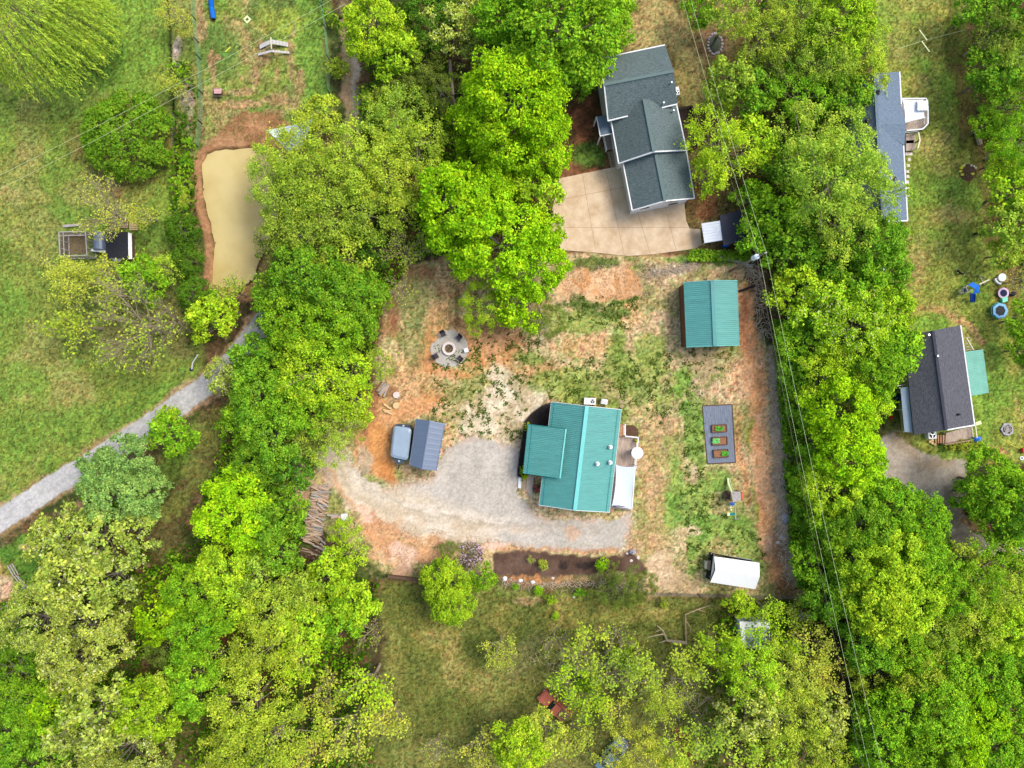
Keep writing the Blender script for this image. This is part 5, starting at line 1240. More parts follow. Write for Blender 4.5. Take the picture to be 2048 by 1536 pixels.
WOOD = [[(600, -90), (1240, -90), (1230, 120), (1120, 170), (1110, 360), (1100, 500), (830, 520), (760, 620), (750, 720), (700, 780), (590, 850), (590, 1020), (620, 1120), (760, 1160), (740, 1300), (760, 1630), (-100, 1630), (-100, 1230), (60, 1190), (120, 1040), (230, 950), (260, 1010), (330, 1130), (430, 960), (480, 780), (540, 560), (600, 330), (700, 330), (730, 100), (660, 60)],
        [(1500, -90), (1740, -90), (1740, 140), (1700, 150), (1700, 440), (1810, 460), (1800, 620), (1800, 740), (1750, 870), (1750, 960), (1860, 1020), (1900, 1100), (2060, 1120), (2150, 1200), (2150, 1630), (1380, 1630), (1440, 1200), (1630, 1200), (1610, 1080), (1600, 860), (1580, 660), (1530, 560), (1500, 400), (1500, 180)],
        [(1940, -90), (2150, -90), (2150, 800), (2040, 740), (2030, 500), (1990, 420), (1960, 240)], [(350, 130), (392, 130), (400, 600), (440, 690), (380, 690), (350, 420)], [(1940, 930), (2150, 930), (2150, 1100), (2000, 1070)]]
scatter('undergrowth', 'dark leafy undergrowth carpeting the floor of the woods', 'undergrowth', ptest(WOOD, True, .40), 60000, .22, (C3(70, 122, 22), C3(120, 95, 60), .82), (0.05, 1.1), 5)
scatter('saplings', 'patchy bright sapling leaves low among the trees of the woods', 'undergrowth', ptest(WOOD, True, .52, 70, 9), 42000, .2, (C3(104, 170, 26), C3(170, 190, 60), .8), (0.8, 2.6), 6)
EDGE = [[(1540, 640), (1590, 640), (1610, 900), (1620, 1100), (1625, 1200), (1590, 1170), (1574, 1060), (1560, 860)], [(1380, 500), (1500, 505), (1500, 525), (1370, 524)]]
scatter('border_weeds', 'bright leafy weeds along the clay road border and the top of the yard', 'weeds', ptest(EDGE, True, .34, 30, 2), 11000, .16, (C3(120, 184, 44), C3(160, 190, 60), .8), (0.02, 1.0), 8)
TUFT = [[(860, 690), (1050, 660), (1060, 800), (1040, 890), (890, 860), (850, 780)], [(880, 700), (1080, 660), (1080, 760), (1010, 790), (940, 860), (860, 830)], [(1080, 730), (1260, 700), (1300, 780), (1240, 850), (1100, 800)], [(1140, 590), (1280, 590), (1270, 660), (1120, 650)], [(1300, 700), (1470, 690), (1440, 780), (1330, 860), (1290, 850)], [(1370, 830), (1410, 830), (1410, 960), (1460, 1040), (1530, 1080), (1540, 1160), (1380, 1140), (1360, 1000)], [(860, 840), (1010, 860), (900, 880)]]
scatter('bank_plants', 'dark tufts of water plants along the pond edge', 'plants', lambda X, Y: (np.abs(sdist(PONDP, X, Y)+1) < 2.5) & (X < 520) & (fbm(X, Y, 12, 2, 5) > .5), 420, .2, (C3(70, 96, 34), C3(110, 110, 60), .9), (-.2, .25), 15)
scatter('fence_weeds', 'scattered low weeds between the mulch bed and the wire fence', 'weeds', ptest([[(980, 1160), (1300, 1170), (1300, 1200), (960, 1190)]], True, .54, 14, 4), 900, .14, (C3(110, 160, 50), C3(160, 190, 60), .8), (0.02, .5), 17)
scatter('clover', 'dark green clover clumps dotted over the thin yard grass', 'weeds', ptest(TUFT, True, .58, 9, 21), 9000, .11, (C3(86, 114, 44), C3(120, 146, 60), .75), (0.0, .12), 9)
GRASSP = [[(-100, -90), (345, -90), (350, 420), (400, 560), (405, 680), (250, 850), (100, 950), (-100, 1080)], [(395, -90), (655, -90), (650, 220), (560, 290), (400, 270)], [(1760, -90), (1920, -90), (1940, 240), (1990, 420), (2000, 700), (2100, 780), (2100, 900), (1990, 900), (1960, 800), (1990, 760), (1940, 640), (1820, 640), (1820, 440)], [(780, 1180), (1440, 1215), (1400, 1300), (1350, 1600), (860, 1600), (770, 1400)]]
scatter('lawn_grass', 'blades and tufts of grass over the open lawns and the lower meadow', 'grass', ptest(GRASSP, True, .38, 30, 13), 90000, .085, (C3(122, 142, 60), C3(176, 164, 100), .7), (0.0, .07), 10, .3)
STRAW = [[(1120, 535), (1360, 520), (1340, 550), (1290, 600), (1130, 600)], [(620, 940), (600, 1020), (640, 930)], [(700, 1030), (1000, 1080), (1000, 1100), (860, 1140), (740, 1110)], [(1270, 860), (1340, 790), (1470, 710), (1480, 730), (1360, 840), (1290, 900)], [(1290, 1120), (1400, 1120), (1400, 1190), (1300, 1190)]]
scatter('straw', 'pale straw and wood chips strewn on the bare patches of the yard', 'straw', ptest(STRAW, True, .42, 20, 19), 9000, .11, (C3(205, 175, 132), C3(225, 205, 170), .6), (0.0, .06), 12, .18)
# twigs and brush along the east border
def sticks(name, label, pts, n, ln, rad, m, seed, wd, z=.5):
    rs = random.Random(seed); q = MB()
    for i in range(n):
        k = rs.uniform(0, len(pts)-1.001); j = int(k); x = pts[j][0]+(pts[j+1][0]-pts[j][0])*(k-j)+rs.gauss(0, wd); y = pts[j][1]+(pts[j+1][1]-pts[j][1])*(k-j)+rs.gauss(0, wd*.6)
        a = rs.uniform(0, 6.28); l = rs.uniform(.5, 1)*ln; p = P(x, y, 0); zz = rs.uniform(.02, z); d = Vector((math.cos(a)*l/2, math.sin(a)*l/2, rs.uniform(-.15, .15)))
        c = Vector((p.x, p.y, zz)); q.tube([c-d, c+d*.1+Vector((rs.uniform(-.1, .1), rs.uniform(-.1, .1), 0)), c+d], [rad, rad*.8, rad*.4], 4, False)
    o = q.build(name, m); return tag(o, label, 'brush', kind='stuff')
sticks('brush_pile', 'long heap of grey brush and twigs between the clay road and the trees', [(1547, 700), (1552, 800), (1556, 860), (1562, 930), (1566, 1000), (1564, 1060), (1572, 1120), (1590, 1170)], 380, 1.3, .035, M['drystick'], 3, 9, .5)
sticks('brush', 'tangle of pale twigs above the garage near the straw patch', [(1300, 545), (1350, 540), (1390, 530)], 160, 1.1, .03, M['drystick'], 4, 7, .25)
sticks('dead_stalks', 'grey dead stalks under the wires right of the garage', [(1500, 530), (1512, 560), (1520, 620), (1528, 680)], 160, 1.5, .03, M['drystick'], 5, 9, .4)
sticks('twigs', 'brown twigs scattered under the mulch bed and by the lower fence', [(1010, 1165), (1100, 1170), (1200, 1165), (1280, 1175)], 220, .9, .022, M['drystick'], 6, 8, .2)
sticks('thicket_twigs', 'grey twigs covering the ground of the meadow thicket', [(1100, 1320), (1180, 1330), (1260, 1340), (1340, 1380), (1400, 1400)], 420, 1.4, .022, M['drystick'], 7, 30, .9)
# ------------------------------------------------------------------ things in the yards
def child_copy(root, delta_m, label=None, group=None):
    r = root.copy(); COL.objects.link(r)
    for k in ('label', 'group'): pass
    r.matrix_world = delta_m
    if label: r['label'] = label
    if group: r['group'] = group
    for ch in list(root.children):
        c = ch.copy(); COL.objects.link(c); c.parent = r
        for g in list(ch.children): d_ = g.copy(); COL.objects.link(d_); d_.parent = c
    return r
# fire pit
fc = P(898.4, 697.5)
q = MB(); 
outl = []
for k in range(64):
    a = k/64*6.283; r = 2.15+.12*math.sin(3*a)+random.uniform(-.05, .05)
    r = 2.2+random.uniform(-.06, .06)
    if 2.35 < a < 2.75: r -= .4
    if 4.55 < a < 4.75: r -= .3
    outl.append((fc.x+r*math.cos(a), fc.y+r*math.sin(a)))
q.prism(outl, -.1, .06); M['gravel'] = mat('grey_gravel', C3(158, 152, 140), .95, 0, 7, col2=C3(196, 188, 174), bump=.4); tag(q.build('gravel_circle', M['gravel'], None, (fc.x, fc.y, 0)), 'round grey gravel terrace around the fire pit', 'terrace')
f = thing('fire_pit', fc, 'round stone fire pit in the middle of the gravel terrace', 'fire pit'); MB().ring(fc, .5, .8, 0.02, .42, 28, .02).build('stone_ring', M['stone'], f); MB().disc(fc, .52, .03, .14, 16).build('ash_bed', M['ash'], f)
q = MB(); [q.blob((fc.x+random.uniform(-.3, .3), fc.y+random.uniform(-.3, .3), .17), (.12, .09, .08), i, 6, 4) for i in range(9)]; q.build('embers', M['wooddark'], f)
def chair(x, y, lab):
    p = P(x, y); a = math.atan2(fc.y-p.y, fc.x-p.x); t = thing('patio_chair', (0, 0, 0), lab, 'chair', 'dark chairs round the fire pit')
    MB().box((0.05, 0, .42), (.5, .56, .06)).build('seat', M['chairfab'], t)
    MB().box((-.26, 0, .72), (.07, .58, .6), mat=Matrix.Rotation(-.3, 3, 'Y')).build('backrest', M['dark'], t)
    for s in (-1, 1):
        MB().bar((-.25, s*.34, .62), (.3, s*.34, .62), .07, .04).build('armrest', M['wood'], t)
        for u in (-.22, .26): MB().box((u, s*.31, .3), (.05, .05, .62)).build('leg', M['dark'], t)
    t.location = (p.x, p.y, .06); t.rotation_euler = (0, 0, a)
chair(886.4, 668.3, 'dark patio chair at the upper left of the fire pit'); chair(918.9, 675.1, 'dark patio chair at the upper right of the fire pit'); chair(872, 713, 'dark patio chair at the lower left of the fire pit'); chair(920.3, 717.5, 'dark patio chair at the lower right of the fire pit')
t = thing('side_table', P(933, 700.7), 'small white side table on the right rim of the gravel terrace', 'table'); p = P(933, 700.7); MB().box((p.x, p.y, .5), (.5, .5, .05), .3).build('top', M['white'], t); each('leg', M['wooddark'], t, [((p.x+i*.18, p.y+j*.18, .25), (.04, .04, .5)) for i in (-1, 1) for j in (-1, 1)])
# logs
def log(name, a, b, r, m, label, cat='log', group=None, z=None, nseg=3, n=8):
    za = r if z is None else z; A, B = P(*a, za), P(*b, za); c = (A+B)/2
    pts = [A.lerp(B, i/nseg)+Vector((random.uniform(-.3, .3)*r, random.uniform(-.3, .3)*r, 0)) for i in range(nseg+1)]
    o = MB().tube(pts, [r*random.uniform(.9, 1.05) for _ in pts], n).build(name, m, None, (c.x, c.y, 0)); return tag(o, label, cat, group)
log('log', (767, 808.8), (781.6, 818), .12, M['woodfresh'], 'cut log lying upper left above the orange clay, by the curved drive'); log('log', (766, 819.5), (783, 823), .11, M['woodfresh'], 'middle one of three cut logs above the orange clay'); log('log', (768.7, 822.4), (784.5, 828.5), .12, M['woodfresh'], 'lowest one of three cut logs above the orange clay'); log('plank', (781, 801.6), (806, 796), .07, M['wood'], 'thin brown plank between the two pale stump slabs', 'plank')
for (x, y, l) in ((793, 790, 'pale stump slab above the thin plank'), (792.8, 811, 'pale yellow stump slab below the thin plank')):
    p = P(x, y); tag(MB().disc((p.x, p.y), .42, 0, .3, 9, .38).build('stump', M['woodfresh'] if y > 800 else M['stone'], None, (p.x, p.y, 0)), l, 'stump')
LOGM = []
for i in range(5):
    q = MB(); r = (.1, .12, .085, .13, .1)[i]; L = (1.5, 1.7, 1.35, 1.6, 1.8)[i]; q.tube([(-L/2, 0, 0), (0, .02, .01), (L/2, 0, 0)], [r, r*1.03, r*.95], 5 if i % 2 else 7)
    o = q.build('firewood_log', (M['woodred'], M['woodgrey'], M['wood'], M['woodred'], M['wooddark'])[i]); LOGM.append(o.data); bpy.data.objects.remove(o)
def pile(path, n, wd, ang, label, group, seed, zt=.7, dark=False, ls=1.0):
    rs = random.Random(seed)
    for i in range(n):
        k = (i+.5)/n*(len(path)-1); j = min(int(k), len(path)-2); x = path[j][0]+(path[j+1][0]-path[j][0])*(k-j); y = path[j][1]+(path[j+1][1]-path[j][1])*(k-j)
        lay = i % 2; z = .15+lay*rs.uniform(.2, zt); a = ang+rs.gauss(0, .2); p = P(x+rs.gauss(0, wd), y, z)
        o = bpy.data.objects.new('firewood_log', LOGM[4 if dark and rs.random() < .6 else rs.randrange(4)]); COL.objects.link(o); o.location = p; o.rotation_euler = (rs.uniform(0, 3), rs.gauss(0, .06), a); o.scale = (1.18*ls*rs.uniform(.8, 1.15),)+(rs.uniform(.8, 1.2),)*2; tag(o, label, 'firewood', group)
pile([(634, 970), (633, 984), (631, 998), (628, 1011), (624, 1024), (621.5, 1037), (620, 1047), (619, 1060), (618, 1073), (616, 1086)], 88, 1.6, R_(-14), 'split log in the left row of the long woodpile', 'split logs of the long woodpile, left row', 1, .7, ls=.66)
pile([(650, 970), (649, 984), (647, 998), (644, 1011), (640, 1024), (637.5, 1037), (636, 1047), (635, 1060), (634, 1073), (632, 1086)], 88, 1.6, R_(-14), 'split log in the right row of the long woodpile', 'split logs of the long woodpile, right row', 8, .7, ls=.66)
pile([(657, 1080), (651, 1092), (645, 1104), (640, 1116)], 44, 4, R_(-28), 'split log in the short woodpile under the bush', 'split logs of the short woodpile', 2, .6, True)
pile([(620, 1100), (619, 1107), (616, 1116)], 14, 3, R_(-6), 'dark old log in the lowest corner of the woodpiles', 'old logs at the lowest corner', 3, .3, True)
pile([(664, 1030), (672, 1034), (680, 1036)], 9, 2, R_(-8), 'short pale log in the small stack right of the long woodpile', 'logs of the small stack', 4, .25, ls=.7)
pile([(760, 774), (765, 778), (771, 782)], 9, 1.0, R_(55), 'brown split log in the little stack at the yard corner near the stump slabs', 'logs of the little stack', 5, .2, ls=.8)
q = MB(); p = P(688.7, 1034, .4); tag(MB().box((p.x, p.y, .3), (.7, .75, .5), .1).build('block', M['white'], None, (p.x, p.y, 0)), 'white block at the right end of the small log stack', 'block')
# rocks
def rock(x, y, r, m, label, group=None, h=.5):
    p = P(x, y); o = MB().blob((p.x, p.y, r*h*.5), (r, r*random.uniform(.7, 1.2), r*h), int(x), 8, 6, .18).build('rock', m, None, (p.x, p.y, 0)); return tag(o, label, 'rock', group)
rock(1264.5, 1103, .42, M['stonegrey'], 'large grey rock at the pointed right end of the mulch bed', None, 1.2)
for x, y, l in ((1254.5, 1106, 'small pale rock left of the large grey one at the mulch tip'), (1276, 1115, 'small pale rock right of the large grey one at the mulch tip'), (1262, 1121, 'small grey rock in the mulch below the large grey one')): rock(x, y, .2, M['stone'], l)
for i, (x, y) in enumerate(((1010.4, 1157), (1040.8, 1160.5), (1065.4, 1164))): rock(x, y, .27, M['white'], ('left', 'middle', 'right')[i]+' one of three white rocks below the mulch bed')
rock(1105.9, 1156, .2, M['stone'], 'lone pale rock under the middle of the mulch bed'); rock(1148, 1194, .17, M['cream'], 'small cream stone beside the lower fence weeds')
rock(1569, 1036, .55, M['stonegrey'], 'grey boulder in the brush heap along the clay road', None, .8); rock(1563, 1074, .3, M['stone'], 'pale rock in the brush heap below the boulder'); rock(1556, 1085, .25, M['stone'], 'lowest pale rock in the brush heap')
for x, y, r, l in ((1236, 794, .22, 'upper'), (1241.6, 803.6, .26, 'middle'), (1243, 813, .26, 'lower')): rock(x, y, r, M['paver'], l+' tan stone beside the utility box behind the teal-roofed house', None, .3)
for i, (x, y) in enumerate(((1858, 883), (1862.5, 880), (1863, 886), (1868, 889))):
    p = P(x, y); tag(MB().disc((p.x, p.y), .16, 0, .25, 10).build('log_round', M['woodfresh'], None, (p.x, p.y, 0)), 'cut log round beside the stairs of the charcoal house', 'log', 'log rounds by the stairs')
# pot
t = thing('planter', P(1073, 976), 'round pot with a reddish leafy plant beside the entry path', 'potted plant'); p = P(1073, 976); MB().disc((p.x, p.y), .42, 0, .5, 18, .5).build('pot', M['wooddark'], t)
q = MB(); [q.blob((p.x+random.uniform(-.35, .35), p.y+random.uniform(-.35, .35), .6), (.13, .1, .1), i, 6, 4) for i in range(16)]; q.build('foliage', M['rust'], t)
for x, y, l in ((1054, 852, 'small lime shrub at the upper left corner of the front wing'), (1045, 938, 'small lime shrub at the lower left corner of the front wing'), (1048, 951, 'yellow-green shrub below the front wing by the white slab')):
    r = 7; zc = 1.0; k_ = LIB['D1'][0]; t = thing('shrub', P(x, y), l, 'shrub', 'shrubs and saplings'); t.scale = (.42, .42, .5)
    for nm, me in (('crown', k_[3]), ('trunk', k_[4])): o = bpy.data.objects.new(nm, me); COL.objects.link(o); o.parent = t; o.color = (*C3(160, 200, 30), 1)
# garden fabric and beds
z = .03; tag(MB().slab([P(x, y, z) for x, y in ((1405.6, 812.8), (1463, 810), (1466, 868), (1470.3, 924), (1415.7, 926.7), (1410, 870))], .06).build('landscape_fabric', M['weedfab'], None, P(1437, 868)), 'blue-grey landscape fabric sheet under the three garden beds', 'fabric')
tag(MB().slab([P(x, y, .012) for x, y in ((1404, 811), (1465, 808), (1472, 926), (1414, 929))], .06).build('fabric_edge', M['soil'], None, P(1437, 868)), 'dark earth edge showing all round the landscape fabric', 'earth edge')
M['green1'] = mat('lettuce_green', C3(90, 170, 50), .8, .25, 6); M['green2'] = mat('broccoli_green', C3(120, 200, 110), .8, .2, 6)
for i, (c, l, gm, reg_) in enumerate(((((1424, 850.5), (1453, 849), (1453.6, 863.5), (1424.5, 865)), 'uppermost raised bed, green plants in its middle', 'green1', (1431, 1447)), (((1424.4, 875), (1454, 873.5), (1454.8, 889), (1425, 890.5)), 'middle raised bed with a large leafy clump at its left', 'green2', (1425, 1439)), (((1427, 900.5), (1456, 899), (1456.6, 914), (1428, 915.5)), 'lowest raised bed with leaves only at its right', 'green1', (1444, 1456)))):
    cs = [P(x, y, .25) for x, y in c]; ce = sum(cs, Vector())/4; t = thing('raised_bed', (ce.x, ce.y, 0), l, 'garden bed')
    q = MB(); [q.bar(cs[k]-Vector((0, 0, .1)), cs[(k+1) % 4]-Vector((0, 0, .1)), .09, .26) for k in range(4)]; q.build('frame', M['wooddark'], t); MB().slab([p-Vector((0, 0, .07)) for p in cs], .12).build('soil', M['soilred'], t)
    q = MB(); y0, y1 = c[0][1]+2.5, c[2][1]-2.5
    for k in range(30): g_ = P(random.uniform(*reg_), random.uniform(y0, y1), .32); q.blob((g_.x, g_.y, .26+random.uniform(0, .12)), (.13, .1, .07), k, 6, 3, .3)
    q.build('vegetables', M[gm], t)
# play set in the yard
t = thing('play_set', P(1468, 1000), 'wooden play tower with a pale slide and swing beam on the lawn', 'play set')
q = MB(); q.slab([P(1462, 984, 2.4), P(1481, 983, 2.4), P(1482, 999.6, 2.4), P(1466, 1005, 2.4)], .08); q.build('roof', M['woodgrey'], t)
q = MB(); [q.box((p.x*.999, p.y, 1.2), (.1, .1, 2.4)) for p in (P(1463, 985, 1.5), P(1480, 984, 1.5), P(1481, 998, 1.5), P(1467, 1003, 1.5))]; q.build('post', M['wood'], t); MB().slab([P(1463, 985, 1.2), P(1481, 984, 1.2), P(1482, 998, 1.2), P(1467, 1003, 1.2)], .08).build('platform', M['wood'], t)
q = MB(); a, b, c_, d_ = P(1454, 956.5, .1), P(1460, 956.5, .1), P(1468, 984, 1.25), P(1462, 985, 1.25); m1 = a.lerp(d_, .4)+Vector((-.1, 0, -.1)); m2 = b.lerp(c_, .4)+Vector((-.1, 0, -.1)); q.slab([a, m1, m2, b][::-1], .05); q.slab([m1, d_, c_, m2][::-1], .05)
for u, v, w_ in ((a, m1, d_), (b, m2, c_)): q.bar(u+Vector((0, 0, .08)), v+Vector((0, 0, .08)), .04, .16); q.bar(v+Vector((0, 0, .08)), w_+Vector((0, 0, .08)), .04, .16)
q.build('slide', M['paley'], t)
q = MB(); [q.bar(P(1482, 985+i*3.4, .2+.0*i), P(1486, 985+i*3.4, .1), .08, .05) for i in range(5)]; q.bar(P(1486.5, 984, 1.0), P(1486.5, 1000, 1.0), .08, .06); q.bar(P(1481, 984, 1.0), P(1486.5, 984, 1.0), .08, .06); q.bar(P(1481, 1000, 1.0), P(1486.5, 1000, 1.0), .08, .06); q.slab([P(1481, 985, .7), P(1486, 985, .7), P(1486, 999, .7), P(1481, 999, .7)], .04); q.build('balcony', M['orange'], t)
q = MB(); 
for i in range(7): q.bar(P(1446+abs(i-3)*.6, 984+i*2.1, .25+.08*(3-abs(i-3))), P(1461, 984+i*2.1, .25+.08*(3-abs(i-3))), .16, .05)
q.build('step_ramp', M['wooddark'], t)
q = MB(); q.bar(P(1470.3, 1003, 2.1), P(1471.3, 1039, 2.1), .1, .1); q.bar(P(1463, 1038, .1), P(1471, 1038, 2.1), .08, .08); q.bar(P(1478, 1038, .1), P(1471, 1038, 2.1), .08, .08); q.build('swing_beam', M['woodgrey'], t)
q = MB(); p = P(1464.5, 1007.8, .6); q.blob((p.x, p.y, .6), (.28, .22, .16), 2, 10, 6, .03); s1 = q.build('bucket_swing', M['blue'], t); MB().tube([(p.x, p.y, .7), tuple(P(1470, 1008, 2.1))], .02, 4).build('rope', M['wiredark'], s1)
p = P(1462, 1017, .5); s2 = MB().box((p.x, p.y, .5), (.18, .5, .06), .2).build('seat_swing', M['paley'], t); MB().tube([(p.x, p.y, .5), tuple(P(1470.5, 1017, 2.1))], .02, 4).build('rope', M['wiredark'], s2)
s3 = MB().bar(P(1459, 1028.3, .6), P(1470, 1028.3, .7), .3, .12).build('glider', M['tealp'], t); p = P(1456.7, 1028.3, .6); MB().box((p.x, p.y, .66), (.32, .4, .1)).build('glider_seat', M['paley'], s3)
# agility yard
t = thing('tunnel', P(424, 20), 'blue ribbed dog tunnel lying at the top of the dog yard', 'tunnel'); pts = [P(421.5, -30, .28), P(422, 0, .28), P(423, 14, .28), P(427, 38, .28)]
q = MB(); qq = []; n = 60
for i in range(n+1):
    k = i/n*3; j = min(int(k), 2); qq.append(pts[j].lerp(pts[j+1], k-j))
q.tube(qq, [.3 if i % 2 else .26 for i in range(n+1)], 12, False); q.build('tube', M['blue'], t); MB().tube([qq[-1]-Vector((0, -.12, 0)), qq[-1]+Vector((0, -.02, 0))], .24, 12).build('mouth', M['dark'], t)
tag(MB().ring(P(494.5, 39), .22, .5, 0, .05, 4).build('board', M['paley'], None, P(494.5, 39)), 'square pale board with a round hole in the dog yard', 'board'); tag(MB().bar(P(451, 104, .1), P(461, 94, .1), .12, .08).build('weave_bar', M['yellow'], None, P(456, 99)), 'short yellow bar lying in the dog yard grass', 'bar')
for (pa, pb, pc_, wd, lb) in (((519.5, 94), (542, 83), (576.5, 89.5), .5, 'wide grey ribbed dog ramp, upper of two in the dog yard'), ((516, 109.5), (543, 102), (579, 105.5), .26, 'narrow grey dog ramp, lower of two in the dog yard')):
    A, B, C_ = P(*pa, .06), P(*pb, 1.0), P(*pc_, .06); t = thing('dog_ramp', (B.x, B.y, 0), lb, 'dog ramp')
    for u, v in ((A, B), (B, C_)): 
        pn = MB().bar(u, v, wd, .05).build('ramp_panel', M['woodgrey'], t); q = MB(); [q.bar(u.lerp(v, (k+.5)/12)+Vector((0, -wd/2, .04)), u.lerp(v, (k+.5)/12)+Vector((0, wd/2, .04)), .04, .03) for k in range(12)]; q.build('slats', M['white'], pn)
    MB().box((B.x, B.y, .48), (.08, wd, .96)).build('support', M['wood'], t)
tag(MB().bar(P(541.8, 75, 1.05), P(543, 98, 1.05), .12, .1).build('crossbar', M['cream'], None, P(542, 88)), 'cream bar bridging the two grey dog ramps', 'bar')
t = thing('dog_house', P(435, 186), 'small pinkish-roofed dog house in the dog yard', 'dog house'); q = MB(); q.slab([P(427, 177, .8), P(444, 177, .8), P(442, 187, 1.0), P(428, 187, 1.0)], .05); q.build('roof', mat('pink_roof', C3(190, 150, 145), .9, .15), t); p = P(435.5, 184, .4); MB().box((p.x, p.y, .4), (.85, .6, .75)).build('wall', M['wooddark'], t); MB().slab([P(428, 189.5, .3), P(443, 189.5, .3), P(443, 193, .3), P(428, 193, .3)], .06).build('porch_board', M['wood'], t)
# netting triangle
t = thing('shade_net', P(585, 262), 'triangular white and blue shade net under the trees behind the pond', 'shade net'); A, B, C_ = P(533, 260.5, 4.5), P(593, 324, 4.5), P(630, 236, 4.8); ce = (A+B+C_)/3; q = MB(); n = 8; vs = []; ix = {}
for i in range(n+1):
    for j in range(n+1-i):
        u, v = i/n, j/n; p = A*(1-u-v)+B*u+C_*v; w_ = min(u, v, 1-u-v); p = p.lerp(ce, .25*(1/3-w_)*3*(1 if 0 < w_*9 < 3 else .35)*(4*max(u, v, 1-u-v)*(1-max(u, v, 1-u-v)))); p.z -= w_*1.2; ix[(i, j)] = len(vs); vs.append(p)
fs = []
for i in range(n):
    for j in range(n-i):
        fs.append((ix[(i, j)], ix[(i+1, j)], ix[(i, j+1)]))
        if j < n-i-1: fs.append((ix[(i+1, j)], ix[(i+1, j+1)], ix[(i, j+1)]))
q.add(vs, fs); q.add([v-Vector((0, 0, .02)) for v in vs], [f_[::-1] for f_ in fs]); q.build('net', mat('net_cloth', C3(180, 200, 205), .8, 0, 1.5, col2=C3(225, 232, 235)), t)
for c in (A, B, C_): MB().tube([(c.x, c.y, 0), (c.x, c.y, c.z)], .05, 6).build('pole', M['woodgrey'], t)
t = thing('drain_pipe', P(386, 725), 'bent white pipe beside the upper edge of the gravel lane', 'pipe'); MB().tube([P(395.8, 709, 1.0), P(385, 726, .6), P(383.5, 738, .2)], [.07, .07, .09], 8).build('pipe', M['white'], t); p = P(383, 739); MB().disc((p.x, p.y), .22, 0, .12, 10).build('base', M['dark'], t)
# chicken coop group
t = thing('chicken_run', P(146, 488), 'open wire chicken run with a bare floor beside the blue-grey hoop roof', 'chicken run'); cs = [P(x, y, 1.9) for x, y in ((118, 464), (171, 463), (174, 511), (120, 512))]
q = MB()
for k in range(4):
    a, b = cs[k], cs[(k+1) % 4]; q.bar(a, b, .1, .1); q.bar(a-Vector((0, 0, 1.75)), b-Vector((0, 0, 1.75)), .1, .1)
    for i in range(3): p = a.lerp(b, i/3); q.box((p.x, p.y, .95), (.09, .09, 1.9))
q.bar(cs[0].lerp(cs[3], .16), cs[1].lerp(cs[2], .16), .07, .07); q.bar(cs[0].lerp(cs[1], .16), cs[3].lerp(cs[2], .16), .07, .07); q.build('frame', M['woodgrey'], t)
q = MB()
for k in range(4):
    a, b = cs[k], cs[(k+1) % 4]; n = 20
    for i in range(n): p = a.lerp(b, i/n); q.box((p.x, p.y, .95), (.015, .015, 1.8))
    for i in range(8): q.bar(a-Vector((0, 0, .2*i)), b-Vector((0, 0, .2*i)), .015, .015)
q.build('wire_mesh', M['fencegrey'], t); MB().slab([P(121, 466, .05), P(171, 466, .05), P(172, 508, .05), P(121, 509, .05)], .05).build('floor', M['ash'], t)
tag(MB().bar(P(126, 452.5, .2), P(163, 449, .2), .3, .1).build('plank', M['woodgrey'], None, P(144, 451)), 'grey plank lying above the wire chicken run', 'plank')
t = thing('hoop_coop', P(196, 482), 'blue-grey hoop-roofed coop right of the wire chicken run', 'coop'); q = MB(); a = P(181, 464, 1.5); b = P(211, 498, 1.5); n = 10; vs = []
for i in range(n+1):
    u = math.pi*i/n; x = (a.x+b.x)/2-(b.x-a.x)/2*math.cos(u); zz = .5+1.3*math.sin(u); vs += [(x, a.y, zz), (x, b.y, zz)]
q.add(vs, [(2*i, 2*i+1, 2*i+3, 2*i+2) for i in range(n)]+[tuple(range(0, 2*n+2, 2)), tuple(range(1, 2*n+2, 2))[::-1]]); q.build('hoop_roof', M['carport'], t); q = MB(); q.box(((a.x+b.x)/2, (a.y+b.y)/2, .25), (b.x-a.x, a.y-b.y, .5)); q.build('base', M['woodgrey'], t); MB().bar(P(182, 500, .9), P(212, 503, .9), .28, .2).build('door_board', M['white'], t)
t = thing('shed', P(235, 491), 'dark flat run with a white board edge at the right end of the coop', 'shed'); MB().slab([P(211, 465, 1.7), P(256, 464, 1.7), P(258, 518, 1.7), P(214, 515, 1.7)], .1).build('roof', M['dark'], t); q = MB(); c0 = [P(x, y, 1.6) for x, y in ((213, 467), (254, 466), (256, 514), (216, 512))]; q.prism([(p.x, p.y) for p in c0], 0, 1.58); q.build('wall', M['wooddark'], t); MB().slab([P(256, 465, 1.75), P(263, 467, 1.5), P(264, 518, 1.5), P(257, 518, 1.75)], .06).build('edge_board', M['white'], t); MB().slab([P(220, 516, 1.0), P(247, 517, 1.0), P(240, 523, .9), P(228, 522, .9)], .05).build('white_sheet', M['white'], t)
def pallet(x0, y0, x1, y1, m, lab):
    t = thing('pallet', P((x0+x1)/2, (y0+y1)/2), lab, 'pallet'); q = MB(); n = 6
    for i in range(n): yy = y0+(y1-y0)*(i+.5)/n; q.bar(P(x0, yy, .16), P(x1, yy, .16), .14, .03)
    q.build('deck_boards', m, t); q = MB(); [q.bar(P(x, y0, .09), P(x, y1, .09), .08, .1) for x in (x0+1, (x0+x1)/2, x1-1)]; q.build('stringers', M['wooddark'], t)
pallet(240, 438, 256, 456, M['wood'], 'grey-brown pallet above the coop, left of two'); pallet(258.5, 439, 275, 461, M['woodfresh'], 'yellowish pallet above the coop, right of two')
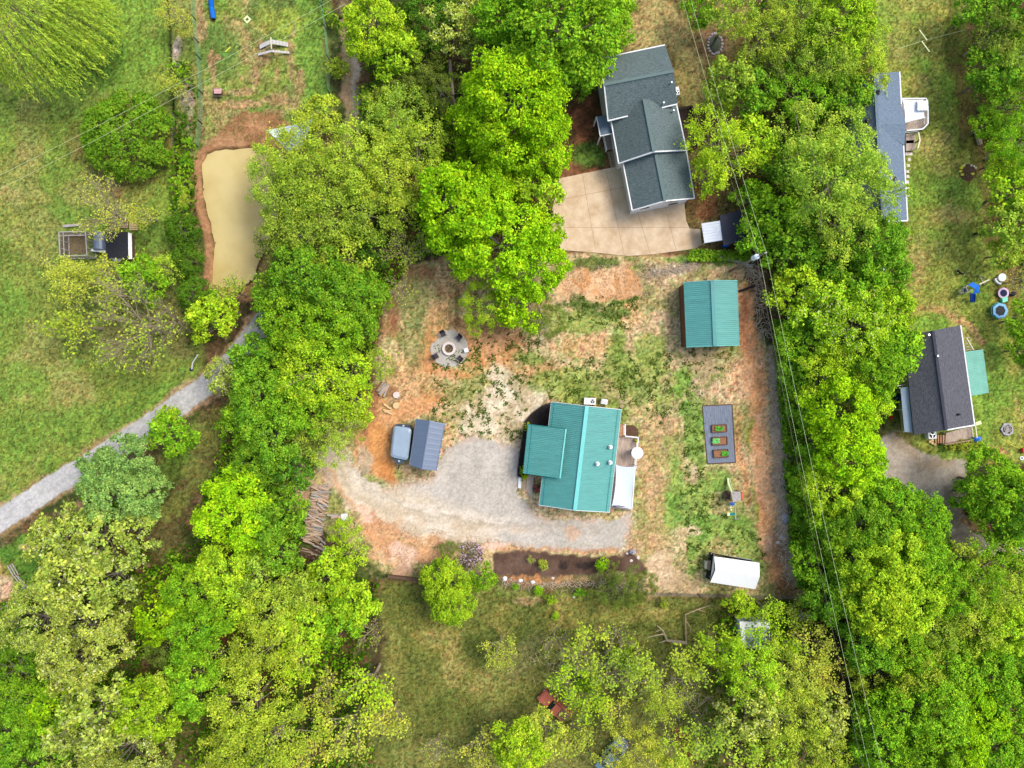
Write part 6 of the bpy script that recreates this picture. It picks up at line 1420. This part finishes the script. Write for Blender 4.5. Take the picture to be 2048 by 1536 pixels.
# old truck and cars
def veh(name, label, cx, cy, ang, L, W, bodym, cabm, hood=.3, cab=(.02, .38), bed=True):
    c = P(cx, cy, .8); t = thing(name, (0, 0, 0), label, 'car' if not bed else 'truck')
    def prof(outl, w, z=0): q = MB(); k = len(outl); q.add([(x, -w/2, zz) for x, zz in outl]+[(x, w/2, zz) for x, zz in outl], [tuple(range(k)), tuple(range(k, 2*k))[::-1]]+[(i, k+i, k+(i+1) % k, (i+1) % k) for i in range(k)]); return q
    h = L/2
    if bed:
        prof([(h, .35), (h, .95), (h*.9, 1.1), (h*.3, 1.18), (-h, 1.05), (-h, .35)], W).build('body', bodym, t)
        prof([(h*.3, 1.18), (h*.12, 1.75), (-h*.28, 1.8), (-h*.34, 1.18)], W*.86).build('cab', cabm, t)
        q = MB(); q.slab([(h*.31, -W*.38, 1.22), (h*.31, W*.38, 1.22), (h*.13, W*.36, 1.77), (h*.13, -W*.36, 1.77)], .03); q.build('windshield', M['glass'], t)
        MB().box((-h*.68, 0, 1.09), (h*.58, W*.82, .06)).build('bed_floor', M['wooddark'], t)
    else:
        prof([(h, .35), (h, .75), (h*.85, .88), (h*.4, .98), (-h*.75, 1.0), (-h, .85), (-h, .35)], W).build('body', bodym, t)
        prof([(h*.42, .97), (h*.12, 1.42), (-h*.42, 1.44), (-h*.75, 1.0)], W*.84).build('cabin', M['glass'], t); prof([(h*.12, 1.43), (h*.1, 1.47), (-h*.4, 1.49), (-h*.44, 1.44)], W*.8).build('roof', bodym, t)
    for sx in (.62, -.62):
        for sy in (-1, 1): w_ = MB().tube([(sx*h, sy*(W/2-.2), .34), (sx*h, sy*(W/2+.02), .34)], .34, 14).build('wheel', M['dark'], t); MB().tube([(sx*h, sy*(W/2), .34), (sx*h, sy*(W/2+.03), .34)], .17, 10).build('rim', M['chrome'], w_)
    for sy in (-1, 1): MB().box((h+.01, sy*W*.36, .72), (.05, .22, .16)).build('headlight', M['cream'], t)
    t.location = (c.x, c.y, 0); t.rotation_euler = (0, 0, R_(ang)); return t
veh('old_truck', 'rusty faded red pickup truck half covered by foliage in the lower meadow', 1108, 1411, 138, 4.0, 1.4, M['rust'], M['rust'])
veh('parked_car', 'blue-grey car hidden under thin trees at the bottom edge', 1225, 1510, 52, 4.5, 1.75, M['carblue'], M['carblue'], bed=False)
p = P(1237, 1483); tag(MB().blob((p.x, p.y, .3), (.3, .25, .3), 5, 10, 6, .05).build('gas_can', M['red'], None, (p.x, p.y, 0)), 'red can standing at the front of the blue-grey car', 'can')
veh('parked_car', 'white car almost hidden under the trees right of the power line', 1735, 548, 12, 4.4, 1.75, M['white'], M['white'], bed=False)
# greenhouse
t = thing('greenhouse', P(1509, 1282), 'white-framed greenhouse with a grey sheet roof under the thin trees', 'greenhouse'); cs = [P(x, y, 2.3) for x, y in ((1479, 1243.5), (1538, 1244), (1540, 1300), (1486, 1296))]
MB().slab([p-Vector((0, 0, .05)) for p in cs], .08).build('roof', mat('grey_sheet', C3(120, 132, 130), .5, 0, .9, col2=C3(165, 170, 175)), t); q = MB(); q.bar(cs[0]+Vector((0, -.25, .05)), cs[1]+Vector((0, -.3, .05)), .62, .06); q.bar(cs[0]+Vector((.2, 0, .08)), cs[3]+Vector((.2, 0, .08)), .5, .06); q.bar(cs[1], cs[2], .1, .1); q.build('frame', M['white'], t); q = MB(); ce = sum(cs, Vector())/4; q.prism([(ce.x+(p.x-ce.x)*.96, ce.y+(p.y-ce.y)*.96) for p in cs], 0, 2.15); q.build('wall', M['whitefab'], t)
p = P(1603, 1231); tag(MB().blob((p.x, p.y, .5), (.75, .5, .5), 9, 12, 8, .08).build('tarped_heap', M['whitefab'], None, (p.x, p.y, 0)), 'pale tarp-covered heap under trees right of the greenhouse', 'tarp heap')
# east lawn playthings
t = thing('play_set', P(1949, 580), 'blue-tarped swing and slide set on the right-hand lawn', 'play set')
MB().slab([P(1936, 570, 2.2), P(1945.6, 564, 2.2), P(1959, 571, 2.5), P(1950, 577.5, 2.5)][::-1], .04).build('tarp_roof', M['blue'], t); MB().slab([P(1950, 577.6, 2.5), P(1959, 571.2, 2.5), P(1957.3, 585.6, 1.9), P(1946.8, 588, 1.9)], .04).build('tarp_side', M['blue'], t)
q = MB(); a, b, c_, d_ = P(1941, 587, 1.3), P(1949, 588, 1.3), P(1948, 604, .15), P(1940.3, 604, .15); q.slab([a, d_, c_, b], .05); q.bar(a+Vector((0, 0, .1)), d_+Vector((0, 0, .1)), .05, .2); q.bar(b+Vector((0, 0, .1)), c_+Vector((0, 0, .1)), .05, .2); q.build('slide', mat('deep_blue_plastic', C3(15, 80, 190), .35, .1), t)
q = MB(); [q.bar(P(*u, z_), P(*v, z_), .1, .08) for u, v, z_ in (((1923.5, 577.5), (1927.5, 587), 1.2), ((1927.5, 587), (1946, 579), 1.2), ((1923.5, 577.5), (1937, 570), 1.2), ((1931, 573), (1935, 582), 1.2))]; [q.box((p.x, p.y, .65), (.09, .09, 1.3)) for p in (P(1923.5, 577.5, 1), P(1927.5, 587, 1), P(1946, 579, 1), P(1937, 570, 1), P(1957, 585, 1), P(1958, 572, 1))]; q.build('frame', M['woodgrey'], t); MB().slab([P(1927, 578, .9), P(1933, 575, .9), P(1936, 581, .9), P(1929, 585, .9)], .05).build('platform', M['navy'], t)
q = MB(); q.bar(P(1958.5, 568.5, 2.1), P(1978.4, 559.3, 2.1), .12, .1); q.build('swing_beam', M['cream'], t); q = MB(); A = P(1976, 560, 2.1); q.bar(P(1957.5, 550.5, .05), A, .08, .08); q.bar(P(1969, 570.5, .05), A, .08, .08); q.bar(P(1957.5, 550.5, .1), P(1969, 570, .1), .07, .07); q.build('swing_leg', M['woodgrey'], t)
tag(MB().bar(P(1918.5, 582, .3), P(1922, 588.5, .3), .2, .3).build('bench', M['cream'], None, P(1920, 585)), 'short cream bench at the left of the blue-tarped play set', 'bench')
t = thing('trampoline', P(2000, 621), 'seven-sided trampoline with light blue padding on the right-hand lawn', 'trampoline'); c = P(2000, 621.4, .6); q = MB(); q.disc(c, .62, .6, .62, 7); q.build('mat', M['dark'], t); q = MB(); q.ring(c, .62, .93, .58, .66, 7); q.build('pad', M['skyblue'], t); q = MB(); q.ring((c.x-.08, c.y), .94, 1.02, .5, .56, 7); q.build('frame', M['tealp'], t); each('leg', M['dark'], t, [((c.x+.9*math.cos(k*.8976), c.y+.9*math.sin(k*.8976), .28), (.05, .05, .56)) for k in range(7)])
t = thing('trampoline', P(2007, 586), 'small round trampoline with a pink rim above the seven-sided one', 'trampoline'); c = P(2007, 586.2, .3); MB().disc(c, .42, .28, .3, 20).build('mat', M['navy'], t); MB().ring(c, .42, .64, .25, .32, 24).build('pad', M['pink'], t); each('leg', M['dark'], t, [((c.x+.55*math.cos(k), c.y+.55*math.sin(k), .13), (.05, .05, .26)) for k in range(0, 6)])
def simple(name, label, cat, x, y, fn, m): p = P(x, y); q = MB(); fn(q, p); return tag(q.build(name, m, None, (p.x, p.y, 0)), label, cat)
simple('toy_chest', 'mint toy box between the pink and the blue trampoline', 'toy box', 2004.8, 600, lambda q, p: (q.box((p.x, p.y, .2), (.6, .55, .4), .3), q.box((p.x, p.y+.1, .43), (.62, .3, .06), .3)), M['mint'])
simple('cooler', 'black lumpy bag beside the pink-rimmed trampoline', 'bag', 2022, 588, lambda q, p: q.blob((p.x, p.y, .25), (.45, .3, .28), 7, 10, 6, .1), M['dark'])
t = thing('spring_seat', P(1999, 556), 'round white tub with a curved white bench on the right-hand lawn', 'tub'); p = P(1999.5, 555.8); MB().disc(p, .42, .1, .45, 20, .46).build('tub', M['whitefab'], t); q = MB()
for k in range(7): a = R_(195+k*11); q.box((p.x+.72*math.cos(a), p.y+.72*math.sin(a), .2), (.2, .16, .3), a)
q.build('bench', M['white'], t)
simple('ride_on_toy', 'red ride-on toy at the right edge beside the debris ring', 'toy', 2045, 900, lambda q, p: (q.blob((p.x, p.y, .35), (.42, .35, .3), 4, 10, 6, .05), q.box((p.x-.3, p.y, .5), (.1, .5, .1))), M['red'])
simple('swim_ring', 'white ring lying at the right edge below the red toy', 'ring', 2042.7, 916, lambda q, p: q.ring(p, .12, .24, 0, .12, 16), M['white'])
simple('ball', 'red-orange ball near the charcoal house porch', 'ball', 1780.5, 835, lambda q, p: q.blob((p.x, p.y, .22), (.22, .22, .22), 3, 12, 8, .01), M['red'])
simple('barrel', 'blue barrel heap beside the porch of the charcoal house', 'barrel', 1796, 794, lambda q, p: (q.disc(p, .38, 0, .9, 16, .34), q.disc(p, .2, .9, 1.0, 12)), mat('royal_blue', C3(40, 80, 170), .6, .15))
simple('kayak', 'black narrow boat-like bin standing left of the blue barrel', 'bin', 1781, 797, lambda q, p: q.blob((p.x, p.y, .3), (.18, .75, .3), 3, 10, 6, .04), M['dark'])
simple('blue_tarp', 'crumpled blue tarp on the lower right corner of the charcoal house deck', 'tarp', 1944, 877, lambda q, p: q.blob((p.x, p.y, 1.0), (.55, .35, .25), 9, 10, 6, .22), M['blue'])
tag(MB().slab([P(1951, 845, 1.0), P(1962, 841, 1.0), P(1963.5, 848, 1.0), P(1952, 851.5, 1.0)], .05).build('board', M['paley'], None, P(1957, 846)), 'pale yellow board jutting from the lower right corner of the charcoal roof', 'board')
for i, (x, y, r) in enumerate(((1903, 893, 10), (1920, 891, 12), (1938, 888, 13), (1955, 885, 11))): plant(x, y, r, 'D', 'u', ('leftmost', 'second', 'third', 'rightmost')[i]+' in the row below the charcoal house deck')
t = thing('debris_ring', P(2012.7, 858.7), 'round burn pile of ash and broken wood on the right-hand lawn', 'burn pile'); p = P(2012.7, 858.7); MB().ring(p, .55, .75, 0, .2, 18, .12).build('stone_ring', M['stonegrey'], t); MB().disc(p, .6, 0, .08, 14).build('ash_bed', M['ash'], t); q = MB()
for i in range(26): a = random.uniform(0, 6.28); r = random.uniform(0, .5); b = random.uniform(0, 3.1); c = Vector((p.x+r*math.cos(a), p.y+r*math.sin(a), .16)); q.bar(c-Vector((math.cos(b), math.sin(b), 0))*.22, c+Vector((math.cos(b), math.sin(b), .2))*.22, .06, .05)
q.build('broken_wood', M['woodgrey'], t)
tag(MB().tube([P(2001, 877, .03), P(2030, 894, .03), P(2040, 897, .2)], .03, 5).build('hose', M['yellow'], None, P(2020, 888)), 'thin yellow line on the grass leading to the red toy', 'rope')
t = thing('gate', P(1764, 952), 'small black gate leaning at the left edge of the gravel yard', 'gate'); q = MB(); a, b = P(1757, 945, .9), P(1771, 958, .9); [q.bar(a-Vector((0, 0, .8*i/3)), b-Vector((.25*i/3, .1*i, .8*i/3)), .06, .06) for i in range(4)]; [q.bar(a.lerp(b, i/4), a.lerp(b, i/4)-Vector((.2, .1, .85)), .05, .05) for i in range(5)]; q.build('frame', M['dark'], t)
# flower bed + garden pond
t = thing('flower_bed', P(1935, 345), 'round brown flower bed with yellow plants on the upper right lawn', 'flower bed'); p = P(1935, 345); MB().disc(p, 1.0, -.05, .04, 18).build('soil', M['soil'], t); q = MB(); [q.blob((p.x+x, p.y+y, .15), (.22, .16, .14), i, 7, 4, .2) for i, (x, y) in enumerate(((-.8, .5), (-.9, .1), (-.7, -.3), (.5, -.2), (-.6, .7)))]; q.build('plants', M['yellow'], t); q = MB(); [q.blob((p.x+x, p.y+y, .08), (.14, .12, .1), i+9, 7, 4, .2) for i, (x, y) in enumerate(((-.4, .9), (.7, .7), (.4, .8), (.9, .5)))]; q.build('stones', M['stone'], t)
t = thing('garden_pond', P(1429.7, 88), 'small dark oval garden pond ringed with pale stones beside the grey-green house', 'garden pond'); p = P(1429.7, 88); q = MB(); vs = [(p.x+.66*math.cos(k*.3142), p.y+.98*math.sin(k*.3142), .03) for k in range(20)]; q.add(vs, [tuple(range(20))]); q.build('water', mat('dark_pond_water', C3(22, 40, 14), .15, .4, 2), t)
q = MB(); [q.blob((p.x+.82*math.cos(k*.33)*random.uniform(.95, 1.1), p.y+1.15*math.sin(k*.33)*random.uniform(.95, 1.1), .05), (.17, .15, .1), k, 7, 4, .2) for k in range(19)]; q.build('stone_ring', M['stonegrey'], t)
log('fallen_bark', (1953, 262), (1962, 290), .28, M['bark_pale'], 'thick pale fallen log at the edge of the right border trees', 'fallen log'); log('fallen_log', (899, 120), (905, 190), .2, M['bark'], 'long pale leaning trunk in the dark gap, upper part', 'fallen log', z=3.0); log('fallen_log', (903, 186), (915, 232), .16, M['bark'], 'pale trunk lying lower right in the dark gap', 'fallen log', z=2.0); log('fallen_log', (902, 188), (884, 212), .1, M['bark_pale'], 'thin pale branch pointing down left in the dark gap', 'fallen log', z=1.6); log('fallen_log', (903, 200), (905, 250), .13, M['bark_pale'], 'straight pale trunk lying lowest in the dark gap', 'fallen log', z=1.4)
# fallen dead branch in the meadow
t = thing('dead_branch', P(1350, 1275), 'large bleached fallen branch on the meadow between thicket and fence', 'fallen branch'); q = MB(); b3 = lambda L, r: q.tube([P(*a[:2], a[2]) for a in L], r, 6)
b3([(1373, 1286, .3), (1350, 1283, .3), (1334, 1281, .35), (1325.7, 1261, .7), (1314, 1250.7, .9)], [.2, .2, .17, .1, .04]); b3([(1334, 1280, .35), (1318, 1286, .4)], [.12, .05]); b3([(1328, 1268, .6), (1310, 1271, .7), (1294, 1275.7, .6)], [.1, .07, .03]); b3([(1322, 1259, .7), (1311, 1264, .8)], [.06, .02]); q.build('branch', M['bark_pale'], t)
t = thing('dead_branch', P(1372, 1240), 'thinner bent dead branch above the large bleached one', 'fallen branch'); q = MB(); b3([(1372, 1284, .2), (1371, 1254, .4), (1371, 1229, .7), (1395, 1219, .8), (1421, 1210.7, .6)], [.1, .09, .08, .08, .03]); b3([(1395, 1219, .8), (1412, 1224, .5)], [.06, .02]); b3([(1371, 1240, .5), (1382, 1256, .4), (1378, 1275, .2)], [.05, .04, .02]); q.build('branch', M['wood'], t)
# retaining wall timbers, posts
log('landscape_timber', (1437, 515), (1478, 522), .25, M['woodgrey'], 'grey timber edging above the garage, left piece', 'timber', z=.4); log('landscape_timber', (1478, 522), (1504, 533), .2, M['woodgrey'], 'grey timber edging above the garage, right piece', 'timber', z=.3)
log('dark_post', (1478, 582), (1511, 571), .14, M['dark'], 'dark post lying against the right wall of the garage', 'post', z=.3)
tag(MB().bar(P(776, 1152, .35), P(842, 1160, .35), .3, .6).build('timber_wall', M['wooddark'], None, P(810, 1156)), 'low dark timber wall below the wood chips', 'wall')
tag(MB().bar(P(1504, 95, .9), P(1507, 128, .9), .08, 1.6).build('board_fence', M['woodgrey'], None, P(1505, 112)), 'short grey board fence right of the garden pond', 'fence')
# fences
def wirefence(name, label, pts, h, m, pm, step=2.6, nw=7):
    t = thing(name, P(*pts[0]), label, 'fence'); W = [P(x, y, h) for x, y in pts]; q = MB()
    for a, b in zip(W[:-1], W[1:]):
        for i in range(nw): d = Vector((0, 0, (h-.08)*i/(nw-1))); q.bar(a-d, b-d, .016, .016)
        k = int((b-a).length/.5)
        for i in range(k): p = a.lerp(b, i/k); q.box((p.x, p.y, h/2), (.012, .012, h))
    q.build('wire_mesh', m, t); c = 0
    for a, b in zip(W[:-1], W[1:]):
        k = max(1, int((b-a).length/step))
        for i in range(k+1): p = a.lerp(b, i/k); MB().box((p.x, p.y, h/2+.04), (.08, .08, h+.08)).build('post', pm, t)
    return t
wirefence('wire_fence', 'green wire fence along the left side of the dog yard', [(381, -40), (383, 30), (388, 75), (393, 110), (397, 180), (396, 240), (388, 285)], 1.2, M['fencewire'], M['fencegrey'])
wirefence('wire_fence', 'pale green wire fence along the right side of the dog yard', [(636, -40), (640, 5), (648, 50), (653, 110), (655, 180), (650, 230)], 1.2, M['fencewire'], M['white'])
wirefence('wire_fence', 'grey wire fence running under the mulch bed and white tent', [(1290, 1190), (1400, 1193), (1500, 1196), (1625, 1199)], 1.1, M['fencegrey'], M['wood'])
def railfence(pts, label):
    t = thing('rail_fence', P(*pts[0]), label, 'fence'); W = [P(x, y, 1.0) for x, y in pts]
    for a, b in zip(W[:-1], W[1:]):
        for i in range(3): o = Vector((random.uniform(-.15, .15), random.uniform(-.1, .1), -.3*i)); MB().tube([a+o, b+o], [.08, .06], 6).build('rail', M['woodgrey'], t)
    for a in W: MB().box((a.x, a.y, .55), (.14, .14, 1.1), .3).build('post', M['wood'], t)
railfence([(15.5, 1131), (28, 1153), (38, 1166), (48, 1181)], 'weathered split-rail fence slanting down at the left edge'); railfence([(47, 1190), (22, 1205), (2, 1218), (-20, 1234)], 'weathered split-rail fence running to the left edge under the pale trees')
# power pole and lines
t = thing('utility_pole', P(1460.5, 542), 'tall wooden utility pole with a grey transformer above the garage', 'utility pole'); TOP = P(1528, 504.5, 11.4); B0 = P(1460.5, 542); T0 = Vector((B0.x, B0.y, 11.4)); TOP = T0
MB().tube([(B0.x, B0.y, -.3), (B0.x, B0.y, 5), (B0.x, B0.y, 11.4)], [.17, .14, .1], 10).build('pole', M['pole'], t)
q = MB(); q.disc((B0.x-.35, B0.y-.1), .28, 9.0, 10.0, 14); q.disc((B0.x-.35, B0.y-.1), .2, 10.0, 10.12, 12); q.build('transformer', M['whitefab'], t); q = MB(); q.disc(B0, .08, 11.4, 11.75, 8, .05); q.build('insulator', M['white'], t); MB().bar((B0.x-.45, B0.y-.12, 9.6), (B0.x+.1, B0.y+.05, 9.6), .08, .12).build('bracket', M['chrome'], t)
MB().tube([P(1481, 553, 0.0), (B0.x+.02, B0.y, 9.2)], .025, 4).build('guy_wire', M['woodgrey'], t)
def wire(name, pts, r, m, label, cat='power line'): 
    out = []
    for a, b in zip(pts[:-1], pts[1:]):
        for i in range(12): u = i/12; p = a.lerp(b, u); p.z -= 4*u*(1-u)*min(1.0, (b-a).length*.012); out.append(p)
    out.append(pts[-1]); return tag(MB().tube(out, r, 5, False).build(name, m, None, (out[0].x, out[0].y, 0)), label, cat)
wire('power_line', [P(1368, -50, 11.6), T0+Vector((0, 0, .3)), P(1778, 1590, 11.6)], .015, M['wire'], 'topmost pale power line crossing the picture over the utility pole')
wire('power_line', [P(1349, -60, 10.2), T0+Vector((-.25, 0, -1.0)), P(1751, 1590, 10.4)], .015, M['wire'], 'second power line, left of the topmost one at the pole')
wire('power_line', [P(1330, -60, 8.6), T0+Vector((0, 0, -2.4)), P(1738, 1590, 8.6)], .02, M['wiredark'], 'lowest dark cable running past the garage and down the wood')
wire('service_line', [P(-60, 380, 8.5), P(700, -21, 8.5)], .015, M['wire'], 'upper one of two wires crossing the west lawn')
wire('service_line', [P(-60, 408, 8.0), P(690, 8, 8.0)], .015, M['wire'], 'lower one of two wires crossing the west lawn')
# dogs
def dog(x, y, ang, coat, patch, label, L=.85):
    t = thing('dog', (0, 0, 0), label, 'dog'); me = bpy.data.meshes.new('body'); V = []; E_ = []; Rr = []
    def v(p, r): V.append(p); Rr.append(r); return len(V)-1
    def e(a, b): E_.append((a, b))
    hip = v((-.3, 0, .46), (.10, .12)); bel = v((-.08, 0, .44), (.10, .11)); ch = v((.16, 0, .44), (.12, .14)); nk = v((.3, 0, .54), (.08, .08)); hd = v((.4, 0, .62), (.085, .08)); mz = v((.5, 0, .6), (.045, .045)); ns = v((.56, 0, .59), (.03, .03)); tl = v((-.42, 0, .5), (.03, .03)); t2 = v((-.58, .04, .48), (.02, .02))
    for a, b in ((hip, bel), (bel, ch), (ch, nk), (nk, hd), (hd, mz), (mz, ns), (hip, tl), (tl, t2)): e(a, b)
    for s in (-1, 1):
        a = v((-.28, s*.1, .38), (.075, .06)); k = v((-.22, s*.11, .26), (.05, .045)); h = v((-.36, s*.11, .15), (.03, .03)); f_ = v((-.33, s*.11, .03), (.03, .025)); f2 = v((-.28, s*.11, .02), (.025, .02)); e(hip, a); e(a, k); e(k, h); e(h, f_); e(f_, f2)
        a = v((.16, s*.09, .32), (.06, .05)); k = v((.15, s*.1, .19), (.035, .035)); f_ = v((.16, s*.1, .03), (.028, .025)); f2 = v((.21, s*.1, .02), (.025, .02)); e(ch, a); e(a, k); e(k, f_); e(f_, f2)
        ea = v((.37, s*.08, .69), (.025, .012)); e(hd, ea)
    me.from_pydata(V, E_, []); o = bpy.data.objects.new('body', me); COL.objects.link(o); sk = o.modifiers.new('skin', 'SKIN'); o.modifiers.new('sub', 'SUBSURF').levels = 1; o.modifiers['sub'].render_levels = 1
    for i, r in enumerate(Rr): me.skin_vertices[0].data[i].radius = r
    me.skin_vertices[0].data[hip].use_root = True; me.materials.append(coat); o.parent = t
    if patch:
        MB().blob((.47, 0, .615), (.1, .062, .06), 1, 10, 6, .02).build('muzzle_patch', M['furwhite'], t, smooth=True)
        MB().blob((-.56, .04, .48), (.07, .03, .03), 1, 8, 5, .02).build('tail_tip', M['furwhite'], t, smooth=True)
    p = P(x, y); t.location = (p.x, p.y, 0); t.rotation_euler = (0, 0, R_(ang)); return t
dog(1950, 468, 18, M['black'], False, 'black dog standing alone on the upper right lawn'); dog(1915, 546, -42, M['black'], True, 'black and white dog on the right-hand lawn left of the play set')
